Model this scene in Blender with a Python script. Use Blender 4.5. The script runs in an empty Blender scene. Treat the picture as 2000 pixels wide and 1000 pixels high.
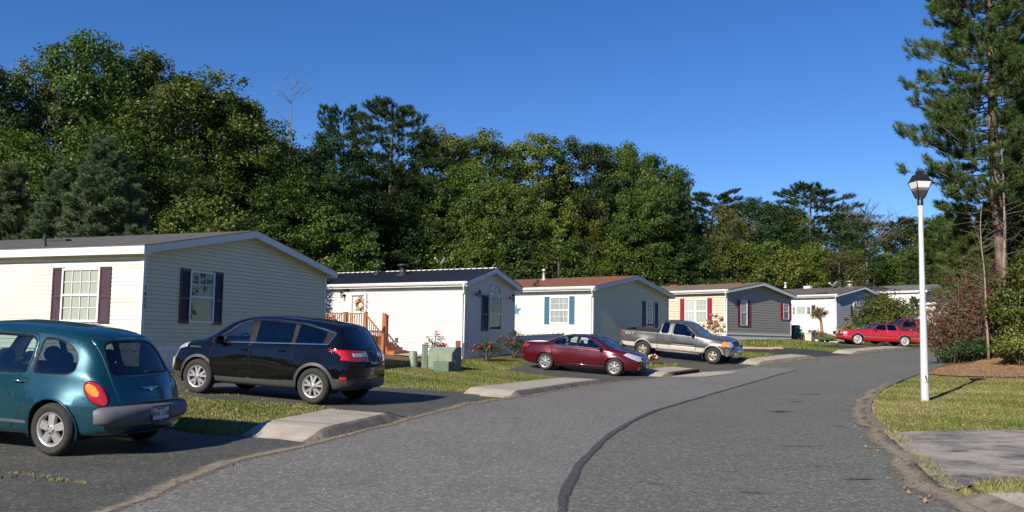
import bpy, bmesh, math, random
import numpy as np
from mathutils import Vector, Matrix
from mathutils.geometry import delaunay_2d_cdt
sc = bpy.context.scene
COL = sc.collection
R = math.radians
# ------------------------------------------------------------------ camera
F = 1731.; CY = 530.; PIT = R(4.48); ROL = R(.92); CAMZ = 1.5
fw = np.array([0, math.cos(PIT), math.sin(PIT)]); up0 = np.array([0, -math.sin(PIT), math.cos(PIT)]); rt0 = np.array([1., 0, 0])
rt = math.cos(ROL)*rt0+math.sin(ROL)*up0; up = math.cos(ROL)*up0-math.sin(ROL)*rt0
cd = bpy.data.cameras.new('camera'); cam = bpy.data.objects.new('camera', cd); COL.objects.link(cam)
cd.sensor_width = 36; cd.lens = F/2000*36; cd.shift_y = (CY-500)/2000; cd.clip_end = 2000; cd.clip_start = .1
m = Matrix((rt, up, -fw)).transposed().to_4x4(); m.translation = (0, 0, CAMZ); cam.matrix_world = m
sc.camera = cam
# ------------------------------------------------------------------ light
SUN_AZ = math.atan2(-.818, -.575); SUN_EL = R(29.5)
sdir = Vector((math.cos(SUN_AZ)*math.cos(SUN_EL), math.sin(SUN_AZ)*math.cos(SUN_EL), math.sin(SUN_EL)))
sl = bpy.data.lights.new('sun', 'SUN'); sl.energy = 4.6; sl.angle = R(.53); sl.color = (1, .91, .77)
so = bpy.data.objects.new('sun', sl); COL.objects.link(so); so.rotation_euler = (-sdir).to_track_quat('-Z', 'Y').to_euler()
W = bpy.data.worlds.new('World'); sc.world = W; W.use_nodes = True
nt = W.node_tree; bg = nt.nodes['Background']
sky = nt.nodes.new('ShaderNodeTexSky'); sky.sky_type = 'NISHITA'; sky.sun_disc = False
sky.sun_elevation = SUN_EL; sky.sun_rotation = math.atan2(sdir.x, sdir.y); sky.altitude = 0
sky.air_density = .8; sky.dust_density = 0.; sky.ozone_density = 3.5
hs = nt.nodes.new('ShaderNodeHueSaturation'); hs.inputs['Saturation'].default_value = 1.25; hs.inputs['Hue'].default_value = .511; hs.inputs['Value'].default_value = 1.0
nt.links.new(sky.outputs[0], hs.inputs['Color']); nt.links.new(hs.outputs[0], bg.inputs[0]); bg.inputs[1].default_value = .09
sc.view_settings.view_transform = 'Standard'; sc.view_settings.look = 'None'; sc.view_settings.gamma = 1
sc.view_settings.exposure = 0.6
sc.cycles.max_bounces = 6; sc.cycles.transparent_max_bounces = 12; sc.cycles.caustics_reflective = False; sc.cycles.caustics_refractive = False
# ------------------------------------------------------------------ terrain height
CP = np.array([(0,0,-1.5),(-5.4,10.3,-1.42),(-3.7,16.3,-1.25),(-6.2,17.3,-1.08),(3.8,33.2,-1.3),(1.27,34.4,-1.15),(8.8,39.5,-1.03),(6.,41.,-.68),(27,56,0.),(22,57,.1),(-1.9,36.8,-.81),(-9.2,22,-1.0),
(4,42.4,-.55),(12.9,52.8,.2),(18.8,59,.4),(24.3,66,.25),(8.7,18.8,-1.15),(14,26.5,-.86),(20,34,-.45),(5.4,9.9,-1.27),(40,90,1.),(-30,60,.2),(-40,20,-.6),(60,60,.9),(0,70,.6),(30,10,-1.),(0,-15,-1.6),(20,100,1.5),(-30,-10,-1.4),(40,-10,-1.2),(7,19,-1.27),(3,20,-1.33)], float)
def _U(r):
    r = np.maximum(r, 1e-9); return r*r*np.log(r)
_n = len(CP); _A = np.zeros((_n+3, _n+3)); _A[:_n, :_n] = _U(np.hypot(CP[:, None, 0]-CP[None, :, 0], CP[:, None, 1]-CP[None, :, 1]))+np.eye(_n)*8
_A[:_n, _n] = 1; _A[:_n, _n+1] = CP[:, 0]; _A[:_n, _n+2] = CP[:, 1]; _A[_n:, :_n] = _A[:_n, _n:].T
SOL = np.linalg.solve(_A, np.concatenate([CP[:, 2]+CAMZ, [0, 0, 0]]))
def H(x, y):
    xx = np.clip(np.asarray(x, float), -70, 90); yy = np.clip(np.asarray(y, float), -30, 130)
    r = np.hypot(xx[..., None]-CP[:, 0], yy[..., None]-CP[:, 1])
    return _U(r)@SOL[:_n]+SOL[_n]+SOL[_n+1]*xx+SOL[_n+2]*yy+.5*np.exp(-((xx-19.6)**2+(yy-31.2)**2)/11.5)
def ray(px, py):
    d = fw*F+rt*(px-1000)+up*(CY-py); return d/d[1]
def G(px, py, off=0):
    "point of the ground seen at a photograph pixel"
    d = ray(px, py); t = np.linspace(2, 140, 1400); P = t[:, None]*d
    g = P[:, 2]+CAMZ-H(P[:, 0], P[:, 1])-off; i = int(np.argmax(g < 0)); a, b = t[i-1], t[i]
    for _ in range(30):
        mm = (a+b)/2; p = mm*d
        if p[2]+CAMZ-float(H(p[0], p[1]))-off < 0: b = mm
        else: a = mm
    p = a*d; return (float(p[0]), float(p[1]))
def hz(x, y): return float(H(x, y))
def AT(px, py, Y):
    d = ray(px, py); return Vector((d[0]*Y, Y, d[2]*Y+CAMZ))
# ------------------------------------------------------------------ materials
MATS = {}
class NB:
    def __init__(s, name):
        s.m = bpy.data.materials.new(name); s.m.use_nodes = True; s.t = s.m.node_tree; s.n = s.t.nodes
        s.bs = s.n['Principled BSDF']; s.out = s.n['Material Output']; s.co = None
    def N(s, typ, **k):
        n = s.n.new(typ)
        for a, b in k.items(): setattr(n, a, b)
        return n
    def L(s, a, b): s.t.links.new(a, b)
    def coord(s, kind='Object'):
        c = s.N('ShaderNodeTexCoord'); return c.outputs[kind]
    def noise(s, scale, detail=4, rough=.55, vec=None, sc3=None, dist=0):
        n = s.N('ShaderNodeTexNoise'); n.inputs['Scale'].default_value = scale; n.inputs['Detail'].default_value = detail
        n.inputs['Roughness'].default_value = rough; n.inputs['Distortion'].default_value = dist
        v = vec or s.coord()
        if sc3:
            mp = s.N('ShaderNodeMapping'); mp.inputs['Scale'].default_value = sc3; s.L(v, mp.inputs[0]); v = mp.outputs[0]
        s.L(v, n.inputs['Vector']); return n.outputs['Fac']
    def ramp(s, fac, stops):
        r = s.N('ShaderNodeValToRGB'); e = r.color_ramp.elements
        e[0].position, e[1].position = stops[0][0], stops[-1][0]
        for p, c in stops[1:-1]: e.new(p)
        for i, (p, c) in enumerate(stops):
            e[i].position = p; e[i].color = (c, c, c, 1) if isinstance(c, (int, float)) else (*c, 1)
        s.L(fac, r.inputs[0]); return r.outputs[0]
    def mix(s, fac, a, b, mode='MIX'):
        n = s.N('ShaderNodeMix', data_type='RGBA', blend_type=mode)
        for v, i in ((fac, 0), (a, 6), (b, 7)):
            if hasattr(v, 'is_linked'): s.L(v, n.inputs[i])
            else: n.inputs[i].default_value = v if i == 0 else (*v, 1)
        return n.outputs[2]
    def base(s, c):
        if hasattr(c, 'is_linked'): s.L(c, s.bs.inputs['Base Color'])
        else: s.bs.inputs['Base Color'].default_value = (*c, 1)
    def bump(s, h, strength, dist=.01):
        b = s.N('ShaderNodeBump'); b.inputs['Strength'].default_value = strength; b.inputs['Distance'].default_value = dist
        s.L(h, b.inputs['Height']); s.L(b.outputs[0], s.bs.inputs['Normal'])
    def set(s, **k):
        for a, b in k.items(): s.bs.inputs[a.replace('_', ' ')].default_value = b
def M(name, col=(.5, .5, .5), rough=.6, metal=0, vary=.12, scale=8, coat=0, spec=.5, bump=0, stretch=None):
    if name in MATS: return MATS[name]
    b = NB(name)
    if vary:
        f = b.noise(scale, 5, .6, sc3=stretch)
        lo = tuple(c*(1-vary) for c in col); hi = tuple(min(1, c*(1+vary)) for c in col)
        b.base(b.ramp(f, [(.3, lo), (.7, hi)]))
        if bump: b.bump(f, bump)
    else: b.base(col)
    b.set(Roughness=rough, Metallic=metal); b.set(**{'Coat_Weight': coat, 'Specular_IOR_Level': spec}); b.set(Coat_Roughness=.03)
    MATS[name] = b.m; return b.m
def glass(name, tint, gloss_rough=.0, extra=.04):
    if name in MATS: return MATS[name]
    b = NB(name); b.n.remove(b.bs)
    tr = b.N('ShaderNodeBsdfTransparent'); tr.inputs[0].default_value = (*tint, 1)
    gl = b.N('ShaderNodeBsdfGlossy'); gl.inputs['Roughness'].default_value = gloss_rough; gl.inputs[0].default_value = (1, 1, 1, 1)
    fr = b.N('ShaderNodeLayerWeight'); fr.inputs[0].default_value = .5; pw = b.N('ShaderNodeMath', operation='POWER'); pw.inputs[1].default_value = 4.5; b.L(fr.outputs['Facing'], pw.inputs[0])
    ad = b.N('ShaderNodeMath', operation='MULTIPLY_ADD'); ad.inputs[1].default_value = .9; ad.inputs[2].default_value = .04+extra; b.L(pw.outputs[0], ad.inputs[0])
    mx = b.N('ShaderNodeMixShader'); b.L(ad.outputs[0], mx.inputs[0]); b.L(tr.outputs[0], mx.inputs[1]); b.L(gl.outputs[0], mx.inputs[2])
    b.L(mx.outputs[0], b.out.inputs[0]); MATS[name] = b.m; return b.m
# ------------------------------------------------------------------ object helpers
def link(name, me, parent=None, mat=None, smooth=False):
    if mat is not None:
        for mm in (mat if isinstance(mat, (list, tuple)) else [mat]): me.materials.append(mm)
    o = bpy.data.objects.new(name, me); COL.objects.link(o)
    if parent is not None: o.parent = parent
    if smooth: me.polygons.foreach_set('use_smooth', [True]*len(me.polygons))
    return o
def obj(name, bm, mat, parent=None, smooth=False, keep=False):
    me = bpy.data.meshes.new(name); bm.to_mesh(me)
    if not keep: bm.free()
    return link(name, me, parent, mat, smooth)
def npmesh(name, V, Fc, mat, parent=None, smooth=False, attr=None, cols=None):
    V = np.asarray(V, np.float32); Fc = np.asarray(Fc, np.int32); k = Fc.shape[1]
    me = bpy.data.meshes.new(name); me.vertices.add(len(V)); me.vertices.foreach_set('co', V.ravel())
    me.loops.add(Fc.size); me.loops.foreach_set('vertex_index', Fc.ravel())
    me.polygons.add(len(Fc)); me.polygons.foreach_set('loop_start', np.arange(0, Fc.size, k, dtype=np.int32))
    me.update(calc_edges=True)
    if attr is not None:
        a = me.attributes.new('rnd', 'FLOAT', 'FACE'); a.data.foreach_set('value', np.asarray(attr, np.float32))
    return link(name, me, parent, mat, smooth)
def tag(o, label=None, cat=None, group=None, kind=None):
    if label: o['label'] = label
    if cat: o['category'] = cat
    if group: o['group'] = group
    if kind: o['kind'] = kind
    return o
def thing(name, label, cat, loc=(0, 0, 0), rz=0, group=None):
    o = bpy.data.objects.new(name, None); COL.objects.link(o); o.location = loc; o.rotation_euler = (0, 0, rz); o.empty_display_size = .2
    return tag(o, label, cat, group)
def copy_tree(o, parent=None):
    c = o.copy(); COL.objects.link(c)
    if parent is not None: c.parent = parent
    for ch in list(o.children): copy_tree(ch, c)
    return c
def bx(bm, x0, x1, y0, y1, z0, z1, mi=0, bev=0):
    vs = [bm.verts.new((x, y, z)) for z in (z0, z1) for y in (y0, y1) for x in (x0, x1)]
    fs = [bm.faces.new([vs[i] for i in f]) for f in ((0, 2, 3, 1), (4, 5, 7, 6), (0, 1, 5, 4), (2, 6, 7, 3), (0, 4, 6, 2), (1, 3, 7, 5))]
    for f in fs: f.material_index = mi
    if bev:
        es = list({e for f in fs for e in f.edges}); bmesh.ops.bevel(bm, geom=es, offset=bev, segments=2, affect='EDGES', profile=.5)
    return fs
def box(name, x0, x1, y0, y1, z0, z1, mat, parent=None, bev=0):
    bm = bmesh.new(); bx(bm, x0, x1, y0, y1, z0, z1, bev=bev); return obj(name, bm, mat, parent)
def tube(bm, pts, rad, seg=8, cap=True, mi=0):
    pts = [Vector(p) for p in pts]; n = len(pts)
    rads = rad if isinstance(rad, (list, tuple)) else [rad]*n
    rings = []; prev = None
    for i, p in enumerate(pts):
        t = (pts[min(i+1, n-1)]-pts[max(i-1, 0)]).normalized()
        if prev is None:
            a = Vector((0, 0, 1)) if abs(t.z) < .9 else Vector((1, 0, 0)); u = t.cross(a).normalized()
        else: u = (prev-t*prev.dot(t)).normalized()
        prev = u; v = t.cross(u)
        rings.append([bm.verts.new(p+(u*math.cos(2*math.pi*k/seg)+v*math.sin(2*math.pi*k/seg))*rads[i]) for k in range(seg)])
    for a, b in zip(rings, rings[1:]):
        for k in range(seg):
            f = bm.faces.new((a[k], a[(k+1) % seg], b[(k+1) % seg], b[k])); f.smooth = True; f.material_index = mi
    if cap:
        for r_ in (rings[0][::-1], rings[-1]):
            f = bm.faces.new(r_); f.material_index = mi
def lathe(bm, prof, seg=24, axis='z', mi=0, c=(0, 0, 0), smooth=True):
    "prof: list of (r, h)"
    rings = []
    for r_, h in prof:
        ring = []
        for k in range(seg):
            a = 2*math.pi*k/seg; x, y = r_*math.cos(a), r_*math.sin(a)
            p = (x, y, h) if axis == 'z' else (x, h, y) if axis == 'y' else (h, x, y)
            ring.append(bm.verts.new((p[0]+c[0], p[1]+c[1], p[2]+c[2])))
        rings.append(ring)
    for a, b in zip(rings, rings[1:]):
        for k in range(seg):
            f = bm.faces.new((a[k], a[(k+1) % seg], b[(k+1) % seg], b[k])); f.smooth = smooth; f.material_index = mi
    return rings
def text(name, body, size, mat, parent, loc, rot, depth=.002, sx=1):
    cu = bpy.data.curves.new(name, 'FONT'); cu.body = body; cu.size = size; cu.extrude = depth; cu.align_x = 'CENTER'; cu.align_y = 'CENTER'
    cu.resolution_u = 3; tmp = bpy.data.objects.new(name, cu); COL.objects.link(tmp); dg = bpy.context.evaluated_depsgraph_get(); me = bpy.data.meshes.new_from_object(tmp.evaluated_get(dg)); bpy.data.objects.remove(tmp)
    me.materials.clear(); o = link(name, me, parent, mat); o.location = loc; o.rotation_euler = rot; o.scale = (sx, 1, 1); return o
# ------------------------------------------------------------------ ground
def m_grass_ground():
    b = NB('lawn_soil'); co = b.coord()
    n1 = b.noise(.35, 5, .6, co); n2 = b.noise(9, 6, .7, co); n3 = b.noise(60, 3, .7, co)
    c1 = b.ramp(n2, [(.25, (.08, .10, .022)), (.5, (.14, .15, .036)), (.75, (.22, .19, .07))])
    c2 = b.ramp(n3, [(.3, (.06, .07, .02)), (.55, (.15, .15, .05)), (.8, (.28, .24, .10))])
    c = b.mix(.5, c1, c2); dry = b.ramp(n1, [(.42, 0), (.58, .9)])
    c = b.mix(dry, c, b.ramp(n3, [(.3, (.07, .055, .02)), (.7, (.2, .14, .06))]))
    b.base(c); b.set(Roughness=.95, Specular_IOR_Level=.1); b.bump(n3, .5, .03); return b.m
def m_asphalt(name, lo, mid, hi, tint_var=.15, patch=.5):
    b = NB(name); co = b.coord()
    v = b.N('ShaderNodeTexVoronoi'); v.inputs['Scale'].default_value = 48; b.L(co, v.inputs['Vector'])
    sep = b.N('ShaderNodeSeparateColor'); b.L(v.outputs['Color'], sep.inputs[0])
    v2 = b.N('ShaderNodeTexVoronoi'); v2.inputs['Scale'].default_value = 38; b.L(co, v2.inputs['Vector']); sp2 = b.N('ShaderNodeSeparateColor'); b.L(v2.outputs['Color'], sp2.inputs[0])
    c = b.ramp(sep.outputs[0], [(0, lo), (.45, mid), (.8, mid), (1, hi)]); c = b.mix(.45, c, b.ramp(sp2.outputs[0], [(0, tuple(q*.6 for q in lo)), (.4, mid), (.78, mid), (.9, hi), (1, tuple(q*1.5 for q in hi))]))
    n = b.noise(110, 3, .7, co); c = b.mix(.4, c, b.ramp(n, [(.35, lo), (.65, hi)]))
    n2 = b.noise(patch, 6, .65, co); c = b.mix(1., c, b.ramp(n2, [(.3, 1-tint_var), (.7, 1+tint_var*.0+.0)]), 'MULTIPLY')
    n4 = b.noise(14, 4, .6, co); c = b.mix(.5, c, b.ramp(n4, [(.35, .75), (.6, 1.)]), 'MULTIPLY')
    b.base(c); b.set(Roughness=.88, Specular_IOR_Level=.3); b.bump(sep.outputs[0], .5, .006); return b.m
M_ASPH_L = m_asphalt('worn_light_asphalt', (.053, .051, .046), (.136, .130, .119), (.44, .43, .40))
M_ASPH_D = m_asphalt('road_asphalt', (.039, .041, .035), (.098, .101, .088), (.36, .37, .32))
M_DRIVE = m_asphalt('driveway_asphalt', (.022, .024, .022), (.06, .062, .058), (.24, .24, .21), .3, .8)
M_DRIVE_BLK = m_asphalt('fresh_driveway_asphalt', (.014, .015, .018), (.035, .037, .042), (.12, .12, .12))
M_SEAM = m_asphalt('tar_seam', (.032, .032, .032), (.062, .062, .062), (.16, .16, .16))
def m_oldpave():
    b = NB('old_worn_paving'); co = b.coord()
    v = b.noise(90, 3, .8, co); n1 = b.noise(1.3, 7, .75, co, sc3=(.8, 1.05, 1))
    c = b.mix(b.ramp(n1, [(.40, 0), (.58, 1)]), b.ramp(v, [(.3, (.045, .045, .05)), (.7, (.15, .145, .14))]), b.ramp(v, [(.3, (.22, .195, .16)), (.7, (.56, .50, .42))]))
    b.base(c); b.set(Roughness=.95); b.bump(v, .6, .02); return b.m
M_OLD = m_oldpave()
def m_concrete():
    b = NB('sidewalk_concrete'); co = b.coord()
    n = b.noise(2.2, 6, .65, co); n2 = b.noise(70, 3, .7, co)
    c = b.ramp(n, [(.3, (.34, .295, .235)), (.7, (.50, .445, .37))]); c = b.mix(.55, c, b.ramp(n2, [(.3, .62), (.7, 1.)]), 'MULTIPLY')
    b.base(c); b.set(Roughness=.9); b.bump(n2, .3, .006); return b.m
M_CONC = m_concrete()
def m_kerb():
    b = NB('kerb_face_concrete'); co = b.coord()
    n = b.noise(3.5, 6, .75, co); n2 = b.noise(40, 4, .7, co)
    c = b.ramp(n, [(.3, (.09, .075, .058)), (.55, (.22, .185, .145)), (.8, (.38, .33, .27))]); c = b.mix(.6, c, b.ramp(n2, [(.3, .55), (.7, 1.)]), 'MULTIPLY')
    b.base(c); b.set(Roughness=.92); b.bump(n2, .5, .012); return b.m
M_KERB = m_kerb()
def m_litter(name, cols):
    b = NB(name); co = b.coord()
    v = b.N('ShaderNodeTexVoronoi'); v.inputs['Scale'].default_value = 16; b.L(co, v.inputs['Vector'])
    sep = b.N('ShaderNodeSeparateColor'); b.L(v.outputs['Color'], sep.inputs[0])
    n = b.noise(45, 4, .7, co); c = b.mix(.5, b.ramp(sep.outputs[0], [(0, cols[0]), (.5, cols[1]), (1, cols[2])]), b.ramp(n, [(.3, cols[0]), (.7, cols[2])]))
    b.base(c); b.set(Roughness=.95); b.bump(sep.outputs[0], .6, .03); return b.m
M_LITTER = m_litter('leaf_litter_bed', ((.13, .07, .035), (.27, .15, .07), (.44, .27, .14)))
M_GRIT = m_litter('sandy_gutter_grit', ((.14, .12, .09), (.225, .19, .14), (.33, .27, .185)))

def grid_ground():
    def ax(a, b, fine0, fine1, st):
        v = list(np.arange(fine0, fine1, st)); s = st; x = fine1
        while x < b: v.append(x); s *= 1.25; x += s
        v.append(b); s = st; x = fine0-st
        while x > a: v.insert(0, x); s *= 1.25; x -= s
        v.insert(0, a); return np.array(v)
    xs = ax(-600, 700, -16, 40, .5); ys = ax(-120, 900, 1, 75, .5)
    X, Y = np.meshgrid(xs, ys); Z = H(X, Y)
    V = np.stack([X, Y, Z], -1).reshape(-1, 3); nx = len(xs); i = np.arange((len(ys)-1)*(nx)).reshape(-1, nx)[:, :-1].ravel()
    Fc = np.stack([i, i+1, i+nx+1, i+nx], 1)
    tag(npmesh('ground', V, Fc, m_grass_ground(), smooth=True), kind='structure')
grid_ground()
def sheet(name, poly, off, mat, step=.5, kind='structure', wob=0, seed=1, skirt=.06):
    rnd = random.Random(seed); pts = []
    n = len(poly)
    for i in range(n):
        a = Vector(poly[i]); b = Vector(poly[(i+1) % n]); k = max(1, int((b-a).length/step))
        for j in range(k):
            p = a.lerp(b, j/k)
            if wob and 0 < j: p += Vector((rnd.uniform(-wob, wob), rnd.uniform(-wob, wob)))
            pts.append(p)
    nb = len(pts); xs = [p.x for p in pts]; ys = [p.y for p in pts]
    y = min(ys)+step*.5
    while y < max(ys):
        cr = sorted(pts[i].x+(y-pts[i].y)/(pts[(i+1) % nb].y-pts[i].y)*(pts[(i+1) % nb].x-pts[i].x) for i in range(nb) if (pts[i].y > y) != (pts[(i+1) % nb].y > y))
        for a, b in zip(cr[::2], cr[1::2]):
            x = a+step*.45
            while x < b-step*.4: pts.append(Vector((x, y))); x += step
        y += step
    vs, es, fs, *_ = delaunay_2d_cdt(pts, [(i, (i+1) % nb) for i in range(nb)], [], 1, 1e-5)
    A = np.array([(v.x, v.y) for v in vs]); Z = H(A[:, 0], A[:, 1])+off
    bm = bmesh.new(); bv = [bm.verts.new((A[i, 0], A[i, 1], Z[i])) for i in range(len(A))]
    for f in fs:
        try: bm.faces.new([bv[i] for i in f])
        except ValueError: pass
    bmesh.ops.recalc_face_normals(bm, faces=bm.faces)
    if bm.faces and sum(f.normal.z for f in bm.faces) < 0: bmesh.ops.reverse_faces(bm, faces=bm.faces)
    o = obj(name, bm, mat, smooth=True); tag(o, kind=kind); return o
def px(*pl): return [G(*p) for p in pl]
LEFT = [(-3.3, -20)]+px((200, 1000), (330, 945), (480, 893), (620, 865), (805, 817), (930, 785), (1010, 778), (1175, 748), (1300, 737), (1375, 726), (1440, 722), (1480, 713), (1600, 699), (1690, 691), (1790, 683))+[(28.2, 57), (33, 64), (40, 73)]
RIGHT = [(2.2, -20)]+px((1890, 1000), (1800, 930), (1730, 850), (1690, 820), (1688, 795), (1700, 775), (1740, 750), (1800, 728), (1840, 716))+[(20.5, 39), (27, 47), (35, 56.5), (46, 68)]
SEAM = px((1085, 1000), (1110, 950), (1140, 900), (1185, 855), (1260, 810), (1340, 785), (1500, 737))
def smooth2(pl, k=2):
    for _ in range(k):
        q = [pl[0]]
        for a, b in zip(pl, pl[1:]): q += [(a[0]*.75+b[0]*.25, a[1]*.75+b[1]*.25), (a[0]*.25+b[0]*.75, a[1]*.25+b[1]*.75)]
        pl = q+[pl[-1]]
    return pl
LEFT = smooth2(LEFT); RIGHT = smooth2(RIGHT); SEAM = smooth2([(.3, -20)]+SEAM+[G(1560, 722)])
class PL:
    def __init__(s, pl):
        s.p = [Vector(q) for q in pl]; s.s = [0]
        for a, b in zip(s.p, s.p[1:]): s.s.append(s.s[-1]+(b-a).length)
    def at(s, t):
        i = max(0, min(len(s.p)-2, int(np.searchsorted(s.s, t))-1)); u = (t-s.s[i])/max(1e-6, s.s[i+1]-s.s[i]); d = (s.p[i+1]-s.p[i]).normalized()
        return s.p[i].lerp(s.p[i+1], u), Vector((-d.y, d.x))
    def near(s, q):
        q = Vector(q); best = (9e9, 0)
        for i, (a, b) in enumerate(zip(s.p, s.p[1:])):
            d = b-a; u = max(0, min(1, (q-a).dot(d)/max(1e-9, d.dot(d)))); e = (a+d*u-q).length
            if e < best[0]: best = (e, s.s[i]+u*d.length)
        return best[1]
PLL = PL(LEFT); PLR = PL(RIGHT)
sheet('road', LEFT+RIGHT[::-1], .012, M_ASPH_D, .6)
sR = [i for i, p in enumerate(LEFT)]
e_i = min(range(len(LEFT)), key=lambda i: (Vector(LEFT[i])-Vector(G(1480, 713))).length)
sheet('road_surface', [(p[0]+.02, p[1]) for p in LEFT[:e_i]]+SEAM[::-1], .018, M_ASPH_L, .6, wob=.012)
def soft(mat, name, thr=.5, scale=22, width=.5):
    "same surface, breaking up towards the edge of the strip"
    m2 = mat.copy(); m2.name = name; t = m2.node_tree; N = t.nodes; out = N['Material Output']; src = out.inputs[0].links[0].from_socket
    at = N.new('ShaderNodeAttribute'); at.attribute_name = 'edge'; co = N.new('ShaderNodeTexCoord'); no = N.new('ShaderNodeTexNoise'); no.inputs['Scale'].default_value = scale; no.inputs['Detail'].default_value = 6; no.inputs['Roughness'].default_value = .75; t.links.new(co.outputs['Object'], no.inputs['Vector'])
    n2 = N.new('ShaderNodeTexNoise'); n2.inputs['Scale'].default_value = 1.6; n2.inputs['Detail'].default_value = 3; t.links.new(co.outputs['Object'], n2.inputs['Vector'])
    a = N.new('ShaderNodeMath'); a.operation = 'MULTIPLY_ADD'; t.links.new(at.outputs['Fac'], a.inputs[0]); a.inputs[1].default_value = -width; t.links.new(no.outputs['Fac'], a.inputs[2])
    b = N.new('ShaderNodeMath'); b.operation = 'MULTIPLY_ADD'; t.links.new(n2.outputs['Fac'], b.inputs[0]); b.inputs[1].default_value = .5; t.links.new(a.outputs[0], b.inputs[2])
    r_ = N.new('ShaderNodeMapRange'); r_.inputs[1].default_value = thr-.13; r_.inputs[2].default_value = thr+.13; t.links.new(b.outputs[0], r_.inputs[0])
    tr = N.new('ShaderNodeBsdfTransparent'); mx = N.new('ShaderNodeMixShader'); t.links.new(r_.outputs[0], mx.inputs[0]); t.links.new(tr.outputs[0], mx.inputs[1]); t.links.new(src, mx.inputs[2]); t.links.new(mx.outputs[0], out.inputs[0]); return m2
def edged(o, vals):
    a = o.data.attributes.new('edge', 'FLOAT', 'POINT'); a.data.foreach_set('value', np.asarray(vals, np.float32)); return o
M_GRIT_S = soft(M_GRIT, 'scattered_grit', .52, 26, .6); M_SEAM_S = soft(M_SEAM, 'worn_tar_seam', .38, 14, .45); M_STAIN_S = soft(M_SEAM, 'tyre_scuff', .48, 16, .5); M_LITTER_S = soft(M_LITTER, 'scattered_leaf_litter', .4, 9, .5)
def ribbon(name, pl, w, off, mat, wob=0, step=.25, seed=3, kind='structure', ends=True):
    P = PL(pl) if not isinstance(pl, PL) else pl; rnd = random.Random(seed); n = max(2, int(P.s[-1]/step)); L_, R_ = [], []
    ph = [rnd.uniform(0, 6) for _ in range(4)]
    for i in range(n+1):
        t = P.s[-1]*i/n; p, nn = P.at(t); k = min(1, i*.25, (n-i)*.25) if ends else 1
        a = w*(.5+wob*(math.sin(t*1.7+ph[0])*.5+math.sin(t*4.1+ph[1])*.3+rnd.uniform(-.12, .12)))*max(k, .05); b = w*(.5+wob*(math.sin(t*2.3+ph[2])*.5+math.sin(t*5.3+ph[3])*.3+rnd.uniform(-.12, .12)))*max(k, .05)
        L_.append(p+nn*a); R_.append(p-nn*b)
    Cn = [(a+b)/2 for a, b in zip(L_, R_)]; A = np.array(L_+Cn+R_); Z = H(A[:, 0], A[:, 1])+off; V = np.column_stack([A, Z]); i = np.arange(n); m = n+1
    o = npmesh(name, V, np.concatenate([np.stack([i+m, i+m+1, i+1, i], 1), np.stack([i+2*m, i+2*m+1, i+m+1, i+m], 1)]), mat); edged(o, [1]*m+[0]*m+[1]*m)
    return tag(o, kind=kind)
ribbon('road_seam', [p for p in SEAM if p[1] > 5], .11, .024, M_SEAM_S, wob=.2)
def sub(P, t0, t1, off, st=.4):
    n = max(2, int(abs(t1-t0)/st)); r_ = []
    for i in range(n+1):
        p, nn = P.at(t0+(t1-t0)*i/n); r_.append(tuple(p+nn*off))
    return r_
tS = [(PLL.near(G(*a)), PLL.near(G(*b))) for a, b in (((625, 868), (808, 818)), ((1010, 778), (1178, 748)), ((1284, 737), (1385, 726)), ((1478, 714), (1604, 699)), ((1668, 693), (1800, 683)))]
# gutters: sandy grit beside the kerbs and the driveway joints
ribbon('gutter_grit', sub(PLL, PLL.near((-3.3, 6)), PLL.near(G(1290, 738)), -.06), .42, .027, M_GRIT_S, wob=.25)
ribbon('gutter_grit', sub(PLL, PLL.near(G(1440, 722)), PLL.near(G(1700, 691)), -.12), .6, .027, M_GRIT_S, wob=.3, seed=5)
ribbon('gutter_grit', sub(PLR, PLR.near((3.4, 5)), PLR.near(G(1740, 750)), .12), .55, .027, M_GRIT_S, wob=.25, seed=8)
# driveways
def onL(t, off=.0): p, nn = PLL.at(t); return tuple(p+nn*off)
u1 = Vector((-math.cos(R(22)), math.sin(R(22))))            # direction of the first driveways
def dw(name, pl, mat, off=.02, wob=.03, seed=2): return sheet(name, pl, off, mat, .5, wob=wob, seed=seed)
# (1) with the teal car
a0 = onL(PLL.near((-3.3, 4.)), -.04); a1 = onL(PLL.near(G(600, 868)), -.04)
dw('driveway', [a0]+sub(PLL, PLL.near((-3.3, 4.)), PLL.near(G(600, 868)), -.04)[1:-1]+[a1, G(512, 856), G(400, 851), G(300, 838), (-10.2, 15.2), (-14, 17.2), (-15.5, 11.5), (-9, 4)], M_DRIVE)
# (2) with the black SUV
dw('driveway', sub(PLL, PLL.near(G(795, 819)), PLL.near(G(940, 784)), -.04)+[G(930, 770), G(850, 763), G(745, 757), (-5.6, 20.6), (-9.2, 20.9), (-9.4, 19.2), G(345, 775), G(420, 781), G(520, 788), G(600, 794), G(672, 802), G(760, 808)], M_DRIVE, seed=5)
# (3) with the maroon sedan
dw('driveway', sub(PLL, PLL.near(G(1168, 749)), PLL.near(G(1292, 738)), -.04)+[G(1262, 716), (4.2, 38.5), (2.4, 40.2), (.6, 42.5), (-1.2, 41.2), (1.0, 38.3), G(985, 724), G(1080, 737), G(1110, 741)], M_DRIVE, seed=7)
# (4) with the pickup
dw('driveway', sub(PLL, PLL.near(G(1380, 726)), PLL.near(G(1484, 714)), -.04)+[G(1462, 704), G(1420, 700), (8.6, 45), (6., 47.5), (4.4, 44.5), (5.5, 42.2), G(1290, 709), G(1330, 714)], M_DRIVE, seed=9)
# (5) freshly sealed
dw('driveway', sub(PLL, PLL.near(G(1600, 699)), PLL.near(G(1672, 692)), -.04)+[G(1600, 684), G(1530, 680), G(1450, 680), G(1452, 686), G(1500, 690), G(1560, 695)], M_DRIVE_BLK, seed=11)
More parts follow.
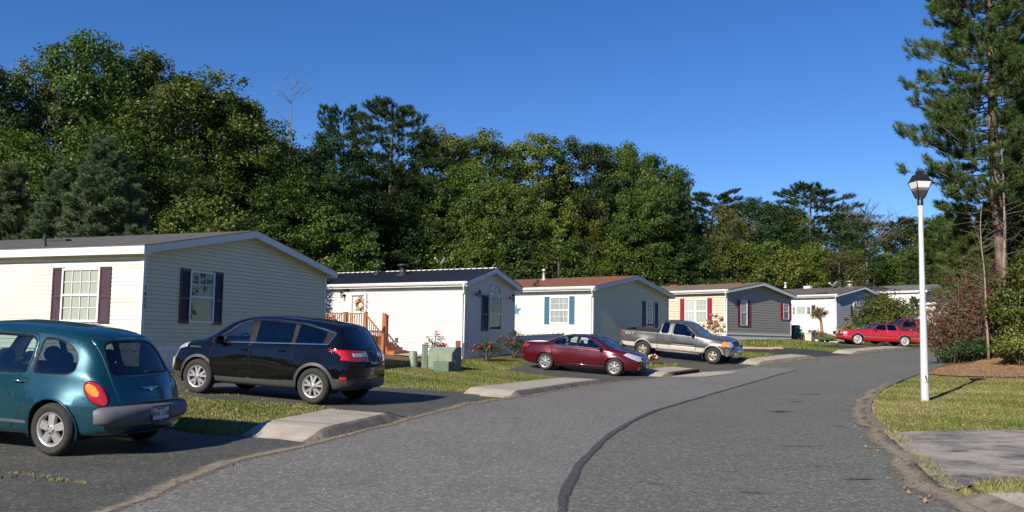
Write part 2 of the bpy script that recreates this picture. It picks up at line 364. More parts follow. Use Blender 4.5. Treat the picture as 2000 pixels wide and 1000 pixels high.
# strip beyond the small lawn
dw('driveway', px((1560, 672.5), (1650, 675), (1730, 680.5), (1700, 683), (1600, 676.5)), M_DRIVE_BLK, seed=13)
# (6) worn paving at the right
dw('old_paving', sub(PLR, PLR.near(G(1835, 965)), PLR.near(G(1722, 849)), -.03)+px((1780, 845), (1900, 843), (2000, 843))+[(22, 14.5), (22, 9), G(2000, 951), G(1900, 951)], M_OLD, .022, seed=15)
# sidewalk pieces with rolled kerbs
def sidewalk(t0, t1, depth, P=PLL, sgn=1, h=.13, ramp0=.7, ramp1=.7, joint=1.25, nm='sidewalk'):
    prof = [(0, -.05), (0, .02), (.10, h*.8), (.16, h), (.36, h+.005), (depth, h+.01), (depth+.01, -.05)] if depth > .4 else [(0, -.05), (0, .01), (.03, h*.8), (.05, h), (.08, h), (depth, h), (depth+.01, -.05)]
    n = max(4, int((t1-t0)/.15)); V = []; mi = []
    for i in range(n+1):
        t = t0+(t1-t0)*i/n; k = min(1, .02+(t-t0)/ramp0, .02+(t1-t)/ramp1); k = k*k*(3-2*k) if k < 1 else 1
        p, nn = P.at(t)
        for o_, z in prof:
            q = p+nn*(o_*sgn); V.append((q.x, q.y, hz(q.x, q.y)+.012+(z*k if z > 0 else z)))
    m_ = len(prof); bm = bmesh.new(); bv = [bm.verts.new(v) for v in V]
    for i in range(n):
        for j in range(m_-1):
            f = bm.faces.new((bv[i*m_+j], bv[(i+1)*m_+j], bv[(i+1)*m_+j+1], bv[i*m_+j+1])); f.material_index = 0 if j >= 3 else 1
    bm.faces.new([bv[j] for j in range(m_)]); bm.faces.new([bv[n*m_+j] for j in range(m_)][::-1])
    bmesh.ops.recalc_face_normals(bm, faces=bm.faces)
    tag(obj(nm, bm, [M_CONC if depth > .2 else M_KERB, M_KERB]), kind='structure')
    j = t0+.9
    while j < t1-.5:
        p, nn = P.at(j); d = Vector((nn.y, -nn.x)); q0 = p+nn*.17*sgn; q1 = p+nn*(depth-.02)*sgn; bm = bmesh.new()
        vs = [bm.verts.new((q.x, q.y, hz(q.x, q.y)+.012+h+.013)) for q in (q0-d*.008, q0+d*.008, q1+d*.008, q1-d*.008)]; bm.faces.new(vs)
        tag(obj('sidewalk_joint', bm, M('dark_joint_gap', (.06, .05, .04), .95)), kind='structure'); j += joint  # thin dark strip laid across the slab at each joint
for i, (a, b) in enumerate(tS): sidewalk(a, b, (1.15, 1.3, 1.35, 1.2, 1.2)[i])
sidewalk(PLR.near(G(1722, 846)), PLR.near(G(1760, 744)), .12, PLR, -1, .045, .3, .3, 99, 'kerb')
sidewalk(PLR.near((3.6, 6.)), PLR.near(G(1838, 968)), .42, PLR, -1, .10, .3, .5, 99, 'kerb')
# storm drain: concrete gutter apron and dark inlet
sheet('gutter_apron', px((1302, 737.5), (1338, 733), (1372, 728.5), (1395, 727), (1440, 727), (1428, 731), (1376, 737.3), (1330, 738)), .034, M_CONC, .3)
sd = thing('storm_drain', 'rusty steel storm drain slot set in the kerb between maroon sedan and pickup', 'storm drain')
ta, tb = PLL.near(G(1312, 735)), PLL.near(G(1360, 728)); bm = bmesh.new()
def slot(bm, a, b, o0, o1, z0, z1, mi=0):
    vs = []
    for t in (a, b):
        for o_ in (o0, o1):
            p, nn = PLL.at(t); q = p+nn*o_
            for z in (z0, z1): vs.append(bm.verts.new((q.x, q.y, hz(q.x, q.y)+.012+z)))
    for f in ((0, 1, 3, 2), (4, 6, 7, 5), (0, 4, 5, 1), (2, 3, 7, 6), (0, 2, 6, 4), (1, 5, 7, 3)): bm.faces.new([vs[i] for i in f])
slot(bm, ta, tb, -.06, .12, .01, .115); obj('inlet', bm, M('inlet_dark', (.025, .018, .015), .9), sd)
bm = bmesh.new(); slot(bm, ta-.05, tb+.05, -.075, .2, .118, .145); obj('lip_plate', bm, M('rusted_steel', (.12, .04, .03), .8, vary=.4, scale=12), sd)
# leaf litter bed at the right
sheet('leaf_bed', px((1832, 720), (1868, 714), (1900, 711))+[(19, 34), (24, 38), (40, 38), (30, 25)]+px((2000, 737), (1960, 738), (1900, 737), (1850, 735), (1812, 731)), .03, M_LITTER, .5, wob=.12, seed=21)
sheet('leaf_edge', px((1400, 676), (1440, 677.5), (1500, 683.5), (1560, 691), (1620, 697), (1660, 692), (1600, 687), (1545, 682), (1500, 679), (1450, 675)), .014, M_LITTER, .4, wob=.1, seed=23)
# dark tyre scuffs and stains on the asphalt
def stain(pxa, pya, w, l, ang, seed):
    x, y = G(pxa, pya); rnd = random.Random(seed); pl = []; n = 14
    for i in range(n):
        a = 2*math.pi*i/n; r_ = rnd.uniform(.6, 1.15); q = Vector((math.cos(a)*l*r_, math.sin(a)*w*r_)); c, s = math.cos(ang), math.sin(ang)
        pl.append((x+q.x*c-q.y*s, y+q.x*s+q.y*c))
    V = [(p[0], p[1], hz(*p)+.029+seed*.0002) for p in pl]+[(x, y, hz(x, y)+.029+seed*.0002)]; bm = bmesh.new(); bv = [bm.verts.new(v) for v in V]
    for i in range(n): bm.faces.new((bv[i], bv[(i+1) % n], bv[n]))
    o = obj('road_stain', bm, M_STAIN_S); edged(o, [1]*n+[0]); tag(o, kind='structure')
for i, (a, b, w, l, g) in enumerate(((1580, 772, .12, .5, .1), (1530, 783, .05, .45, 0), (1525, 806, .16, .5, .1), (1558, 786, .1, .3, .3), (1560, 875, .035, .45, .05), (1218, 870, .02, .1, .2), (1270, 948, .03, .28, -.5), (1300, 958, .02, .15, -.5), (1000, 820, .05, .2, 0), (970, 821, .03, .12, .3), (1005, 797, .03, .15, 0), (1470, 967, .03, .2, -.3), (1190, 800, .02, .2, .1), (1680, 940, .04, .3, 0), (1600, 915, .03, .2, .1), (1865, 886, .05, .3, 0), (1640, 835, .06, .3, 0), (1290, 745, .04, .4, 0), (1390, 750, .04, .3, 0))):
    stain(a, b, w, l, g, i+1)
# ------------------------------------------------------------------ houses
M_WHITE = M('white_vinyl_trim', (.74, .74, .73), .45, vary=.05)
M_FASC = M('white_painted_fascia', (.70, .71, .72), .5, vary=.06, scale=3)
M_SKIRT_W = M('white_vinyl_skirting', (.70, .71, .72), .55, vary=.08, scale=2, stretch=(1, 1, .2))
M_GLASS = glass('window_glass', (.75, .8, .8), .0, .0)
M_DARKIN = M('dark_room_behind_window', (.03, .035, .035), .8)  # flat sheet behind the pane, the room's darkness put into its colour
M_BLIND = M('pale_window_blind', (.62, .62, .52), .8, vary=.06, scale=40, stretch=(1, 1, .02))
M_CURT = M('net_curtain', (.5, .5, .5), .85, vary=.35, scale=14, stretch=(1, 1, .06))
def siding_mat(name, c):
    b = NB(name); n = b.noise(1.2, 5, .6, sc3=(1, 1, .5)); n2 = b.noise(30, 3, .6); n3 = b.noise(.9, 7, .75, sc3=(3, 3, .35)); gm = b.N('ShaderNodeNewGeometry'); sx = b.N('ShaderNodeSeparateXYZ')
    b.bump(b.noise(.8, 3, .5), .25, .03)
    b.base(b.mix(.4, b.ramp(n, [(.3, tuple(v*.93 for v in c)), (.7, c)]), b.ramp(n2, [(.3, tuple(v*.9 for v in c)), (.7, c)]))); b.set(Roughness=.5, Specular_IOR_Level=.35); return b.m
def roof_mat(name, c, stain=.3):
    b = NB(name); co = b.coord('Generated'); co = b.coord()
    n = b.noise(1.1, 6, .7, co); n2 = b.noise(45, 3, .7, co); w = b.N('ShaderNodeTexBrick'); w.inputs['Scale'].default_value = 3.2
    w.inputs['Color1'].default_value = (1, 1, 1, 1); w.inputs['Color2'].default_value = (.84, .84, .84, 1); w.inputs['Mortar'].default_value = (.66, .66, .66, 1); w.inputs['Mortar Size'].default_value = .012
    mp = b.N('ShaderNodeMapping'); mp.inputs['Rotation'].default_value = (0, 0, R(90)); b.L(co, mp.inputs[0]); b.L(mp.outputs[0], w.inputs['Vector'])
    c0 = b.ramp(n, [(.3, tuple(v*(1-stain) for v in c)), (.7, tuple(v*1.12 for v in c))]); c0 = b.mix(1., c0, w.outputs[0], 'MULTIPLY'); c0 = b.mix(.5, c0, b.ramp(n2, [(.3, .7), (.7, 1.)]), 'MULTIPLY')
    b.base(c0); b.set(Roughness=.93, Specular_IOR_Level=.2); b.bump(n2, .4, .01); return b.m
class House:
    def __init__(s, P, yaw, h, W, L, label, wall_l, wall_g, roof, ztrim, zrow=.105, oe=.3, og=.28, fh=.2, shut=(.05, .02, .03), skirt=None, group='mobile homes along the street', ribs=False, name='mobile_home'):
        s.yaw = R(yaw); g = Vector((math.cos(s.yaw), math.sin(s.yaw), 0)); l = Vector((-g.y, g.x, 0)); s.g, s.l = g, l
        s.W, s.L = W, L; Pw = Vector(P)+Vector((0, 0, CAMZ)); c = Pw+g*oe+l*og; s.z0 = hz(c.x, c.y)-.1; s.c = Vector((c.x, c.y, s.z0))
        s.eave = Pw.z-s.z0; s.zt = ztrim+CAMZ-s.z0; s.slope = h/(W/2+oe); s.oe, s.og, s.fh = oe, og, fh
        t = s.t = thing(name, label, 'house', s.c, s.yaw, group)
        s.msh = M('shutter_paint_%.3f_%.3f' % shut[:2], shut, .45, vary=.1)
        s.ridge = s.eave+s.slope*(W/2+oe); z1 = s.eave+s.slope*oe+.02
        # walls: lapped siding
        def laps(bm, f, z0, z1_, u0u1):
            z = z0
            while z < z1_-.005:
                zz = min(z+zrow, z1_); a0, b0 = u0u1(z); a1, b1 = u0u1(zz)
                if b0-a0 < .02: break
                if b1 < a1: a1 = b1 = (a1+b1)/2
                gd = .012 if zrow < .11 else .024; gz = z+(.012 if zrow < .11 else .022); v = [bm.verts.new(f(*q)) for q in ((a0, .015, gz), (b0, .015, gz), (b1, .006, zz), (a1, .006, zz), (a0, -gd, gz), (b0, -gd, gz), (a0, -gd, z), (b0, -gd, z), (a0, .006, z), (b0, .006, z))]
                bm.faces.new(v[:4]); bm.faces.new((v[4], v[5], v[1], v[0])); bm.faces.new((v[6], v[7], v[5], v[4])); bm.faces.new((v[8], v[9], v[7], v[6])); z = zz
        bm = bmesh.new(); laps(bm, lambda u, o, z: (-o, u, z), s.zt, z1+.1, lambda z: (0.0, L))
        obj('wall', bm, wall_l, t); bm = bmesh.new(); laps(bm, lambda u, o, z: (W+o, u, z), s.zt, z1+.1, lambda z: (0.0, L))
        obj('wall', bm, wall_l, t)
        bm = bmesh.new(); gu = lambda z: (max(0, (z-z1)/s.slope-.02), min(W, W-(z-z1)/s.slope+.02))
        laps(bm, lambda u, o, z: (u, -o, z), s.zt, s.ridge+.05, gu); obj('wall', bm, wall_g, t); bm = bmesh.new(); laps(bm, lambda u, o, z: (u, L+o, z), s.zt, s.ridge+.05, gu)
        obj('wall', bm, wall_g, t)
        for x in (0, W):
            for y in (0, L):
                bm = bmesh.new()
                sx = -1 if x == 0 else 1; sy = -1 if y == 0 else 1
                bx(bm, min(x+sx*.028, x-sx*.07), max(x+sx*.028, x-sx*.07), min(y+sy*.028, y+sy*.004), max(y+sy*.028, y+sy*.004), s.zt, z1-.02)
                bx(bm, min(x+sx*.028, x+sx*.004), max(x+sx*.028, x+sx*.004), min(y+sy*.004, y-sy*.07), max(y+sy*.004, y-sy*.07), s.zt, z1-.02)
                obj('corner_post', bm, M_WHITE, t)
        # skirting with vertical ribs and its top trim
        bm = bmesh.new(); zb = -1.3
        for (ax, d) in (('u0', 1), ('uW', 1), ('v0', 1), ('vL', 1)):
            n = int((L if ax[0] == 'u' else W)/.2); ln = L if ax[0] == 'u' else W
            pr = []
            for i in range(n):
                a = ln*i/n; b = ln*(i+1)/n; pr += [(a, .0), (a+.02, -.014), (a+.04, 0), (b-.0001, 0)]
            f = {'u0': lambda a, o, z: (.01-o, a, z), 'uW': lambda a, o, z: (W-.01+o, a, z), 'v0': lambda a, o, z: (a, .01-o, z), 'vL': lambda a, o, z: (a, L-.01+o, z)}[ax]
            lo = [bm.verts.new(f(a, o, zb)) for a, o in pr]; hi = [bm.verts.new(f(a, o, s.zt)) for a, o in pr]
            for i in range(len(pr)-1): bm.faces.new((lo[i], lo[i+1], hi[i+1], hi[i]))
            obj('skirting', bm, skirt or M_SKIRT_W, t); bm = bmesh.new()
        bm.free()
        bm = bmesh.new(); e = .024
        bx(bm, -e, -.003, -e, L+e, s.zt-.13, s.zt+.006); bx(bm, W+.003, W+e, -e, L+e, s.zt-.13, s.zt+.006); bx(bm, -.003, W+.003, -e, -.003, s.zt-.13, s.zt+.006)
        obj('skirting_rail', bm, M_WHITE, t)
        # roof
        bm = bmesh.new(); th = fh-.03; y0, y1 = -og+.02, L+og-.02
        for sd_ in (0, 1):
            e0 = -oe+.03; ux = (lambda u: u) if sd_ == 0 else (lambda u: W-u)
            prof = [(-oe+.0, s.eave+fh-.002), (W/2, s.ridge+fh-.002), (W/2, s.ridge+fh+.014), (-oe-.03, s.eave+fh+.012)]
            a = [bm.verts.new((ux(u), y0-.045, z)) for u, z in prof]; b = [bm.verts.new((ux(u), y1+.045, z)) for u, z in prof]
            for i, j in ((0, 1), (1, 2), (2, 3), (3, 0)): bm.faces.new((a[i], a[j], b[j], b[i]))
            bm.faces.new(a); bm.faces.new(b[::-1])
        for f in bm.faces: f.material_index = 0
        bmesh.ops.recalc_face_normals(bm, faces=bm.faces)
        for f in bm.faces:
            if f.normal.z < -.5: f.material_index = 1
        s.roof = obj('roof', bm, [roof, M_FASC], t)
        bm = bmesh.new(); e0 = -oe+.03
        for sd_ in (0, 1):
            ux = (lambda u: u) if sd_ == 0 else (lambda u: W-u); z = s.eave+.03
            bm.faces.new([bm.verts.new((ux(u), y, z+s.slope*(u-e0))) for u, y in ((e0, y0), (W/2, y0), (W/2, y1), (e0, y1))])
        obj('soffit', bm, M('soffit_panel', (.62, .6, .5), .6), s.roof)
        if ribs:
            bm = bmesh.new(); y = y0
            while y < y1:
                for sd_ in (0, 1):
                    ux = (lambda u: u) if sd_ == 0 else (lambda u: W-u); vs = []
                    for u in (-oe-.035, W/2-.01):
                        z = s.eave+fh+.015+s.slope*(u+oe+.03)
                        for dy, dz in ((-.04, 0), (-.022, .042), (.022, .042), (.04, 0)): vs.append(bm.verts.new((ux(u), y+dy, z+dz)))
                    for i in range(3): bm.faces.new((vs[i], vs[i+1], vs[i+5], vs[i+4]))
                    bm.faces.new(vs[:4])
                y += .305
            obj('standing_seam', bm, roof, s.roof)
            bm = bmesh.new(); bx(bm, W/2-.12, W/2+.12, y0-.07, y1, s.ridge+fh+.0, s.ridge+fh+.035); obj('ridge_cap', bm, M_FASC, s.roof)
        # fascia: eave boards and rake boards
        bm = bmesh.new(); bx(bm, -oe, -oe+.028, -og, L+og, s.eave, s.eave+fh); obj('fascia', bm, M_FASC, t); bm = bmesh.new(); bx(bm, W+oe-.028, W+oe, -og, L+og, s.eave, s.eave+fh); s.fascia = obj('fascia', bm, M_FASC, t)
        for yy in (-og-.004, L+og+.004):
            bm = bmesh.new(); y2 = yy+.03 if yy < 0 else yy-.03
            for sd_ in (0, 1):
                ux = (lambda u: u) if sd_ == 0 else (lambda u: W-u); q = [(-oe-.003, s.eave-.002), (W/2, s.eave-.002+s.slope*(W/2+oe)), (W/2, s.ridge+fh+.0), (-oe-.003, s.eave+fh+.0)]
                a = [bm.verts.new((ux(u), yy, z)) for u, z in q]; b = [bm.verts.new((ux(u), y2, z)) for u, z in q]
                bm.faces.new(a); bm.faces.new(b[::-1])
                for i in range(4): bm.faces.new((a[i], b[i], b[(i+1) % 4], a[(i+1) % 4]))
            bmesh.ops.recalc_face_normals(bm, faces=bm.faces); obj('rake_board', bm, M_FASC, t)
        for x0, x1 in ((-oe+.03, .0), (W, W+oe-.03)): box('eave_return', x0, x1, -og+.03, -.003, s.eave-.0, s.eave+.11, M_FASC, t)
    # measuring: photo pixel -> wall coordinates
    def pl(s, face, px_, py_):
        d = Vector(ray(px_, py_)); o = Vector((0, 0, CAMZ)); n = s.g if face == 'l' else s.l
        t = (s.c-o).dot(n)/d.dot(n); p = o+d*t-s.c; return (p.dot(s.l) if face == 'l' else p.dot(s.g)), p.z
    def rect(s, face, x0, x1, y0, y1, ref=None):
        ym = (y0+y1)/2; xm = (x0+x1)/2; a = s.pl(face, x0, ym)[0]; b = s.pl(face, x1, ym)[0]; zt = s.pl(face, xm, y0)[1]; zb = s.pl(face, xm, y1)[1]
        return min(a, b), max(a, b), zb, zt
    def fmap(s, face):      # (along, out, z) -> local; along increases to the viewer's right
        if face == 'l': return lambda a, o, z: (-o, a, z)
        return lambda a, o, z: (a, -o, z)
    def fbox(s, bm, face, a0, a1, z0, z1, o0, o1, mi=0):
        if face == 'l': bx(bm, -o1, -o0, a0, a1, z0, z1, mi)
        else: bx(bm, a0, a1, -o1, -o0, z0, z1, mi)
    def window(s, face, r_, nx=3, ny=2, back=None, lower=None, sash=True, arch=False):
        a0, a1, z0, z1 = r_; w = bmesh.new(); e = .055
        s.fbox(w, face, a0, a0+e, z0, z1, -.01, .055); s.fbox(w, face, a1-e, a1, z0, z1, -.01, .055)
        s.fbox(w, face, a0+e, a1-e, z1-e, z1, -.01, .055); s.fbox(w, face, a0+e, a1-e, z0, z0+e, -.01, .055)
        zm = (z0+z1)/2
        if sash: s.fbox(w, face, a0+e, a1-e, zm-.028, zm+.028, -.01, .05)
        fr = obj('window', w, M_WHITE, s.t)
        w = bmesh.new()
        halves = [(z0+e, zm-.028), (zm+.028, z1-e)] if sash else [(z0+e, z1-e)]
        for hi, (q0, q1) in enumerate(halves):
            if lower is False and sash and hi == 0: continue
            for i in range(1, nx):
                x = a0+e+(a1-a0-2*e)*i/nx; s.fbox(w, face, x-.009, x+.009, q0, q1, .034, .042)
            for i in range(1, ny):
                z = q0+(q1-q0)*i/ny; s.fbox(w, face, a0+e, a1-e, z-.009, z+.009, .033, .043)
        if len(w.verts): obj('muntin', w, M_WHITE, fr)
        w = bmesh.new(); f = s.fmap(face)
        v = [w.verts.new(f(*q)) for q in ((a0+e, .030, z0+e), (a1-e, .030, z0+e), (a1-e, .030, z1-e), (a0+e, .030, z1-e))]; w.faces.new(v); obj('pane', w, M_GLASS, fr)
        w = bmesh.new(); v = [w.verts.new(f(*q)) for q in ((a0+e, .018, z0+e), (a1-e, .018, z0+e), (a1-e, .018, z1-e), (a0+e, .018, z1-e))]; w.faces.new(v); obj('window_backing', w, back or M_DARKIN, fr)
        return fr
    def shutter(s, face, r_, louvre=True):
        a0, a1, z0, z1 = r_; w = bmesh.new(); e = .05; o0 = .0
        s.fbox(w, face, a0, a0+e, z0, z1, o0, .045); s.fbox(w, face, a1-e, a1, z0, z1, o0, .045)
        zm = z0+(z1-z0)*.46
        for q0, q1 in ((z0, z0+.08), (z1-.08, z1), (zm-.03, zm+.03)): s.fbox(w, face, a0+e, a1-e, q0, q1, o0, .042)
        f = s.fmap(face)
        for q0, q1 in ((z0+.08, zm-.03), (zm+.03, z1-.08)):
            n = max(3, int((q1-q0)/.045))
            for i in range(n):
                za = q0+(q1-q0)*i/n; zb = q0+(q1-q0)*(i+1)/n
                v = [w.verts.new(f(*q)) for q in ((a0+e, .038, za), (a1-e, .038, za), (a1-e, .018, zb), (a0+e, .018, zb))]; w.faces.new(v)
        return obj('shutter', w, s.msh, s.t)
    def winset(s, face, wr, sl_=None, sr_=None, **k):
        s.window(face, s.rect(face, *wr), **k); r0 = s.rect(face, *wr)
        for q in (sl_, sr_):
            if q:
                a0, a1, z0, z1 = s.rect(face, q[0], q[1], wr[2], wr[3]); s.shutter(face, (a0, a1, r0[2]-.03, r0[3]+.03))
    def gutter(s, l0=0, l1=None, down=True, col=None, x=None):
        bm = bmesh.new(); l1 = l1 or s.L; y0, y1 = l0-s.og, l1+s.og; X = -s.oe; z = s.eave+s.fh
        pr = [(X-.002, z-.12), (X-.07, z-.12), (X-.11, z-.06), (X-.115, z-.0), (X-.125, z-.0), (X-.118, z-.065), (X-.073, z-.132), (X-.002, z-.132)]
        a = [bm.verts.new((u, y0, w)) for u, w in pr]; b = [bm.verts.new((u, y1, w)) for u, w in pr]
        for i in range(len(pr)-1): bm.faces.new((a[i], a[i+1], b[i+1], b[i]))
        bm.faces.new((a[0], a[1], a[2], a[3])); bm.faces.new((b[3], b[2], b[1], b[0]))
        gt = obj('gutter', bm, M_WHITE, s.t)
        if down:
            bm = bmesh.new(); y = -s.og+.22; zg = hz(*(s.c+s.l*y).xy)-s.z0
            tube(bm, [(X-.06, y-.1, z-.12), (X-.05, y-.08, z-.22), (-.1, y+.0, z-.42), (-.075, y+.12, z-.5), (-.075, y+.12, zg+.12), (-.2, y+.02, zg+.06)], .042, 8)
            obj('downspout', bm, M_WHITE, gt)
    def onroof(s, px_, py_):
        n = Vector((-s.slope, 0, 1)).normalized(); n = Matrix.Rotation(s.yaw, 3, 'Z')@n; o = Vector((0, 0, CAMZ)); d = Vector(ray(px_, py_))
        p0 = s.c+Vector((0, 0, s.ridge+s.fh+.01))+s.g*(s.W/2); t = (p0-o).dot(n)/d.dot(n); p = o+d*t-s.c
        return Vector((p.dot(s.g), p.dot(s.l), p.z))
    def vent(s, px_, py_, r_=.05, h=.3, mat=None, cap=True, name='roof_vent'):
        p = s.onroof(px_, py_); bm = bmesh.new()
        pr = [(r_*2.2, -.05), (r_*2., .02), (r_, .06), (r_, h)]
        if cap: pr += [(r_*1.7, h), (r_*1.8, h+.06), (r_*1.1, h+.1), (.001, h+.11)]
        else: pr += [(.001, h)]
        lathe(bm, pr, 14, c=p); obj(name, bm, mat or M('black_vent_metal', (.03, .03, .03), .5), s.roof)
    def flatvent(s, px_, py_, w=.5, d=.35, h=.1, mat=None):
        p = s.onroof(px_, py_); bm = bmesh.new(); bx(bm, p.x-d/2, p.x+d/2, p.y-w/2, p.y+w/2, p.z-.12, p.z+h, bev=.02); obj('roof_vent', bm, mat or M('black_vent_metal', (.03, .03, .03), .5), s.roof)
def dish(H_, px_, py_, face_az, label, sc_=1):
    p = H_.onroof(px_, py_); wp = H_.c+H_.g*p.x+H_.l*p.y+Vector((0, 0, p.z))
    t = thing('satellite_dish', label, 'satellite dish', wp, face_az, 'satellite dishes on the roofs'); t.scale = (sc_,)*3; m_ = M('grey_dish_metal', (.22, .23, .25), .5)
    bm = bmesh.new(); tube(bm, [(0, 0, -.05), (0, 0, .35), (.02, 0, .5)], .02); obj('mast', bm, m_, t)
    bm = bmesh.new(); rg = lathe(bm, [(.01, .0), (.12, .012), (.24, .05), (.33, .1), (.335, .09), (.24, .035), (.12, -.003), (.01, -.015)], 20, axis='x', c=(0, 0, .55)); o = obj('dish', bm, M('dish_face', (.16, .17, .2), .5), t); o.rotation_euler = (0, R(-30), 0); o.location = (.12, 0, .05)
    bm = bmesh.new(); tube(bm, [(.05, 0, .42), (.5, 0, .72)], .015); bx(bm, .46, .56, -.03, .03, .68, .78); obj('feed_arm', bm, M('pale_arm', (.7, .7, .7), .5), t)
M_CREAM = siding_mat('cream_siding', (.76, .75, .67)); M_CREAMG = siding_mat('shade_warmed_cream_siding', (.72, .69, .50))  # gable copy of the cream is yellower, to offset the blue shade there
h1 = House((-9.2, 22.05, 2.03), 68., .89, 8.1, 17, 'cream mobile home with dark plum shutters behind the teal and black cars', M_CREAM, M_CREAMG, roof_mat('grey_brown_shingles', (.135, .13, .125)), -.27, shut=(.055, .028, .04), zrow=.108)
h1.winset('l', (122, 196, 524, 629), (103, 126), (195, 217), nx=4, back=M_BLIND); h1.winset('g', (368, 416, 530, 631), (350, 369), (414, 433), nx=3, back=M('grey_window_shade', (.17, .18, .15), .8, vary=.1), lower=False)
h1.vent(87, 481, .045, .34, cap=False); h1.flatvent(117, 472, .75, .25, .07)
tp = h1.pl('g', 273.5, 580)
for i, ch in enumerate('1422'): text('house_number', ch, .17, M('black_paint', (.02, .02, .02), .5), h1.t, (.055+.0*i, -.032, tp[1]+.24-i*.155), (R(90), 0, 0), .004)
M_W2 = siding_mat('white_siding', (.76, .76, .74))
h2 = House((-1.86, 36.84, 2.24), 59.2, .72, 4.1, 19, 'narrow white mobile home with black ribbed metal roof and wreath door', M_W2, siding_mat('shade_warmed_white_siding', (.80, .73, .63)), M('black_ribbed_roof_metal', (.035, .038, .048), .33, metal=.15, vary=.1), .0, zrow=.115, oe=.26, fh=.2, shut=(.012, .014, .022), ribs=True)  # gable colour warmed to cancel the blue tint of its shade
h2.gutter(); h2.winset('g', (954, 978.5, 579, 646), (940, 952.5), None, nx=3, back=M('green_curtain_dark', (.10, .12, .11), .8, vary=.4, scale=12, stretch=(1, 1, .1)), lower=False)
def arch_window(Hh, face, x0, x1, ytop, ybot, parent=None):
    a0, a1, zb, zt = Hh.rect(face, x0, x1, ytop, ybot); f = Hh.fmap(face); c = (a0+a1)/2; rx = (a1-a0)/2; rz = zt-zb; n = 20
    def arc(k, o): return [f(c-rx*k*math.cos(math.pi*i/n), o, zb+.03*(k < 1)+(rz*k)*math.sin(math.pi*i/n)) for i in range(n+1)]
    w = bmesh.new(); outer = [w.verts.new(p) for p in arc(1, .055)]; inner = [w.verts.new(p) for p in arc(.86, .055)]; ob = [w.verts.new(p) for p in arc(1, 0)]; ib = [w.verts.new(p) for p in arc(.86, 0.0)]
    for i in range(n):
        w.faces.new((outer[i], outer[i+1], inner[i+1], inner[i])); w.faces.new((outer[i+1], outer[i], ob[i], ob[i+1])); w.faces.new((inner[i], inner[i+1], ib[i+1], ib[i]))
    Hh.fbox(w, face, a0, a1, zb-.02, zb+.03, 0, .056)
    for k in (-55, 0, 55):
        p = [f(c+math.sin(R(k))*rx*.86*q, .045, zb+.03+math.cos(R(k))*rz*.86*q) for q in (.05, 1)]; tube(w, p, .012, 4)
    fr = obj('arched_window', w, M_WHITE, Hh.t); w = bmesh.new(); w.faces.new([w.verts.new(p) for p in arc(.87, .02)]); obj('pane', w, M('dark_glass', (.02, .025, .03), .05, coat=.5), fr)
arch_window(h2, 'g', 955.5, 978, 555, 577)
def sconce(Hh, face, px_, py_, label, out=.1):
    a, z = Hh.pl(face, px_, py_); f = Hh.fmap(face); p = Vector(f(a, .03, z)); wp = Hh.c+Hh.g*p.x+Hh.l*p.y+Vector((0, 0, p.z))
    t = thing('wall_lantern', label, 'wall lamp', wp, Hh.yaw+(0 if face == 'g' else R(-90)), 'black wall lanterns'); mb = M('black_lantern_metal', (.015, .015, .015), .4)
    bm = bmesh.new(); lathe(bm, [(.001, 0), (.06, 0), (.055, -.03), (.001, -.035)], 14, axis='y'); tube(bm, [(0, -.02, 0), (0, -.08, -.06), (0, -.15, -.03), (0, -.17, .08)], .012, 6); obj('bracket', bm, mb, t)
    bm = bmesh.new(); lathe(bm, [(.001, .2), (.02, .19), (.03, .16), (.1, .1), (.1, .09), (.06, .09)], 6, c=(0, -.17, 0), smooth=False); lathe(bm, [(.05, -.12), (.055, -.11), (.02, -.15), (.001, -.16)], 6, c=(0, -.17, 0), smooth=False)
    for k in range(6):
        a_ = R(60*k); tube(bm, [(.075*math.cos(a_), -.17+.075*math.sin(a_), .09), (.05*math.cos(a_), -.17+.05*math.sin(a_), -.115)], .006, 4)
    obj('lantern_cage', bm, mb, t)
    bm = bmesh.new(); lathe(bm, [(.07, .09), (.047, -.115)], 6, c=(0, -.17, 0), smooth=False); obj('lantern_glass', bm, glass('lantern_glass', (.8, .8, .75)), t)
sconce(h2, 'g', 929, 575, 'black lantern on the white gable left of the shuttered window'); sconce(h2, 'g', 995, 582, 'black lantern on the white gable nearest its right corner'); sconce(h2, 'l', 673, 577, 'black lantern on the sunlit wall beside the wreath door')
# door with its casing
a0, a1, zb, zt = h2.rect('l', 686.5, 717, 573, 660); zb = h2.zt+.02
bm = bmesh.new(); h2.fbox(bm, 'l', a0, a0+.09, zb, zt, 0, .13); h2.fbox(bm, 'l', a1-.09, a1, zb, zt, 0, .13); h2.fbox(bm, 'l', a0+.09, a1-.09, zt-.09, zt, 0, .13)
dc = obj('door_frame', bm, M_WHITE, h2.t); bm = bmesh.new(); h2.fbox(bm, 'l', a0+.09, a1-.09, zb, zt-.09, 0, .022); h2.fbox(bm, 'l', a0+.2, a1-.2, zb+.2, zb+.8, .022, .03); dd = obj('door', bm, M('white_door_paint', (.72, .72, .7), .4, vary=.04), h2.t)
bm = bmesh.new(); lathe(bm, [(.001, -.07), (.03, -.06), (.03, -.04), (.012, -.02), (.012, 0)], 10, axis='y'); dk = obj('handle', bm, M('brass', (.5, .38, .15), .3, metal=1, vary=0), dd); dk.location = (-.03, a1-.2, zb+.95); dk.rotation_euler = (0, 0, R(-90))
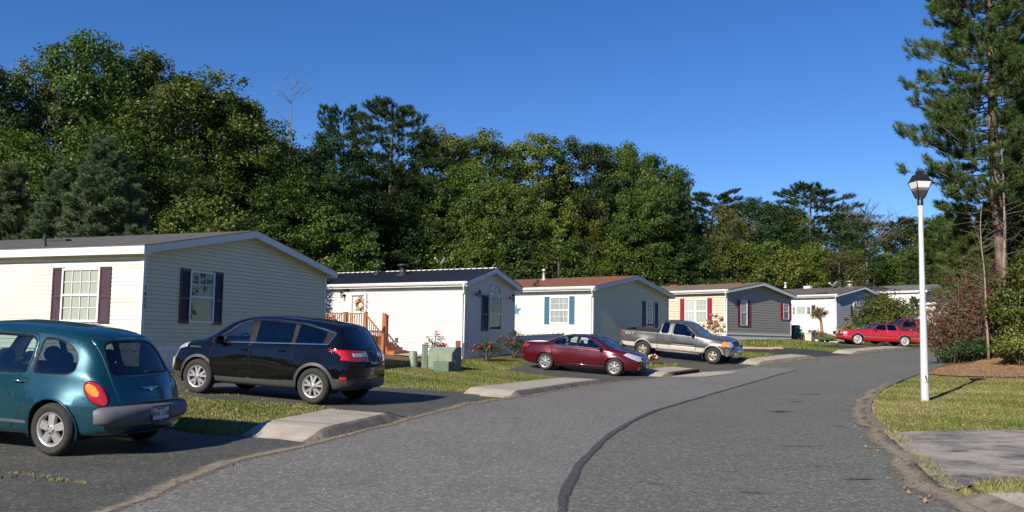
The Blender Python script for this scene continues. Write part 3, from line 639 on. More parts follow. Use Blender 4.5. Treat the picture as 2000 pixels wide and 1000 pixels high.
def wreath():
    a, z = h2.pl('l', 706, 594); p = h2.c+h2.l*a-h2.g*.04+Vector((0, 0, z)); t = thing('wreath', 'round autumn wreath of cream and orange flowers hung on the white door', 'wreath', p, h2.yaw-R(90))
    rnd = random.Random(4); bm = bmesh.new(); tube(bm, [(.24*math.cos(a_), -.02, .24*math.sin(a_)) for a_ in np.linspace(0, 2*math.pi, 25)], .035, 6, cap=False); obj('ring', bm, M('twig_brown', (.12, .07, .035), .9), t)
    for nm, mt, n in (('leaf_spray', M('wreath_leaves', (.09, .1, .03), .8, vary=.4), 60), ('blossom', M('orange_blossom', (.6, .17, .05), .7, vary=.2), 60), ('pale_blossom', M('cream_blossom', (.68, .55, .34), .7, vary=.2), 90)):
        bm = bmesh.new()
        for _ in range(n):
            a_ = rnd.uniform(0, 6.283); r_ = rnd.gauss(.24, .055); c = Vector((r_*math.cos(a_), -.03-rnd.uniform(0, .06), r_*math.sin(a_)))
            bmesh.ops.create_icosphere(bm, subdivisions=0, radius=rnd.uniform(.02, .04), matrix=Matrix.Translation(c)@Matrix.Rotation(rnd.uniform(0, 6), 4, 'X')@Matrix.Diagonal((1, .6, 1.3, 1)))
        obj(nm, bm, mt, t)
wreath()
h2.vent(737, 536, .09, .3); h2.vent(786.5, 537, .15, .4)
dish(h2, 862, 524, R(200), 'satellite dish behind the ridge of the black metal roof', .62)
h3 = House((3.99, 42.4, 2.48), 53.8, .80, 8.1, 19, 'off-white mobile home with blue shutters and rusty red-brown roof, behind the maroon sedan', siding_mat('ivory_siding', (.76, .75, .70)), siding_mat('shade_warmed_ivory_siding', (.83, .76, .51)), roof_mat('red_brown_shingles', (.25, .115, .075), .2), .22, shut=(.035, .13, .21), zrow=.115)  # gable colour lighter and warmer than the walls, countering blue shade
h3.gutter(); h3.winset('l', (1074.5, 1112.5, 580, 632), (1064, 1074), (1112.5, 1122.5), nx=4, back=M_CURT); h3.msh = M('navy_shutter', (.02, .05, .11), .45); h3.winset('g', (1260, 1277, 590, 638.5), (1254, 1260.3), (1277, 1284), nx=3, back=M('dark_curtain', (.07, .075, .065), .8, vary=.5, scale=14, stretch=(1, 1, .1)))
h3.vent(1062, 547, .06, .5, M('cream_pipe', (.6, .55, .45), .6)); h3.vent(1044, 560, .06, .12); h3.vent(1050, 558, .04, .22)
def star():
    a, z = h3.pl('l', 1009, 606); p = h3.c+h3.l*a-h3.g*.04+Vector((0, 0, z)); t = bmesh.new(); pts = []
    for i in range(10):
        r_ = .34 if i % 2 == 0 else .13; pts.append((-0.0, r_*math.sin(math.pi*i/5), r_*math.cos(math.pi*i/5)))
    c = t.verts.new((-.07, 0, 0)); vs = [t.verts.new(q) for q in pts]; bk = t.verts.new((.02, 0, 0))
    for i in range(10): t.faces.new((c, vs[i], vs[(i+1) % 10])); t.faces.new((bk, vs[(i+1) % 10], vs[i]))
    o = obj('wall_star', t, M('teal_painted_tin', (.08, .25, .30), .5, vary=.2)); o.location = p; o.rotation_euler = (0, 0, h3.yaw); tag(o, 'teal five-pointed tin star on the white wall beside the narrow home', 'wall ornament')
star()
h4 = House((12.9, 52.8, 3.07), 44.2, .66, 7.75, 19, 'beige mobile home with red shutters and grey gable behind the grey pickup', siding_mat('beige_siding', (.62, .54, .42)), siding_mat('grey_siding', (.36, .34, .29)), roof_mat('tan_brown_shingles', (.23, .17, .125), .2), .72, shut=(.24, .014, .035), zrow=.16)
h4.gutter(); r_ = h4.rect('l', 1338, 1382, 584, 632); wm = (r_[0]+r_[1])/2
h4.window('l', (r_[0], wm+.02, r_[2], r_[3]), nx=3, back=M_BLIND); h4.window('l', (wm-.02+.05, r_[1], r_[2], r_[3]), nx=3, back=M('white_blind', (.75, .75, .72), .8, vary=.05))
for q in ((1329, 1338), (1382, 1391)):
    a0, a1, _, _ = h4.rect('l', q[0], q[1], 584, 632); h4.shutter('l', (a0, a1, r_[2]-.05, r_[3]+.03))
h4.winset('g', (1445.5, 1458.7, 586, 636), (1440, 1445.5), (1458.7, 1464.5), nx=3, back=M_CURT, lower=False); h4.winset('g', (1529, 1540, 593.5, 624), (1524, 1529), (1540, 1545), nx=3, back=M_DARKIN, lower=False)
h4.flatvent(1318, 558.5, .6, .4, .08, M('rusted_vent', (.2, .05, .03), .8)); h4.flatvent(1445, 555, .5, .4, .08, M('rusted_vent', (.2, .05, .03), .8))
h5 = House((24.3, 66, 3.66), 42., .80, 8.1, 19, 'white mobile home with grey shingle roof and blue-grey gable, behind the dense green bush', siding_mat('bright_white_siding', (.78, .79, .80)), siding_mat('blue_grey_siding', (.36, .42, .50)), roof_mat('dark_grey_shingles', (.15, .13, .12), .2), 1.33, shut=(.02, .022, .028), zrow=.17)
h5.gutter()
for q, bk in (((1547.5, 1554, 598.5, 615), M_DARKIN), ((1556, 1574.5, 598.5, 615), M_BLIND), ((1576, 1584, 598.5, 615), M_DARKIN)): h5.window('l', h5.rect('l', *q), nx=2, sash=False, back=bk, ny=2 if bk is M_DARKIN else 1)
h5.shutter('l', h5.rect('l', 1585.5, 1593, 596, 617.5)); h5.winset('g', (1665.5, 1675.5, 598, 619), (1661.5, 1665.3), None, nx=3, back=M_CURT); arch_window(h5, 'g', 1665.5, 1678, 588.5, 597.5)
h5.vent(1660, 561, .22, .4, M('galvanised_vent', (.35, .3, .25), .4, metal=.6)); h5.flatvent(1578, 561.5, .6, .4, .12, M('white_vent', (.7, .7, .7), .5)); h5.flatvent(1606, 574, .7, .5, .12); h5.vent(1534, 561, .06, .3, M_WHITE)
dish(h5, 1631, 571, R(120), 'dark satellite dish on the grey shingle roof of the white home')
h6 = House((43.2, 92, 5.75), 44., .9, 9, 24, 'distant white mobile home with green shutter and patched grey roof', siding_mat('far_white_siding', (.72, .74, .76)), M_W2, roof_mat('patched_shingles', (.2, .2, .21), .3), 2.2, shut=(.02, .13, .07), zrow=.3)
h6.window('l', h6.rect('l', 1759.5, 1767, 600, 613), nx=2, back=M_CURT); h6.shutter('l', h6.rect('l', 1768, 1775, 597.5, 615))
h7 = House((41.1, 80, 3.97), 45., .9, 8, 4.5, 'distant home with a dark roof half hidden behind the brown thicket', M_W2, M_W2, roof_mat('blue_grey_shingles', (.07, .075, .09), .2), 1.8, shut=(.02, .02, .02), zrow=.3)
h7.window('l', h7.rect('l', 1822, 1834, 612, 632), nx=2, sash=False)
# ------------------------------------------------------------------ vehicles
def pchip(keys):
    X = np.array([k[0] for k in keys], float); Y = np.array([k[1] for k in keys], float)
    if len(X) == 1: return lambda x: np.full_like(np.asarray(x, float), Y[0])
    h = np.diff(X); d = np.diff(Y)/h; m = np.zeros(len(X)); m[0], m[-1] = d[0], d[-1]
    for i in range(1, len(X)-1):
        if d[i-1]*d[i] > 0: w1 = 2*h[i]+h[i-1]; w2 = h[i]+2*h[i-1]; m[i] = (w1+w2)/(w1/d[i-1]+w2/d[i])
    def f(x):
        x = np.clip(np.asarray(x, float), X[0], X[-1]); i = np.clip(np.searchsorted(X, x, 'right')-1, 0, len(h)-1); t = (x-X[i])/h[i]
        return (2*t**3-3*t*t+1)*Y[i]+(t**3-2*t*t+t)*h[i]*m[i]+(-2*t**3+3*t*t)*Y[i+1]+(t**3-t*t)*h[i]*m[i+1]
    return f
def rpoly(pts, r=.04, k=3):
    "round the corners of a polygon"
    out = []; n = len(pts)
    for i in range(n):
        p = Vector(pts[i]); a = Vector(pts[i-1])-p; b = Vector(pts[(i+1) % n])-p; rr = r[i] if isinstance(r, (list, tuple)) else r; ra = min(rr, a.length*.45); rb = min(rr, b.length*.45)
        A = p+a.normalized()*ra; B = p+b.normalized()*rb
        for j in range(k+1): t = j/k; out.append(tuple(A*(1-t)**2+p*2*t*(1-t)+B*t*t))
    return out
def grow(pts, d):
    n = len(pts); P = [Vector(p) for p in pts]; ar = sum(P[i].x*P[(i+1) % n].y-P[(i+1) % n].x*P[i].y for i in range(n)); s = 1 if ar > 0 else -1; out = []
    for i in range(n):
        e1 = (P[i]-P[i-1]); e2 = (P[(i+1) % n]-P[i]); e1 = e1 if e1.length > 1e-6 else e2; n1 = Vector((e1.y, -e1.x)).normalized()*s; n2 = Vector((e2.y, -e2.x)).normalized()*s if e2.length > 1e-6 else n1
        v = (n1+n2); v = v.normalized() if v.length > 1e-6 else n1; out.append(tuple(P[i]+v*d))
    return out
def circ(cx, cz, r, n=28, a0=0): return [(cx+r*math.cos(2*math.pi*i/n+a0), cz+r*math.sin(2*math.pi*i/n+a0)) for i in range(n)]
def inside(p, poly):
    x, y = p; c = False; n = len(poly)
    for i in range(n):
        x1, y1 = poly[i]; x2, y2 = poly[(i+1) % n]
        if (y1 > y) != (y2 > y) and x < (x2-x1)*(y-y1)/(y2-y1)+x1: c = not c
    return c
class Car:
    def __init__(s, name, label, L, prof, group='cars and trucks parked on the driveways', bump=None, bow=(.12, .14), dx=.045):
        s.name, s.L = name, L; s.t = thing(name, label, 'car' if 'pickup' not in name else 'pickup truck', group=group)
        f = {k: pchip(v) for k, v in prof.items() if k[0] != '_'}; s.f = f
        n = int(L/dx); u = np.linspace(0, 1, n+1); xs = L*u; xs = np.unique(np.concatenate([xs, np.linspace(0, .12, 7), L-np.linspace(0, .15, 7), prof.get('_x', [])])) if True else xs
        zr, zb, ws, w, zm, wb, zbelt, wr, cr = [f[k](xs) for k in ('zr', 'zb', 'ws', 'w', 'zm', 'wb', 'zbelt', 'wr', 'cr')]
        rad = prof.get('_rad', (.02, .05, .05, .12, .15, .06, .10, .3, 0)); sub = (2, 1, 2, 4, 6, 5, 4, 4); V = []; K = 3
        for i, x in enumerate(xs):
            c = [(0, zb[i]), (.8*ws[i], zb[i]), (ws[i], zb[i]+.04), (w[i], zm[i]-.12), (w[i], zm[i]+.1), (wb[i], zbelt[i]), (wr[i], zr[i]-cr[i]), (wr[i]*.62, zr[i]-cr[i]*.28), (0, zr[i])]
            pts = []
            for j in range(9):
                p = np.array(c[j])
                if j in (0, 8): pts.append([p]); continue
                a = np.array(c[j-1])-p; b = np.array(c[j+1])-p; la = max(np.linalg.norm(a), 1e-6); lb = max(np.linalg.norm(b), 1e-6); A = p+a/la*min(rad[j], la*.45); B = p+b/lb*min(rad[j], lb*.45)
                pts.append([A*(1-t)**2+p*2*t*(1-t)+B*t*t for t in np.linspace(0, 1, K+1)])
            sec = []
            for j in range(8):
                sec += pts[j]; a, b = pts[j][-1], pts[j+1][0]
                for q in range(1, sub[j]+1): sec.append(a+(b-a)*q/(sub[j]+1))
            sec += pts[8]; V.append(sec)
        V = np.array(V); m = V.shape[1]; s.wmax = max(w); bm = s.bm = bmesh.new()
        def bowx(x, y):
            k = min(1, abs(y)/s.wmax)**2.4; e0 = max(0, 1-x/.9); e1 = max(0, 1-(L-x)/1.1); return x+bow[0]*k*e0**1.5-bow[1]*k*e1**1.5
        rows = []
        for i, x in enumerate(xs):
            lft, rgt = [], []
            for j in range(m):
                y, z = V[i, j]
                if bump: y += bump(x, z)*(1 if j not in (0, m-1) else 0)*(min(1, abs(V[i, j][0])/(.5*s.wmax)))**2
                xx = bowx(x, y); v = bm.verts.new((xx, y, z)); lft.append(v); rgt.append(v if j in (0, m-1) else bm.verts.new((xx, -y, z)))
            rows.append(lft+rgt[-2:0:-1])
        k = len(rows[0])
        for a, b in zip(rows, rows[1:]):
            for j in range(k): f_ = bm.faces.new((a[j], a[(j+1) % k], b[(j+1) % k], b[j])); f_.smooth = True
        for rr, fl in ((rows[0], 1), (rows[-1], 0)):      # end faces as strips between mirrored points
            for j in range(m-1):
                q = [rr[j], rr[j+1], rr[(k-j-1) % k], rr[(k-j) % k]]; q = list(dict.fromkeys(q)); f_ = bm.faces.new(q); f_.smooth = True
        bmesh.ops.recalc_face_normals(bm, faces=bm.faces)
        s.lay = bm.faces.layers.int.new('part'); s.parts = {}; s.order = []
    def cut(s, name, poly, axis='y', side=0, zfilt=None, nmin=.2, ks=0):
        "mark the skin inside a polygon seen along an axis as a part"
        bm = s.bm; ax = {'y': (0, 2), 'x': (1, 2), 'z': (0, 1)}[axis]; k = {'y': 1, 'x': 0, 'z': 2}[axis]
        for sd_ in ((1, -1) if (axis == 'y' and side == 0) else (side,)):
            key = (name, sd_ if axis == 'y' else ks)
            if key not in s.parts: s.parts[key] = len(s.parts)+1; s.order.append(key)
            idn = s.parts[key]; x0 = min(p[0] for p in poly); x1 = max(p[0] for p in poly); z0 = min(p[1] for p in poly); z1 = max(p[1] for p in poly)
            def ok(f):
                c = f.calc_center_median()
                if f.normal[k]*sd_ < nmin: return False
                if axis == 'y' and c.y*sd_ < .12: return False
                return not zfilt or zfilt(c)
            bm.normal_update(); cand = []
            for f in bm.faces:
                if not ok(f): continue
                cs = [(v.co[ax[0]], v.co[ax[1]]) for v in f.verts]
                if max(c[0] for c in cs) < x0 or min(c[0] for c in cs) > x1 or max(c[1] for c in cs) < z0 or min(c[1] for c in cs) > z1: continue
                cand.append(f)
            n = len(poly)
            for i in range(n):
                a = poly[i]; b = poly[(i+1) % n]; d = (b[0]-a[0], b[1]-a[1])
                if math.hypot(*d) < 1e-5: continue
                no = [0, 0, 0]; no[ax[0]], no[ax[1]] = d[1], -d[0]; co = [0, 0, 0]; co[ax[0]], co[ax[1]] = a
                # only faces near this edge
                lo = (min(a[0], b[0])-.15, min(a[1], b[1])-.15); hi = (max(a[0], b[0])+.15, max(a[1], b[1])+.15)
                near = [f for f in cand if f.is_valid and any(lo[0] <= v.co[ax[0]] <= hi[0] and lo[1] <= v.co[ax[1]] <= hi[1] for v in f.verts)]
                if not near: continue
                g = list({v for f in near for v in f.verts})+list({e for f in near for e in f.edges})+near
                r_ = bmesh.ops.bisect_plane(bm, geom=g, plane_co=co, plane_no=no, dist=1e-5)
                cand = list({f for f in cand if f.is_valid} | {f for f in r_['geom'] if isinstance(f, bmesh.types.BMFace) and f.is_valid})
            for f in cand:
                c = f.calc_center_median()
                if f.is_valid and inside((c[ax[0]], c[ax[1]]), poly): f[s.lay] = idn; f.smooth = True
    def cutrot(s, name, poly, ang, nmin=.1, zfilt=None):
        for sd_ in (1, -1):
            bmesh.ops.rotate(s.bm, cent=(0, 0, 0), matrix=Matrix.Rotation(-ang*sd_, 3, 'Z'), verts=s.bm.verts); s.cut(name, poly, 'y', sd_, nmin=nmin, zfilt=zfilt); bmesh.ops.rotate(s.bm, cent=(0, 0, 0), matrix=Matrix.Rotation(ang*sd_, 3, 'Z'), verts=s.bm.verts)
    def hole(s, name='hole'):
        ids = {v for k, v in s.parts.items() if k[0] == name}
        bmesh.ops.delete(s.bm, geom=[f for f in s.bm.faces if f[s.lay] in ids], context='FACES')
    def finish(s, paint, spec, solid=.018, interior=None):
        "spec: name -> (object name, material, inset, parent name)"
        bm = s.bm; bm.normal_update(); out = {}; body_only = {0}
        groups = {}
        for key in s.order:
            sp = spec.get(key[0])
            if sp is None: body_only.add(s.parts[key]); continue
            groups[key] = s.parts[key]
        mats = [paint, interior or M('car_interior_dark', (.03, .03, .032), .9)]; bodymi = {}
        for key in s.order:
            if key[0] not in spec and key[0] in getattr(s, 'bodymat', {}): mats.append(s.bodymat[key[0]]); bodymi[s.parts[key]] = len(mats)-1
        def make(nm, ids, mt, inset, parent, sol):
            b2 = bm.copy(); l2 = b2.faces.layers.int['part']; b2.normal_update(); nor = {v.index: v.normal.copy() for v in b2.verts}
            for i, v in enumerate(b2.verts): pass
            if inset:
                for v in b2.verts: v.co -= v.normal*inset
            bmesh.ops.delete(b2, geom=[f for f in b2.faces if f[l2] not in ids], context='FACES')
            if not b2.faces: b2.free(); return None
            for f in b2.faces: f.material_index = bodymi.get(f[l2], 0)
            me = bpy.data.meshes.new(nm); b2.to_mesh(me); b2.free(); o = link(nm, me, parent, mt)
            if sol: md = o.modifiers.new('skin', 'SOLIDIFY'); md.thickness = sol; md.offset = -1; md.material_offset = 1 if isinstance(mt, list) and len(mt) > 1 else 0; md.material_offset_rim = 0; md.use_rim = True
            return o
        s.body = make('body', body_only, mats, 0, s.t, solid)
        for key, idn in groups.items():
            nm, mt, inset, par = spec[key[0]]
            pr = s.t if par is None else (s.body if par == 'body' else out.get((par, key[1])) or out.get((par, 0)) or s.t)
            out[key] = make(nm, {idn}, mt, inset, pr, 0 if inset and 'glass' in nm or nm in ('windshield', 'side_window', 'rear_window') else solid)
        s.out = out; bm.free()
    def place(s, near_px, side, xr, track, az, off=.026):
        "near rear wheel contact seen at a pixel"
        p = G(*near_px) if len(near_px) == 2 and near_px[0] > 70 else near_px; c, sn = math.cos(az), math.sin(az); lx, ly = xr, side*track
        ox, oy = p[0]-(lx*c-ly*sn), p[1]-(lx*sn+ly*c); W4 = []
        for x in (xr, s.xf):
            for y in (track, -track): wx, wy = ox+x*c-y*sn, oy+x*sn+y*c; W4.append((x, y, hz(wx, wy)+off))
        A = np.array([(a, b, 1) for a, b, _ in W4]); sol = np.linalg.lstsq(A, np.array([w[2] for w in W4]), rcond=None)[0]
        s.t.location = (ox, oy, sol[2]); mx = Vector((c, sn, sol[0])).normalized(); my = Vector((-sn, c, sol[1])); mz = mx.cross(my).normalized(); my = mz.cross(mx)
        s.t.rotation_euler = Matrix((mx, my, mz)).transposed().to_euler()
    def liner(s, xw, r, zc, w0, w1):
        for x in xw:
            for sd_ in (1, -1):
                bm = bmesh.new(); n = 20; A = []; B = []
                for i in range(n+1): a = math.pi*i/n*1.2-.1*math.pi; A.append(bm.verts.new((x+r*math.cos(a), sd_*w1, zc+r*math.sin(a)))); B.append(bm.verts.new((x+r*math.cos(a), sd_*w0, zc+r*math.sin(a))))
                for i in range(n): bm.faces.new((A[i], A[i+1], B[i+1], B[i]))
                bm.faces.new(B); obj('wheel_liner', bm, M('black_liner', (.012, .012, .012), .95), s.body)
    def wheels(s, xs, r, rim, wid, track, style, mat_rim, whitewall=False, name='wheel'):
        for x in xs:
            for sd_ in (1, -1):
                wo = bpy.data.objects.new(name, None); COL.objects.link(wo); wo.parent = s.t; wo.location = (x, sd_*(track), r); wo.rotation_euler = (0, 0, 0 if sd_ < 0 else math.pi); wo.empty_display_size = .1
                # outward = local -y
                bm = bmesh.new(); h = wid/2
                lathe(bm, [(rim-.012, h-.03), (rim+.02, h-.005), ((r+rim)/2+.01, h), (r-.03, h-.012), (r-.008, h-.035), (r, h-.06), (r, -h+.06), (r-.008, -h+.035), (r-.03, -h+.012), ((r+rim)/2+.012, -h), ((r+rim)/2+.01, -h), (rim+.02, -h+.005), (rim-.012, -h+.03)], 40, axis='y')
                for f in bm.faces: f.material_index = 0
                ty = obj('tyre', bm, M('tyre_rubber', (.025, .025, .025), .85, vary=.25, scale=20), wo)
                if whitewall: bm = bmesh.new(); lathe(bm, [(rim+.012, -h-.0), (rim+.045, -h-.006)], 40, axis='y'); obj('white_sidewall', bm, M('whitewall', (.65, .62, .55), .7), ty)
                bm = bmesh.new(); lathe(bm, [(rim-.02, h-.03), (rim-.035, -h+.06), (rim-.02, -h+.03), (rim-.0, -h+.018), (rim+.008, -h+.02)], 40, axis='y')   # barrel and lip
                yo = -h+.035
                def plate(pts, y0, y1):
                    a = [bm.verts.new((p[0], y0+(math.hypot(*p[:2])/rim)*0, p[1])) for p in pts]; b = [bm.verts.new((p[0], y1, p[1])) for p in pts]; bm.faces.new(a)
                    for i in range(len(pts)): bm.faces.new((a[i], b[i], b[(i+1) % len(pts)], a[(i+1) % len(pts)]))
                if style[0] == 'spoke':
                    _, n, wi, wo_, pair = style
                    for i in range(n):
                        for pr in ((-pair, pair) if pair else (0,)):
                            a = 2*math.pi*i/n+R(90); c_, s_ = math.cos(a), math.sin(a); c2, s2 = math.cos(a+pr), math.sin(a+pr); r0, r1 = .045, rim-.012
                            base_ = Vector((c_*r0, s_*r0)); tip = Vector((c2*r1, s2*r1)); d = (tip-base_).normalized(); nn = Vector((-d.y, d.x)); md_ = base_.lerp(tip, .5)
                            q = [base_-nn*wi/2, base_+nn*wi/2, tip+nn*wo_/2, tip-nn*wo_/2]
                            a_ = [bm.verts.new((p.x, yo-.012+(.014 if k in (2, 3) else 0), p.y)) for k, p in enumerate(q)]; b_ = [bm.verts.new((p.x, yo+.03, p.y)) for p in (base_-nn*(wi/2+.01), base_+nn*(wi/2+.01), tip+nn*(wo_/2+.01), tip-nn*(wo_/2+.01))]
                            bm.faces.new(a_)
                            for k in range(4): bm.faces.new((a_[k], b_[k], b_[(k+1) % 4], a_[(k+1) % 4]))
                    lathe(bm, [(.001, yo-.022), (.03, yo-.022), (.062, yo-.014), (.075, yo+.03)], 20, axis='y')
                else:
                    lathe(bm, [(.001, yo-.03), (.03, yo-.03), (.05, yo-.01), (.12, yo-.005), (.15, yo-.02), (rim-.02, yo-.006), (rim, yo+.01)], 36, axis='y')
                bmesh.ops.recalc_face_normals(bm, faces=bm.faces); ro = obj('rim', bm, mat_rim, wo)
                bm = bmesh.new(); lathe(bm, [(.001, yo+.06), (rim-.03, yo+.06)], 24, axis='y'); obj('brake_disc', bm, M('brake_dark', (.03, .028, .026), .6, metal=.4), ro)
                bm = bmesh.new()
                for i in range(5): a = 2*math.pi*(i+.5)/5+R(90); lathe(bm, [(.001, yo-.024), (.011, yo-.022), (.011, yo)], 6, axis='y', c=(.042*math.cos(a), 0, .042*math.sin(a)))
                obj('wheel_nut', bm, M('dark_nut', (.05, .05, .05), .4, metal=.6), ro)
    def seats(s, xs, zb, hs, mat, w=.5, ys=(.38, -.38)):
        for x in xs:
            for y in ys:
                bm = bmesh.new(); bmesh.ops.create_cube(bm, size=1, matrix=Matrix.Translation((x-.08, y, zb+hs/2))@Matrix.Rotation(R(-14), 4, 'Y')@Matrix.Diagonal((.13, w, hs, 1)))
                bmesh.ops.create_cube(bm, size=1, matrix=Matrix.Translation((x+.22, y, zb+.02))@Matrix.Diagonal((.52, w, .14, 1))); bmesh.ops.bevel(bm, geom=bm.edges[:], offset=.045, segments=3, affect='EDGES', profile=.6)
                st = obj('seat', bm, mat, s.t, True); bm = bmesh.new(); bmesh.ops.create_icosphere(bm, subdivisions=3, radius=1, matrix=Matrix.Translation((x-.17, y, zb+hs+.09))@Matrix.Diagonal((.06, .145, .11, 1))); obj('headrest', bm, mat, st, True)
    def interior(s, x0, x1, z, w, dash_x, dash_z, wheel_y=.37):
        md = M('car_interior_dark', (.03, .03, .032), .9); box('floor', x0, x1, -w, w, z-.12, z, md, s.t)
        box('dashboard', dash_x, dash_x+.42, -w, w, z+.1, dash_z, md, s.t, .04)
        bm = bmesh.new(); c = Vector((dash_x-.12, wheel_y, dash_z-.02)); pts = [c+Vector((math.sin(a)*-.18*.35, math.cos(a)*.185, math.sin(a)*.185)) for a in np.linspace(0, 2*math.pi, 25)]; tube(bm, pts, .015, 6, cap=False); tube(bm, [c, c+Vector((.2, 0, -.1))], .03, 6); tube(bm, [c+Vector((0, -.17, 0)), c+Vector((0, .17, 0))], .014, 5); obj('steering_wheel', bm, md, s.t)
    def mirror(s, x, z, y, mat, sz=(.09, .11, .075), glassm=None):
        for sd_ in (1, -1):
            bm = bmesh.new(); bmesh.ops.create_icosphere(bm, subdivisions=3, radius=1); bmesh.ops.scale(bm, vec=sz, verts=bm.verts)
            for v in bm.verts:
                if v.co.x < -.35*sz[0]: v.co.x = -.35*sz[0]
            bmesh.ops.translate(bm, vec=(x, sd_*(y+.1), z), verts=bm.verts); tube(bm, [(x+.01, sd_*(y-.06), z-.04), (x, sd_*(y+.06), z-.02)], .03, 8); obj('wing_mirror', bm, mat, s.t, True)
    def handle(s, x, z, y, mat, L=.17, both=True, parent='door', cup=True):
        for sd_ in (1, -1):
            bm = bmesh.new(); tube(bm, [(x-L/2, sd_*(y-.01), z), (x-L/2+.02, sd_*(y+.028), z), (x+L/2-.02, sd_*(y+.028), z), (x+L/2, sd_*(y-.01), z)], .013, 8); par = s.out.get((parent, sd_), s.body) or s.body; obj('handle', bm, mat, par, True)
    def plate(s, x, z, w, h, lines, back, ink, front=False, tilt=0, y=0, frame=None):
        bm = bmesh.new(); bx(bm, -.006, .0, -w/2, w/2, -h/2, h/2); o = obj('licence_plate', bm, back, s.t); o.location = (x, y, z); o.rotation_euler = (0, R(tilt), math.pi if front else 0)
        if frame:
            bm = bmesh.new(); e = .018
            bx(bm, -.012, -.001, -w/2-e, w/2+e, h/2, h/2+e); bx(bm, -.012, -.001, -w/2-e, w/2+e, -h/2-e*1.6, -h/2); bx(bm, -.012, -.001, -w/2-e, -w/2, -h/2, h/2); bx(bm, -.012, -.001, w/2, w/2+e, -h/2, h/2); obj('plate_frame', bm, frame, o)
        for body, size, zz, mt in lines: text('lettering', body, size, mt or ink, o, (-.0135 if zz < -h/2 else -.008, 0, zz), (R(90), 0, R(-90)), .001)
        return o
def carpaint(name, col, flake=.3, rough=.28, metal=.5, coat=1.):
    b = NB(name); n = b.noise(220, 2, .5); n2 = b.noise(1.5, 4, .6)
    c = b.mix(flake, col, tuple(min(1, v*1.7+.01) for v in col)); f = b.ramp(n, [(.45, 0), (.7, flake)]); b.base(b.mix(f, col, tuple(min(1, v*1.9+.012) for v in col)))
    r_ = b.ramp(n2, [(.3, rough*.85), (.7, rough*1.2)]); b.L(r_, b.bs.inputs['Roughness']); b.set(Metallic=metal, Coat_Weight=coat, Coat_Roughness=.025); MATS[name] = b.m; return b.m
M_CHROME = M('chrome', (.75, .75, .75), .12, metal=1, vary=0); M_ALLOY = M('silver_alloy', (.50, .50, .50), .3, metal=.6, vary=.08, scale=20); M_BLK = M('black_plastic', (.018, .018, .019), .55, vary=.15); M_TRIMB = M('black_window_trim', (.010, .010, .010), .35, vary=0, spec=.15)
M_GAP = M('panel_gap', (.006, .006, .006), .9, vary=0); M_RED = M('red_tail_lens', (.42, .008, .012), .12, coat=1, vary=.25, scale=30); M_AMB = M('amber_lens', (.75, .26, .02), .12, coat=1, vary=.2, scale=30); M_CLR = M('clear_lens', (.55, .57, .6), .1, coat=1, vary=.3, scale=25, metal=.4)
G_CLEAR = glass('car_glass_light', (.62, .72, .68), .0, .06); G_TINT = glass('car_glass_tinted', (.16, .18, .18), .0, .05); G_PRIV = glass('car_glass_privacy', (.035, .04, .045), .0, .05)
M_SEATD = M('dark_seat_cloth', (.035, .035, .04), .9); M_PLW = M('plate_white', (.55, .57, .6), .5, vary=.05); M_INK = M('plate_ink', (.02, .02, .03), .6); M_PLB = M('plate_blue_tint', (.33, .45, .55), .5, vary=.1)
def doors(c, polys, gap=.008):
    for i, p in enumerate(polys): c.cut('gap', grow(p, gap)); c.cut('door%d' % i, p)
DS = lambda m: {'door%d' % i: ('door', m, 0, None) for i in range(3)}
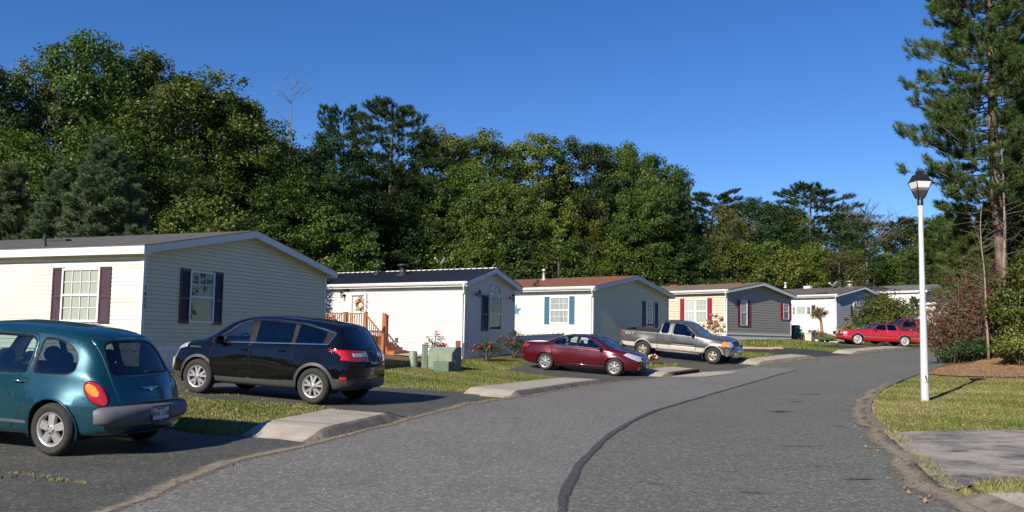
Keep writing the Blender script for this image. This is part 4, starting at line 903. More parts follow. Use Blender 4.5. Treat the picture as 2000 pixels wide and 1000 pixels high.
# ---- teal retro hatchback
def retro():
    L = 4.29; xr, xf, r = .80, 3.416, .318
    def bump(x, z):
        b = 0
        for xc in (xr, xf): b += .075*math.exp(-((x-xc)/.50)**2)*math.exp(-((z-.60)/.20)**2)
        b -= .02*math.exp(-((x-2.1)/.6)**2)*math.exp(-((z-.55)/.2)**2); return b
    pr = dict(zr=[(0, .60), (.03, .68), (.07, .80), (.12, .90), (.20, 1.05), (.30, 1.22), (.42, 1.37), (.58, 1.475), (.85, 1.54), (1.4, 1.588), (1.9, 1.60), (2.3, 1.585), (2.6, 1.53), (3.3, 1.10), (3.45, 1.05), (3.9, .99), (4.15, .88), (4.25, .7), (4.29, .55)],
              zb=[(0, .27), (.3, .23), (2, .2), (4, .22), (4.29, .28)], ws=[(0, .62), (.25, .74), (.8, .78), (3.4, .78), (4.1, .7), (4.29, .55)], w=[(0, .66), (.15, .735), (.4, .785), (.8, .80), (2, .80), (3.4, .79), (4.0, .72), (4.29, .52)],
              zm=[(0, .45), (4.29, .5)], wb=[(0, .60), (.12, .655), (.3, .70), (.7, .745), (1.5, .77), (3, .76), (3.5, .66), (4.0, .55), (4.29, .4)], zbelt=[(0, .575), (.07, .77), (.13, .87), (.22, .93), (.4, .97), (1.5, .985), (3.1, .965), (3.5, .93), (4.1, .82), (4.29, .53)],
              wr=[(0, .50), (.1, .53), (.3, .535), (.6, .545), (1.5, .575), (2.4, .57), (2.7, .59), (3.4, .55), (3.9, .42), (4.29, .3)], cr=[(0, .02), (.12, .035), (.5, .075), (1.5, .085), (2.6, .07), (3.3, .04), (4.29, .03)], _rad=(.02, .05, .06, .16, .18, .05, .11, .3, 0))
    c = Car('retro_hatchback', 'teal green retro hatchback with grey rear bumper on the nearest driveway', L, pr, bump=bump, bow=(.20, .25)); c.xf = xf
    d0 = rpoly([(1.42, .30), (2.16, .30), (2.16, 1.40), (2.10, 1.475), (1.30, 1.45), (1.22, 1.33), (1.22, .90), (1.20, .78), (1.30, .55)], .05); d1 = rpoly([(2.19, .30), (3.06, .30), (3.06, .6), (2.98, .98), (2.62, 1.36), (2.42, 1.475), (2.19, 1.49)], .05); doors(c, [d0, d1], .009)
    for p in ([(1.27, .99), (2.10, .985), (2.10, 1.41), (1.36, 1.405), (1.27, 1.35)], [(2.2, .985), (2.95, .985), (2.68, 1.29), (2.46, 1.43), (2.2, 1.43)]):
        q = rpoly(p, .05); c.cut('trim', grow(q, .022)); c.cut('sidewin', q)
    q = rpoly([(.58, 1.03), (.66, .985), (1.17, .985), (1.17, 1.40), (.95, 1.38), (.74, 1.31), (.61, 1.19)], .06); c.cut('trim', grow(q, .018)); c.cut('sidewin2', q)
    # hatch seams, rear glass, windscreen
    hg = rpoly([(-.50, .62), (.50, .62), (.53, .9), (.50, 1.42), (-.50, 1.42), (-.53, .9)], .06); c.cut('hgap', grow(hg, .006), 'x', -1, zfilt=lambda p: p.x < .75, nmin=.12); c.cut('hatch', hg, 'x', -1, zfilt=lambda p: p.x < .75, nmin=.12)
    q = rpoly([(-.485, .99), (.485, .99), (.45, 1.26), (.36, 1.365), (-.36, 1.365), (-.45, 1.26)], [.05, .05, .12, .15, .15, .12], 4); c.cut('rtrim', grow(q, .02), 'x', -1, zfilt=lambda p: p.x < .75, nmin=.12); c.cut('rearwin', q, 'x', -1, zfilt=lambda p: p.x < .75, nmin=.12)
    q = rpoly([(-.62, 1.12), (.62, 1.12), (.50, 1.5), (-.50, 1.5)], .06); c.cut('rtrim', grow(q, .02), 'x', 1, zfilt=lambda p: 2.4 < p.x < 3.5, nmin=.1); c.cut('wshield', q, 'x', 1, zfilt=lambda p: 2.4 < p.x < 3.5, nmin=.1)
    ell = lambda cx, cz, a, b, t, n=20: [(cx+a*math.cos(q_)*math.cos(t)-b*math.sin(q_)*math.sin(t), cz+a*math.cos(q_)*math.sin(t)+b*math.sin(q_)*math.cos(t)) for q_ in np.linspace(0, 2*math.pi, n, endpoint=False)]
    tz = lambda p: p.x < 1; c.cutrot('tailgap', ell(.655, .765, .185, .108, R(48)), R(42), zfilt=tz); c.cutrot('tail', ell(.655, .765, .172, .095, R(48)), R(42), zfilt=tz); c.cutrot('tailamber', ell(.70, .805, .095, .052, R(42)), R(42), zfilt=tz)
    c.cut('fuel', circ(99, 0, .01)) if 0 else None
    for x in (xr, xf): c.cut('hole', circ(x, r+.0, .372, 36)); 
    c.hole()
    paint = carpaint('teal_metallic_paint', (.005, .056, .082), .3, .3, .45); c.bodymat = dict(gap=M_GAP, hgap=M_GAP, trim=M_TRIMB, rtrim=M_TRIMB, tailgap=M_GAP)
    sp = DS([paint, M('car_interior_dark', (.03, .03, .032), .9)]); sp.update(sidewin=('side_window', G_CLEAR, .01, None), sidewin2=('side_window', G_TINT, .01, None), rearwin=('rear_window', G_TINT, .008, None), wshield=('windshield', G_CLEAR, .01, None), hatch=('tailgate', [paint, M('car_interior_dark', (.03, .03, .032), .9)], 0, None), tail=('tail_light', M_RED, -.006, None), tailamber=('amber_lens', M_AMB, -.008, 'tail'))
    c.finish(paint, sp, .016); c.liner((xr, xf), .375, r, .5, .775)
    # wheel lips
    for x in (xr, xf):
        for sd_ in (1, -1):
            bm = bmesh.new(); pts = []
            for a in np.linspace(R(-18), R(198), 25):
                X, Z = x+.372*math.cos(a), r+.372*math.sin(a); pts.append((X, sd_*(.795+bump(X, Z)*.98-.008), Z))
            tube(bm, pts, .012, 6); obj('wheel_arch_lip', bm, paint, c.body, True)
    c.wheels((xr, xf), r, .205, .2, .735, ('spoke', 5, .075, .105, 0), M_ALLOY)
    c.seats((1.25, 2.2), .45, .58, M_SEATD); c.interior(.4, 3.1, .36, .68, 2.85, .98)
    # grey rear bumper
    mg = M('grey_bumper_plastic', (.12, .125, .14), .6, vary=.12); bm = bmesh.new(); n = 28; prof = [(.0, .39), (-.05, .40), (-.085, .44), (-.095, .50), (-.085, .555), (-.05, .60), (.03, .615)]; rows = []
    for i in range(n+1):
        y = -.80+1.60*i/n; k = abs(y)/.80; xo = -.015+.20*k**2.6; sh = 1-.75*max(0, (k-.86)/.14)**2; rows.append([bm.verts.new((xo+a*sh, y, .5+(b-.5)*(1-.30*max(0, (k-.82)/.18)**2))) for a, b in prof])
    for i in range(n):
        for j in range(len(prof)-1): bm.faces.new((rows[i][j], rows[i+1][j], rows[i+1][j+1], rows[i][j+1]))
    bm.faces.new(rows[0]); bm.faces.new(rows[-1][::-1]); bmesh.ops.recalc_face_normals(bm, faces=bm.faces); bo = obj('rear_bumper', bm, mg, c.t, True)
    for sd_ in (1, -1):
        bm = bmesh.new(); lathe(bm, [(.04, .0), (.036, -.015), (.001, -.02)], 14, axis='x'); o = obj('reflector', bm, M_RED, bo); o.location = (-.072+.05, sd_*.44, .50); o.scale = (1, 1.2, .8)
        bm = bmesh.new(); lathe(bm, [(.04, .0), (.036, -.015), (.001, -.02)], 14, axis='x'); o = obj('reverse_light', bm, M_CLR, bo); o.location = (-.078+.035, sd_*.36, .50); o.scale = (1, 1.3, .8)
    c.plate(-.117, .50, .30, .15, [('MARYLAND', .03, .055, None), ('8AL L68', .085, -.005, None), ('TATE', .028, -.09, M_PLW)], M_PLW, M_INK, frame=M_BLK)
    # winged badge, wiper, handle, exhaust, antenna
    bm = bmesh.new(); lathe(bm, [(.001, -.012), (.025, -.01), (.035, 0)], 14, axis='x')
    for sd_ in (1, -1): vs = [bm.verts.new(q) for q in ((-.008, sd_*.03, .014), (-.002, sd_*.16, .022), (-.004, sd_*.12, .0), (-.008, sd_*.03, -.014))]; bm.faces.new(vs)
    o = obj('winged_badge', bm, M_CHROME, c.t); o.location = (.058, 0, .80); o.rotation_euler = (0, R(28), 0)
    bm = bmesh.new(); tube(bm, [(.13, 0, .985), (.135, .03, 1.0), (.16, -.3, 1.03)], [.012, .01, .006], 6); obj('rear_wiper', bm, M_BLK, c.t)
    c.handle(1.36, .87, .785, M_CHROME, .16, parent='door0'); c.handle(2.3, .87, .785, M_CHROME, .16, parent='door1')
    c.mirror(2.92, 1.03, .76, paint)
    bm = bmesh.new(); tube(bm, [(.7, .35, .22), (-.02, .35, .21)], .028, 10, cap=False); obj('exhaust_pipe', bm, M('exhaust_steel', (.2, .18, .15), .5, metal=.8), c.t)
    for q0, q1 in ((.798, .812), (-.812, -.798)): box('rocker_trim', 1.2, 3.05, q0, q1, .36, .40, M_CHROME, c.body, .005)
    c.t.scale = (.945,)*3; c.place((97, 895), 1, xr*.945, .80*.945, math.pi-R(18)); return c
retro()
# ---- black SUV
def suv():
    L = 4.52; xr, xf, r = .86, 3.55, .352
    def bump(x, z):
        b = 0
        for xc in (xr, xf): b += .035*math.exp(-((x-xc)/.5)**2)*math.exp(-((z-.72)/.2)**2)
        b -= .03*math.exp(-((x-2.3)/.8)**2)*math.exp(-((z-.55)/.16)**2); return b
    pr = dict(zr=[(0, .78), (.03, .92), (.08, 1.02), (.13, 1.11), (.28, 1.31), (.42, 1.49), (.50, 1.56), (.7, 1.605), (1.2, 1.655), (2.0, 1.685), (2.5, 1.66), (2.85, 1.58), (3.55, 1.17), (3.65, 1.13), (4.1, 1.06), (4.35, .97), (4.46, .84), (4.52, .66)],
              zb=[(0, .36), (.3, .28), (2, .24), (4.2, .25), (4.52, .34)], ws=[(0, .76), (.3, .84), (3.9, .84), (4.3, .74), (4.52, .58)], w=[(0, .80), (.12, .865), (.4, .895), (1, .905), (3.6, .90), (4.2, .84), (4.4, .76), (4.52, .62)],
              zm=[(0, .6), (4.52, .6)], wb=[(0, .72), (.15, .78), (.4, .82), (1.2, .85), (3.3, .85), (3.8, .76), (4.3, .66), (4.52, .5)], zbelt=[(0, .75), (.06, .97), (.15, 1.07), (.3, 1.13), (1.2, 1.09), (3.4, 1.02), (3.8, 1.0), (4.3, .90), (4.52, .64)],
              wr=[(0, .62), (.2, .64), (.45, .60), (1.2, .62), (2.5, .62), (2.9, .64), (3.6, .66), (4.1, .55), (4.52, .4)], cr=[(0, .02), (.3, .05), (.6, .06), (2.5, .065), (3.6, .035), (4.52, .02)])
    c = Car('suv', 'glossy black SUV with silver ten-spoke wheels on the second driveway', L, pr, bump=bump, bow=(.24, .34)); c.xf = xf
    for x in (xr, xf): c.cut('clad', circ(x, r, .455, 36))
    c.cut('clad', [(1.3, .1), (3.3, .1), (3.3, .40), (1.3, .43)]); c.cut('clad', [(-.3, .1), (.6, .1), (.6, .53), (-.3, .50)]); c.cut('clad', [(-1, .1), (1, .1), (1, .50), (-1, .50)], 'x', -1); c.cut('clad', [(-1, .1), (1, .1), (1, .42), (-1, .42)], 'x', 1)
    d0 = rpoly([(1.52, .42), (2.34, .40), (2.34, 1.50), (2.28, 1.57), (1.40, 1.53), (1.38, .90), (1.30, .80)], .05); d1 = rpoly([(2.37, .40), (3.24, .40), (3.26, .9), (3.18, 1.12), (2.75, 1.45), (2.37, 1.585)], .05); doors(c, [d0, d1], .006)
    outer = rpoly([(.62, 1.165), (3.32, 1.06), (3.22, 1.14), (2.78, 1.46), (2.45, 1.585), (1.9, 1.605), (1.2, 1.56), (.66, 1.44), (.52, 1.40)], .03)
    c.cut('chrome', outer); c.cut('trim', grow(outer, -.018))
    for nm, p in (('sidewin3', [(.74, 1.185), (1.36, 1.165), (1.34, 1.535), (.72, 1.42)]), ('sidewin2', [(1.44, 1.16), (2.26, 1.13), (2.28, 1.565), (1.46, 1.535)]), ('sidewin', [(2.42, 1.125), (3.06, 1.095), (2.98, 1.22), (2.72, 1.43), (2.46, 1.55)])): c.cut(nm, rpoly(p, .03))
    q = rpoly([(-.62, 1.14), (.62, 1.14), (.52, 1.49), (-.52, 1.49)], .07); c.cut('rearwin', q, 'x', -1, zfilt=lambda p: p.x < .7, nmin=.1)
    hg = rpoly([(-.62, .62), (.62, .62), (.66, 1.1), (-.66, 1.1)], .06); 
    c.cut('recess', rpoly([(-.34, .78), (.34, .78), (.28, .99), (-.28, .99)], .04), 'x', -1, zfilt=lambda p: p.x < .7, nmin=.1)
    c.cut('wshield', rpoly([(-.70, 1.18), (.70, 1.18), (.56, 1.58), (-.56, 1.58)], .06), 'x', 1, zfilt=lambda p: 2.6 < p.x < 3.75, nmin=.1)
    tl = [(.62, 1.09), (.28, 1.08), (-.1, 1.05), (-.1, .86), (.17, .86), (.34, .98)]; c.cut('tail', tl, nmin=.08); c.cut('tailclr', [(.36, 1.03), (-.1, 1.02), (-.1, .955), (.24, .955)], nmin=.08)
    c.cut('tail', [(.48, .88), (.86, .88), (.86, 1.05), (.48, 1.05)], 'x', -1, zfilt=lambda p: p.x < .35, nmin=.3, ks=1); c.cut('tail', [(-.48, .88), (-.86, .88), (-.86, 1.05), (-.48, 1.05)], 'x', -1, zfilt=lambda p: p.x < .35, nmin=.3, ks=-1)
    c.cut('tailclr', [(.50, .95), (.64, .95), (.64, 1.02), (.46, 1.02)], 'x', -1, zfilt=lambda p: p.x < .35, nmin=.3, ks=1); c.cut('reflect', [(.02, .50), (.30, .51), (.30, .57), (.02, .56)], nmin=.08)
    c.cut('head', rpoly([(3.95, .93), (4.6, .80), (4.6, .90), (4.3, 1.02), (3.98, 1.03)], .03), nmin=.1)
    for x in (xr, xf): c.cut('hole', circ(x, r, .395, 36))
    c.hole()
    paint = M('black_gloss_paint', (.0035, .004, .005), .045, vary=0, coat=0, spec=.55); clad = M('dark_grey_cladding', (.05, .05, .052), .5, vary=.1); c.bodymat = dict(gap=M_GAP, trim=M_TRIMB, clad=clad, chrome=M_CHROME, recess=M_TRIMB)
    din = M('car_interior_dark', (.03, .03, .032), .9)
    sp = DS([paint, din]); sp.update(sidewin=('side_window', G_CLEAR, .006, None), sidewin2=('side_window', G_PRIV, .006, None), sidewin3=('side_window', G_PRIV, .006, None), rearwin=('rear_window', G_PRIV, .004, None), wshield=('windshield', G_CLEAR, .006, None), tail=('tail_light', M_RED, -.006, None), tailclr=('tail_light_lens', M_CLR, -.008, 'tail'), reflect=('reflector', M_RED, -.004, None), head=('headlight', M_CLR, -.003, None))
    c.finish(paint, sp, .016); c.liner((xr, xf), .40, r, .55, .87); c.wheels((xr, xf), r, .222, .225, .80, ('spoke', 5, .04, .04, .27), M_ALLOY)
    c.seats((1.45, 2.35), .62, .56, M('grey_seat_cloth', (.10, .10, .10), .9)); c.interior(.4, 3.4, .5, .76, 3.0, 1.1); c.mirror(3.02, 1.13, .86, paint, (.1, .13, .085))
    c.handle(1.62, .985, .865, paint, .17, parent='door0'); c.handle(2.5, .96, .875, paint, .17, parent='door1')
    c.plate(.03, .885, .30, .15, [('MARYLAND', .026, .055, None), ('9FG IF2', .085, -.01, None)], M_PLB, M_INK, tilt=18)
    bm = bmesh.new(); tube(bm, [(.16, .0, 1.13), (.17, .02, 1.16), (.19, -.26, 1.19)], [.015, .012, .006], 6); obj('rear_wiper', bm, M_BLK, c.t)
    bm = bmesh.new(); tube(bm, [(.95, 0, 1.63), (.78, 0, 1.84)], [.006, .003], 6); bmesh.ops.create_cone(bm, segments=12, radius1=.05, radius2=.02, depth=.05, cap_ends=True, matrix=Matrix.Translation((.97, 0, 1.645))); obj('antenna', bm, M_BLK, c.t)
    bm = bmesh.new(); lathe(bm, [(.001, -.008), (.05, -.006), (.055, 0)], 16, axis='x'); o = obj('oval_badge', bm, M('blue_badge', (.02, .05, .15), .3), c.t); o.location = (.075, 0, 1.045); o.scale = (1, 1, .5); o.rotation_euler = (0, R(25), 0)
    for sd_ in (1, -1):
        bm = bmesh.new(); bx(bm, 3.5, 3.78, sd_*.875-.01, sd_*.875+.01, .93, .965, bev=.004); obj('fender_vent', bm, M_CHROME, c.body)
    c.t.scale = (.94,)*3; c.place((607, 793), 1, xr*.94, .90*.94, math.pi-R(18.5)); return c
suv()
# ---- maroon sedan
def sedan():
    L = 5.01; xr, xf, r = 1.18, 4.0, .335
    def bump(x, z):
        b = 0
        for xc in (xr, xf): b += .03*math.exp(-((x-xc)/.45)**2)*math.exp(-((z-.66)/.16)**2)
        return b
    pr = dict(zr=[(0, .74), (.03, .90), (.08, .99), (.25, 1.05), (.7, 1.075), (.98, 1.10), (1.25, 1.22), (1.6, 1.36), (1.95, 1.435), (2.5, 1.475), (2.9, 1.455), (3.12, 1.405), (3.85, 1.05), (3.98, 1.01), (4.5, .92), (4.8, .82), (4.95, .70), (5.01, .58)],
              zb=[(0, .32), (.4, .22), (2, .17), (4.5, .19), (5.01, .25)], ws=[(0, .72), (.3, .82), (4.2, .84), (4.7, .72), (5.01, .5)], w=[(0, .74), (.15, .83), (.5, .895), (1.2, .915), (4, .91), (4.6, .83), (4.9, .68), (5.01, .55)],
              zm=[(0, .55), (5.01, .5)], wb=[(0, .66), (.2, .74), (.8, .82), (1.5, .85), (3.6, .85), (4.1, .78), (4.7, .66), (5.01, .45)], zbelt=[(0, .71), (.05, .9), (.3, .98), (1.2, .995), (3.8, .93), (4.2, .90), (4.8, .76), (5.01, .55)],
              wr=[(0, .6), (.3, .68), (.9, .66), (1.2, .60), (1.7, .575), (2.5, .60), (3.0, .61), (3.5, .66), (3.95, .70), (4.6, .55), (5.01, .4)], cr=[(0, .015), (.8, .03), (1.6, .06), (2.5, .07), (3.1, .06), (3.9, .035), (5.01, .02)])
    c = Car('sedan', 'maroon four-door sedan on the driveway of the home with blue shutters', L, pr, bump=bump, bow=(.2, .34)); c.xf = xf
    d0 = rpoly([(1.52, .27), (2.45, .25), (2.45, 1.38), (1.75, 1.34), (1.45, 1.18), (1.42, .85)], .05); d1 = rpoly([(2.48, .25), (3.45, .25), (3.5, .8), (3.5, .98), (3.06, 1.30), (2.8, 1.40), (2.48, 1.405)], .05); doors(c, [d0, d1], .008)
    outer = rpoly([(1.32, 1.015), (3.66, .955), (3.5, 1.05), (3.1, 1.29), (2.75, 1.40), (2.3, 1.415), (1.85, 1.365), (1.5, 1.22)], .04); c.cut('chrome', outer); c.cut('trim', grow(outer, -.022))
    for p in ([(1.50, 1.045), (2.38, 1.025), (2.4, 1.375), (1.88, 1.335), (1.6, 1.21)], [(2.52, 1.02), (3.42, .995), (3.05, 1.24), (2.74, 1.36), (2.52, 1.37)]): c.cut('sidewin', rpoly(p, .04))
    c.cut('wshield', rpoly([(-.70, 1.05), (.70, 1.05), (.55, 1.385), (-.55, 1.385)], .06), 'x', 1, zfilt=lambda p: 3.0 < p.x < 4.05, nmin=.1)
    c.cut('rearwin', rpoly([(-.64, 1.12), (.64, 1.12), (.50, 1.38), (-.50, 1.38)], .06), 'x', -1, zfilt=lambda p: .9 < p.x < 1.9, nmin=.08)
    c.cut('tail', rpoly([(-.2, .78), (.35, .86), (.42, .96), (-.2, .97)], .03), nmin=.08)
    c.cut('head', rpoly([(4.30, .80), (4.42, .88), (4.75, .80), (5.2, .60), (5.2, .55), (4.8, .60)], .02), nmin=.05); c.cut('grille', rpoly([(-.40, .50), (.40, .50), (.46, .72), (-.46, .72)], .05), 'x', 1, zfilt=lambda p: p.x > 4.6, nmin=.2)
    c.cut('intake', rpoly([(-.5, .27), (.5, .27), (.45, .38), (-.45, .38)], .03), 'x', 1, zfilt=lambda p: p.x > 4.6, nmin=.2)
    for x in (xr, xf): c.cut('hole', circ(x, r, .375, 36))
    c.hole(); paint = carpaint('maroon_metallic_paint', (.088, .003, .006), .2, .22, .35); din = M('car_interior_dark', (.03, .03, .032), .9)
    c.bodymat = dict(gap=M_GAP, trim=M_TRIMB, chrome=M_CHROME, intake=M_TRIMB); sp = DS([paint, din]); sp.update(sidewin=('side_window', G_CLEAR, .006, None), rearwin=('rear_window', G_CLEAR, .006, None), wshield=('windshield', G_CLEAR, .006, None), tail=('tail_light', M_RED, -.004, None), head=('headlight', M_CLR, -.004, None), grille=('grille', M('chrome_slat_grille', (.25, .26, .28), .3, metal=.8, vary=.5, scale=6, stretch=(1, .05, 8)), -.01, None))
    c.finish(paint, sp, .016); c.liner((xr, xf), .38, r, .55, .87); c.wheels((xr, xf), r, .222, .215, .81, ('spoke', 7, .035, .03, .17), M_ALLOY)
    c.seats((1.75, 2.65), .48, .55, M('tan_seat_leather', (.30, .27, .22), .7)); c.interior(1.0, 3.7, .38, .76, 3.25, .93); c.mirror(3.42, 1.0, .87, paint)
    c.handle(1.75, .87, .88, M_CHROME, .16, parent='door0'); c.handle(2.66, .84, .89, M_CHROME, .16, parent='door1')
    for sd_ in (1, -1):
        bm = bmesh.new(); lathe(bm, [(.001, .02), (.045, .02), (.06, 0)], 14, axis='x'); o = obj('fog_light', bm, M_CLR, c.t); o.location = (4.86, sd_*.60, .33); o.rotation_euler = (0, 0, -sd_*R(25))
    for sd_ in (1, -1): bm = bmesh.new(); tube(bm, [(1.6, sd_*.9, .345), (3.6, sd_*.9, .325)], .014, 6); obj('rocker_trim', bm, M_CHROME, c.body)
    bm = bmesh.new(); lathe(bm, [(.001, .01), (.05, .008), (.06, 0)], 16, axis='x'); o = obj('oval_badge', bm, M_CHROME, c.t); o.location = (4.965, 0, .65); o.scale = (1, 1.2, .8)
    c.plate(5.03, .40, .30, .15, [('MARYLAND', .03, .05, None)], M_PLW, M_INK, front=True); c.place((1064, 724), -1, xr, .90, -R(26)); return c
sedan()
# ---- pickups
def pickup(name, label, paint, low, near, side, az, sc_=1, red=False):
    L = 5.72; xr, xf, r = 1.22, 4.75, .385
    def bump(x, z):
        b = 0
        for xc in (xr, xf): b += .045*math.exp(-((x-xc)/.5)**2)*math.exp(-((z-.85)/.16)**2)
        return b
    pr = dict(zr=[(0, 1.26), (.05, 1.285), (1.97, 1.285), (2.0, 1.30), (2.06, 1.70), (2.14, 1.81), (2.4, 1.845), (2.9, 1.86), (3.2, 1.83), (3.38, 1.77), (4.05, 1.32), (4.2, 1.28), (5.0, 1.20), (5.4, 1.12), (5.55, 1.0), (5.65, .85), (5.72, .72)],
              zb=[(0, .5), (.4, .44), (2, .42), (5, .42), (5.72, .42)], ws=[(0, .86), (.3, .92), (5, .92), (5.5, .86), (5.72, .75)], w=[(0, .93), (.1, .97), (1, .985), (4.8, .98), (5.4, .93), (5.72, .80)],
              zm=[(0, .82), (5.72, .80)], wb=[(0, .90), (.1, .94), (2, .95), (4, .93), (5.0, .88), (5.5, .80), (5.72, .66)], zbelt=[(0, 1.24), (1.98, 1.255), (2.2, 1.22), (4.0, 1.18), (4.6, 1.13), (5.4, 1.03), (5.72, .70)],
              wr=[(0, .86), (1.97, .86), (2.05, .72), (2.15, .70), (2.6, .70), (3.3, .70), (3.6, .74), (4.1, .82), (5, .74), (5.72, .55)], cr=[(0, .01), (1.97, .01), (2.2, .07), (3.3, .07), (4.1, .03), (5, .02), (5.72, .02)], _x=np.arange(1.93, 2.2, .02))
    c = Car(name, label, L, pr, bump=bump, bow=(.02, .2)); c.xf = xf
    if not red: c.cut('low', [(.0, .3), (5.2, .3), (5.2, .70), (.0, .70)])
    for x in (xr, xf): c.cut('flare', circ(x, r+.02, .50, 36))
    c.cut('low', [(5.0, .3), (5.3, .3), (5.3, .5), (5.0, .5)]) if not red else None
    c.cut('gap', [(1.955, .42), (1.98, .42), (1.98, 1.285), (1.955, 1.285)]); c.cut('gap', [(2.56, .5), (2.572, .5), (2.572, 1.78), (2.56, 1.78)])
    c.cut('gap', grow(rpoly([(2.66, .50), (3.9, .50), (3.95, 1.0), (3.92, 1.25), (3.35, 1.74), (2.68, 1.79)], .06), .008)); c.cut('door0', rpoly([(2.66, .50), (3.9, .50), (3.95, 1.0), (3.92, 1.25), (3.35, 1.74), (2.68, 1.79)], .06))
    if not red: c.cut('doorlow', [(2.66, .50), (3.9, .50), (3.9, .70), (2.66, .70)])
    c.cut('strip', [(2.1, .785), (3.8, .775), (3.8, .81), (2.1, .82)])
    for nm, p in (('sidewin2', [(2.12, 1.26), (2.50, 1.26), (2.50, 1.74), (2.20, 1.74)]), ('sidewin', [(2.74, 1.25), (3.82, 1.22), (3.62, 1.42), (3.28, 1.69), (2.76, 1.74)])): c.cut('trim', grow(rpoly(p, .09), .02)); c.cut(nm, rpoly(p, .09))
    c.cut('wshield', rpoly([(-.78, 1.34), (.78, 1.34), (.63, 1.74), (-.63, 1.74)], .06), 'x', 1, zfilt=lambda p: 3.2 < p.x < 4.25, nmin=.1); c.cut('rearwin', rpoly([(-.6, 1.36), (.6, 1.36), (.58, 1.70), (-.58, 1.70)], .06), 'x', -1, zfilt=lambda p: 1.9 < p.x < 2.3, nmin=.1)
    c.cut('bedhole', [(.08, -.76), (1.9, -.76), (1.9, .76), (.08, .76)], 'z', 1, zfilt=lambda p: p.z > 1.1)
    c.cut('tail', [(-.05, .90), (.09, .90), (.09, 1.22), (-.05, 1.22)], nmin=.05)
    c.cut('head', rpoly([(5.15, .86), (5.9, .82), (5.9, 1.06), (5.3, 1.06)], .02), nmin=.05, zfilt=lambda p: abs(p.y) > .5); c.cut('head', rpoly([(.50, .84), (.92, .84), (.92, 1.06), (.50, 1.06)], .02), 'x', 1, zfilt=lambda p: p.x > 5.2, nmin=.15, ks=1); c.cut('head', rpoly([(-.50, .84), (-.92, .84), (-.92, 1.06), (-.50, 1.06)], .02), 'x', 1, zfilt=lambda p: p.x > 5.2, nmin=.15, ks=-1)
    c.cut('turn', [(5.1, .86), (5.42, .85), (5.38, 1.05), (5.2, 1.05)], nmin=.05); c.cut('grillef', rpoly([(-.5, .80), (.5, .80), (.5, 1.10), (-.5, 1.10)], .04), 'x', 1, zfilt=lambda p: p.x > 5.2, nmin=.1); c.cut('grille', rpoly([(-.46, .83), (.46, .83), (.46, 1.07), (-.46, 1.07)], .04), 'x', 1, zfilt=lambda p: p.x > 5.2, nmin=.1)
    for x in (xr, xf): c.cut('hole', circ(x, r+.02, .435, 36))
    c.parts_del = c.hole('bedhole'); c.hole(); din = M('car_interior_dark', (.03, .03, .032), .9)
    flare = low if red else M('beige_flare', (.42, .41, .40), .35, metal=.3, coat=.6, vary=.05); c.bodymat = dict(gap=M_GAP, trim=M_TRIMB, low=low, flare=flare, strip=M_CHROME if not red else paint, grillef=M_CHROME)
    sp = dict(door0=('door', [paint, din], 0, None), doorlow=('door_lower_panel', low, -.003, 'door0'), sidewin=('side_window', G_TINT, .006, None), sidewin2=('side_window', G_PRIV if not red else G_TINT, .006, None), rearwin=('rear_window', G_TINT, .006, None), wshield=('windshield', G_CLEAR, .006, None), tail=('tail_light', M_RED, -.005, None), head=('headlight', M_CLR, -.004, None), turn=('turn_signal', M_AMB, -.006, None), grille=('grille', M('black_mesh_grille', (.015, .015, .016), .5), .004, None))
    c.finish(paint, sp, .016); c.liner((xr, xf), .44, r+.02, .6, .93)
    c.wheels((xr, xf), r, .215, .255, .85, ('spoke', 5, .09, .10, 0), M('tan_alloy', (.50, .44, .34), .35, metal=.6))
    bm = bmesh.new(); bx(bm, .08, 1.9, -.76, .76, .75, .77); bx(bm, .07, .085, -.76, .76, .75, 1.275); bx(bm, 1.895, 1.91, -.76, .76, .75, 1.275); bx(bm, .08, 1.9, -.77, -.755, .75, 1.275); bx(bm, .08, 1.9, .755, .77, .75, 1.275); obj('truck_bed', bm, M('bed_liner', (.02, .02, .02), .9), c.t)
    bm = bmesh.new()
    for sd_ in (1, -1): bx(bm, .03, 1.94, sd_*.86-.09, sd_*.86+.09, 1.278, 1.302, bev=.008)
    obj('bed_rail_cap', bm, M_BLK, c.t)
    c.seats((2.95,), .85, .6, M_SEATD, .55); c.interior(2.1, 3.9, .7, .85, 3.55, 1.22, .4); c.mirror(3.75, 1.28, .93, M_BLK, (.07, .12, .14))
    c.handle(2.82, 1.02, .96, M_BLK if not red else M_CHROME, .17, parent='door0')
    mb = M('chrome_bumper', (.45, .45, .46), .25, metal=.9, vary=.1)
    for nm, x0, sg in (('front_bumper', 5.72, 1), ('rear_bumper', 0, -1)):
        bm = bmesh.new(); prof = [(-.06, .40), (.04, .41), (.075, .50), (.075, .62), (.05, .72), (-.08, .735)]; rows = []; n = 20
        for i in range(n+1):
            y = -.95+1.9*i/n; k = abs(y)/.95; rows.append([bm.verts.new((x0+sg*(a-(.30 if sg > 0 else .05)*k**2.5), y, b)) for a, b in prof])
        for i in range(n):
            for j in range(len(prof)-1): f = bm.faces.new((rows[i][j], rows[i+1][j], rows[i+1][j+1], rows[i][j+1])); f.smooth = True
        bm.faces.new(rows[0]); bm.faces.new(rows[-1][::-1]); bmesh.ops.recalc_face_normals(bm, faces=bm.faces); bo = obj(nm, bm, mb, c.t)
        if sg > 0:
            for sd_ in (1, -1): bm = bmesh.new(); lathe(bm, [(.001, .02), (.05, .02), (.06, -.02)], 14, axis='x'); o = obj('fog_light', bm, M_CLR, bo); o.location = (5.70, sd_*.55, .50)
    c.plate(5.815, .47, .30, .15, [], M('plate_dull', (.2, .22, .27), .5), M_INK, front=True)
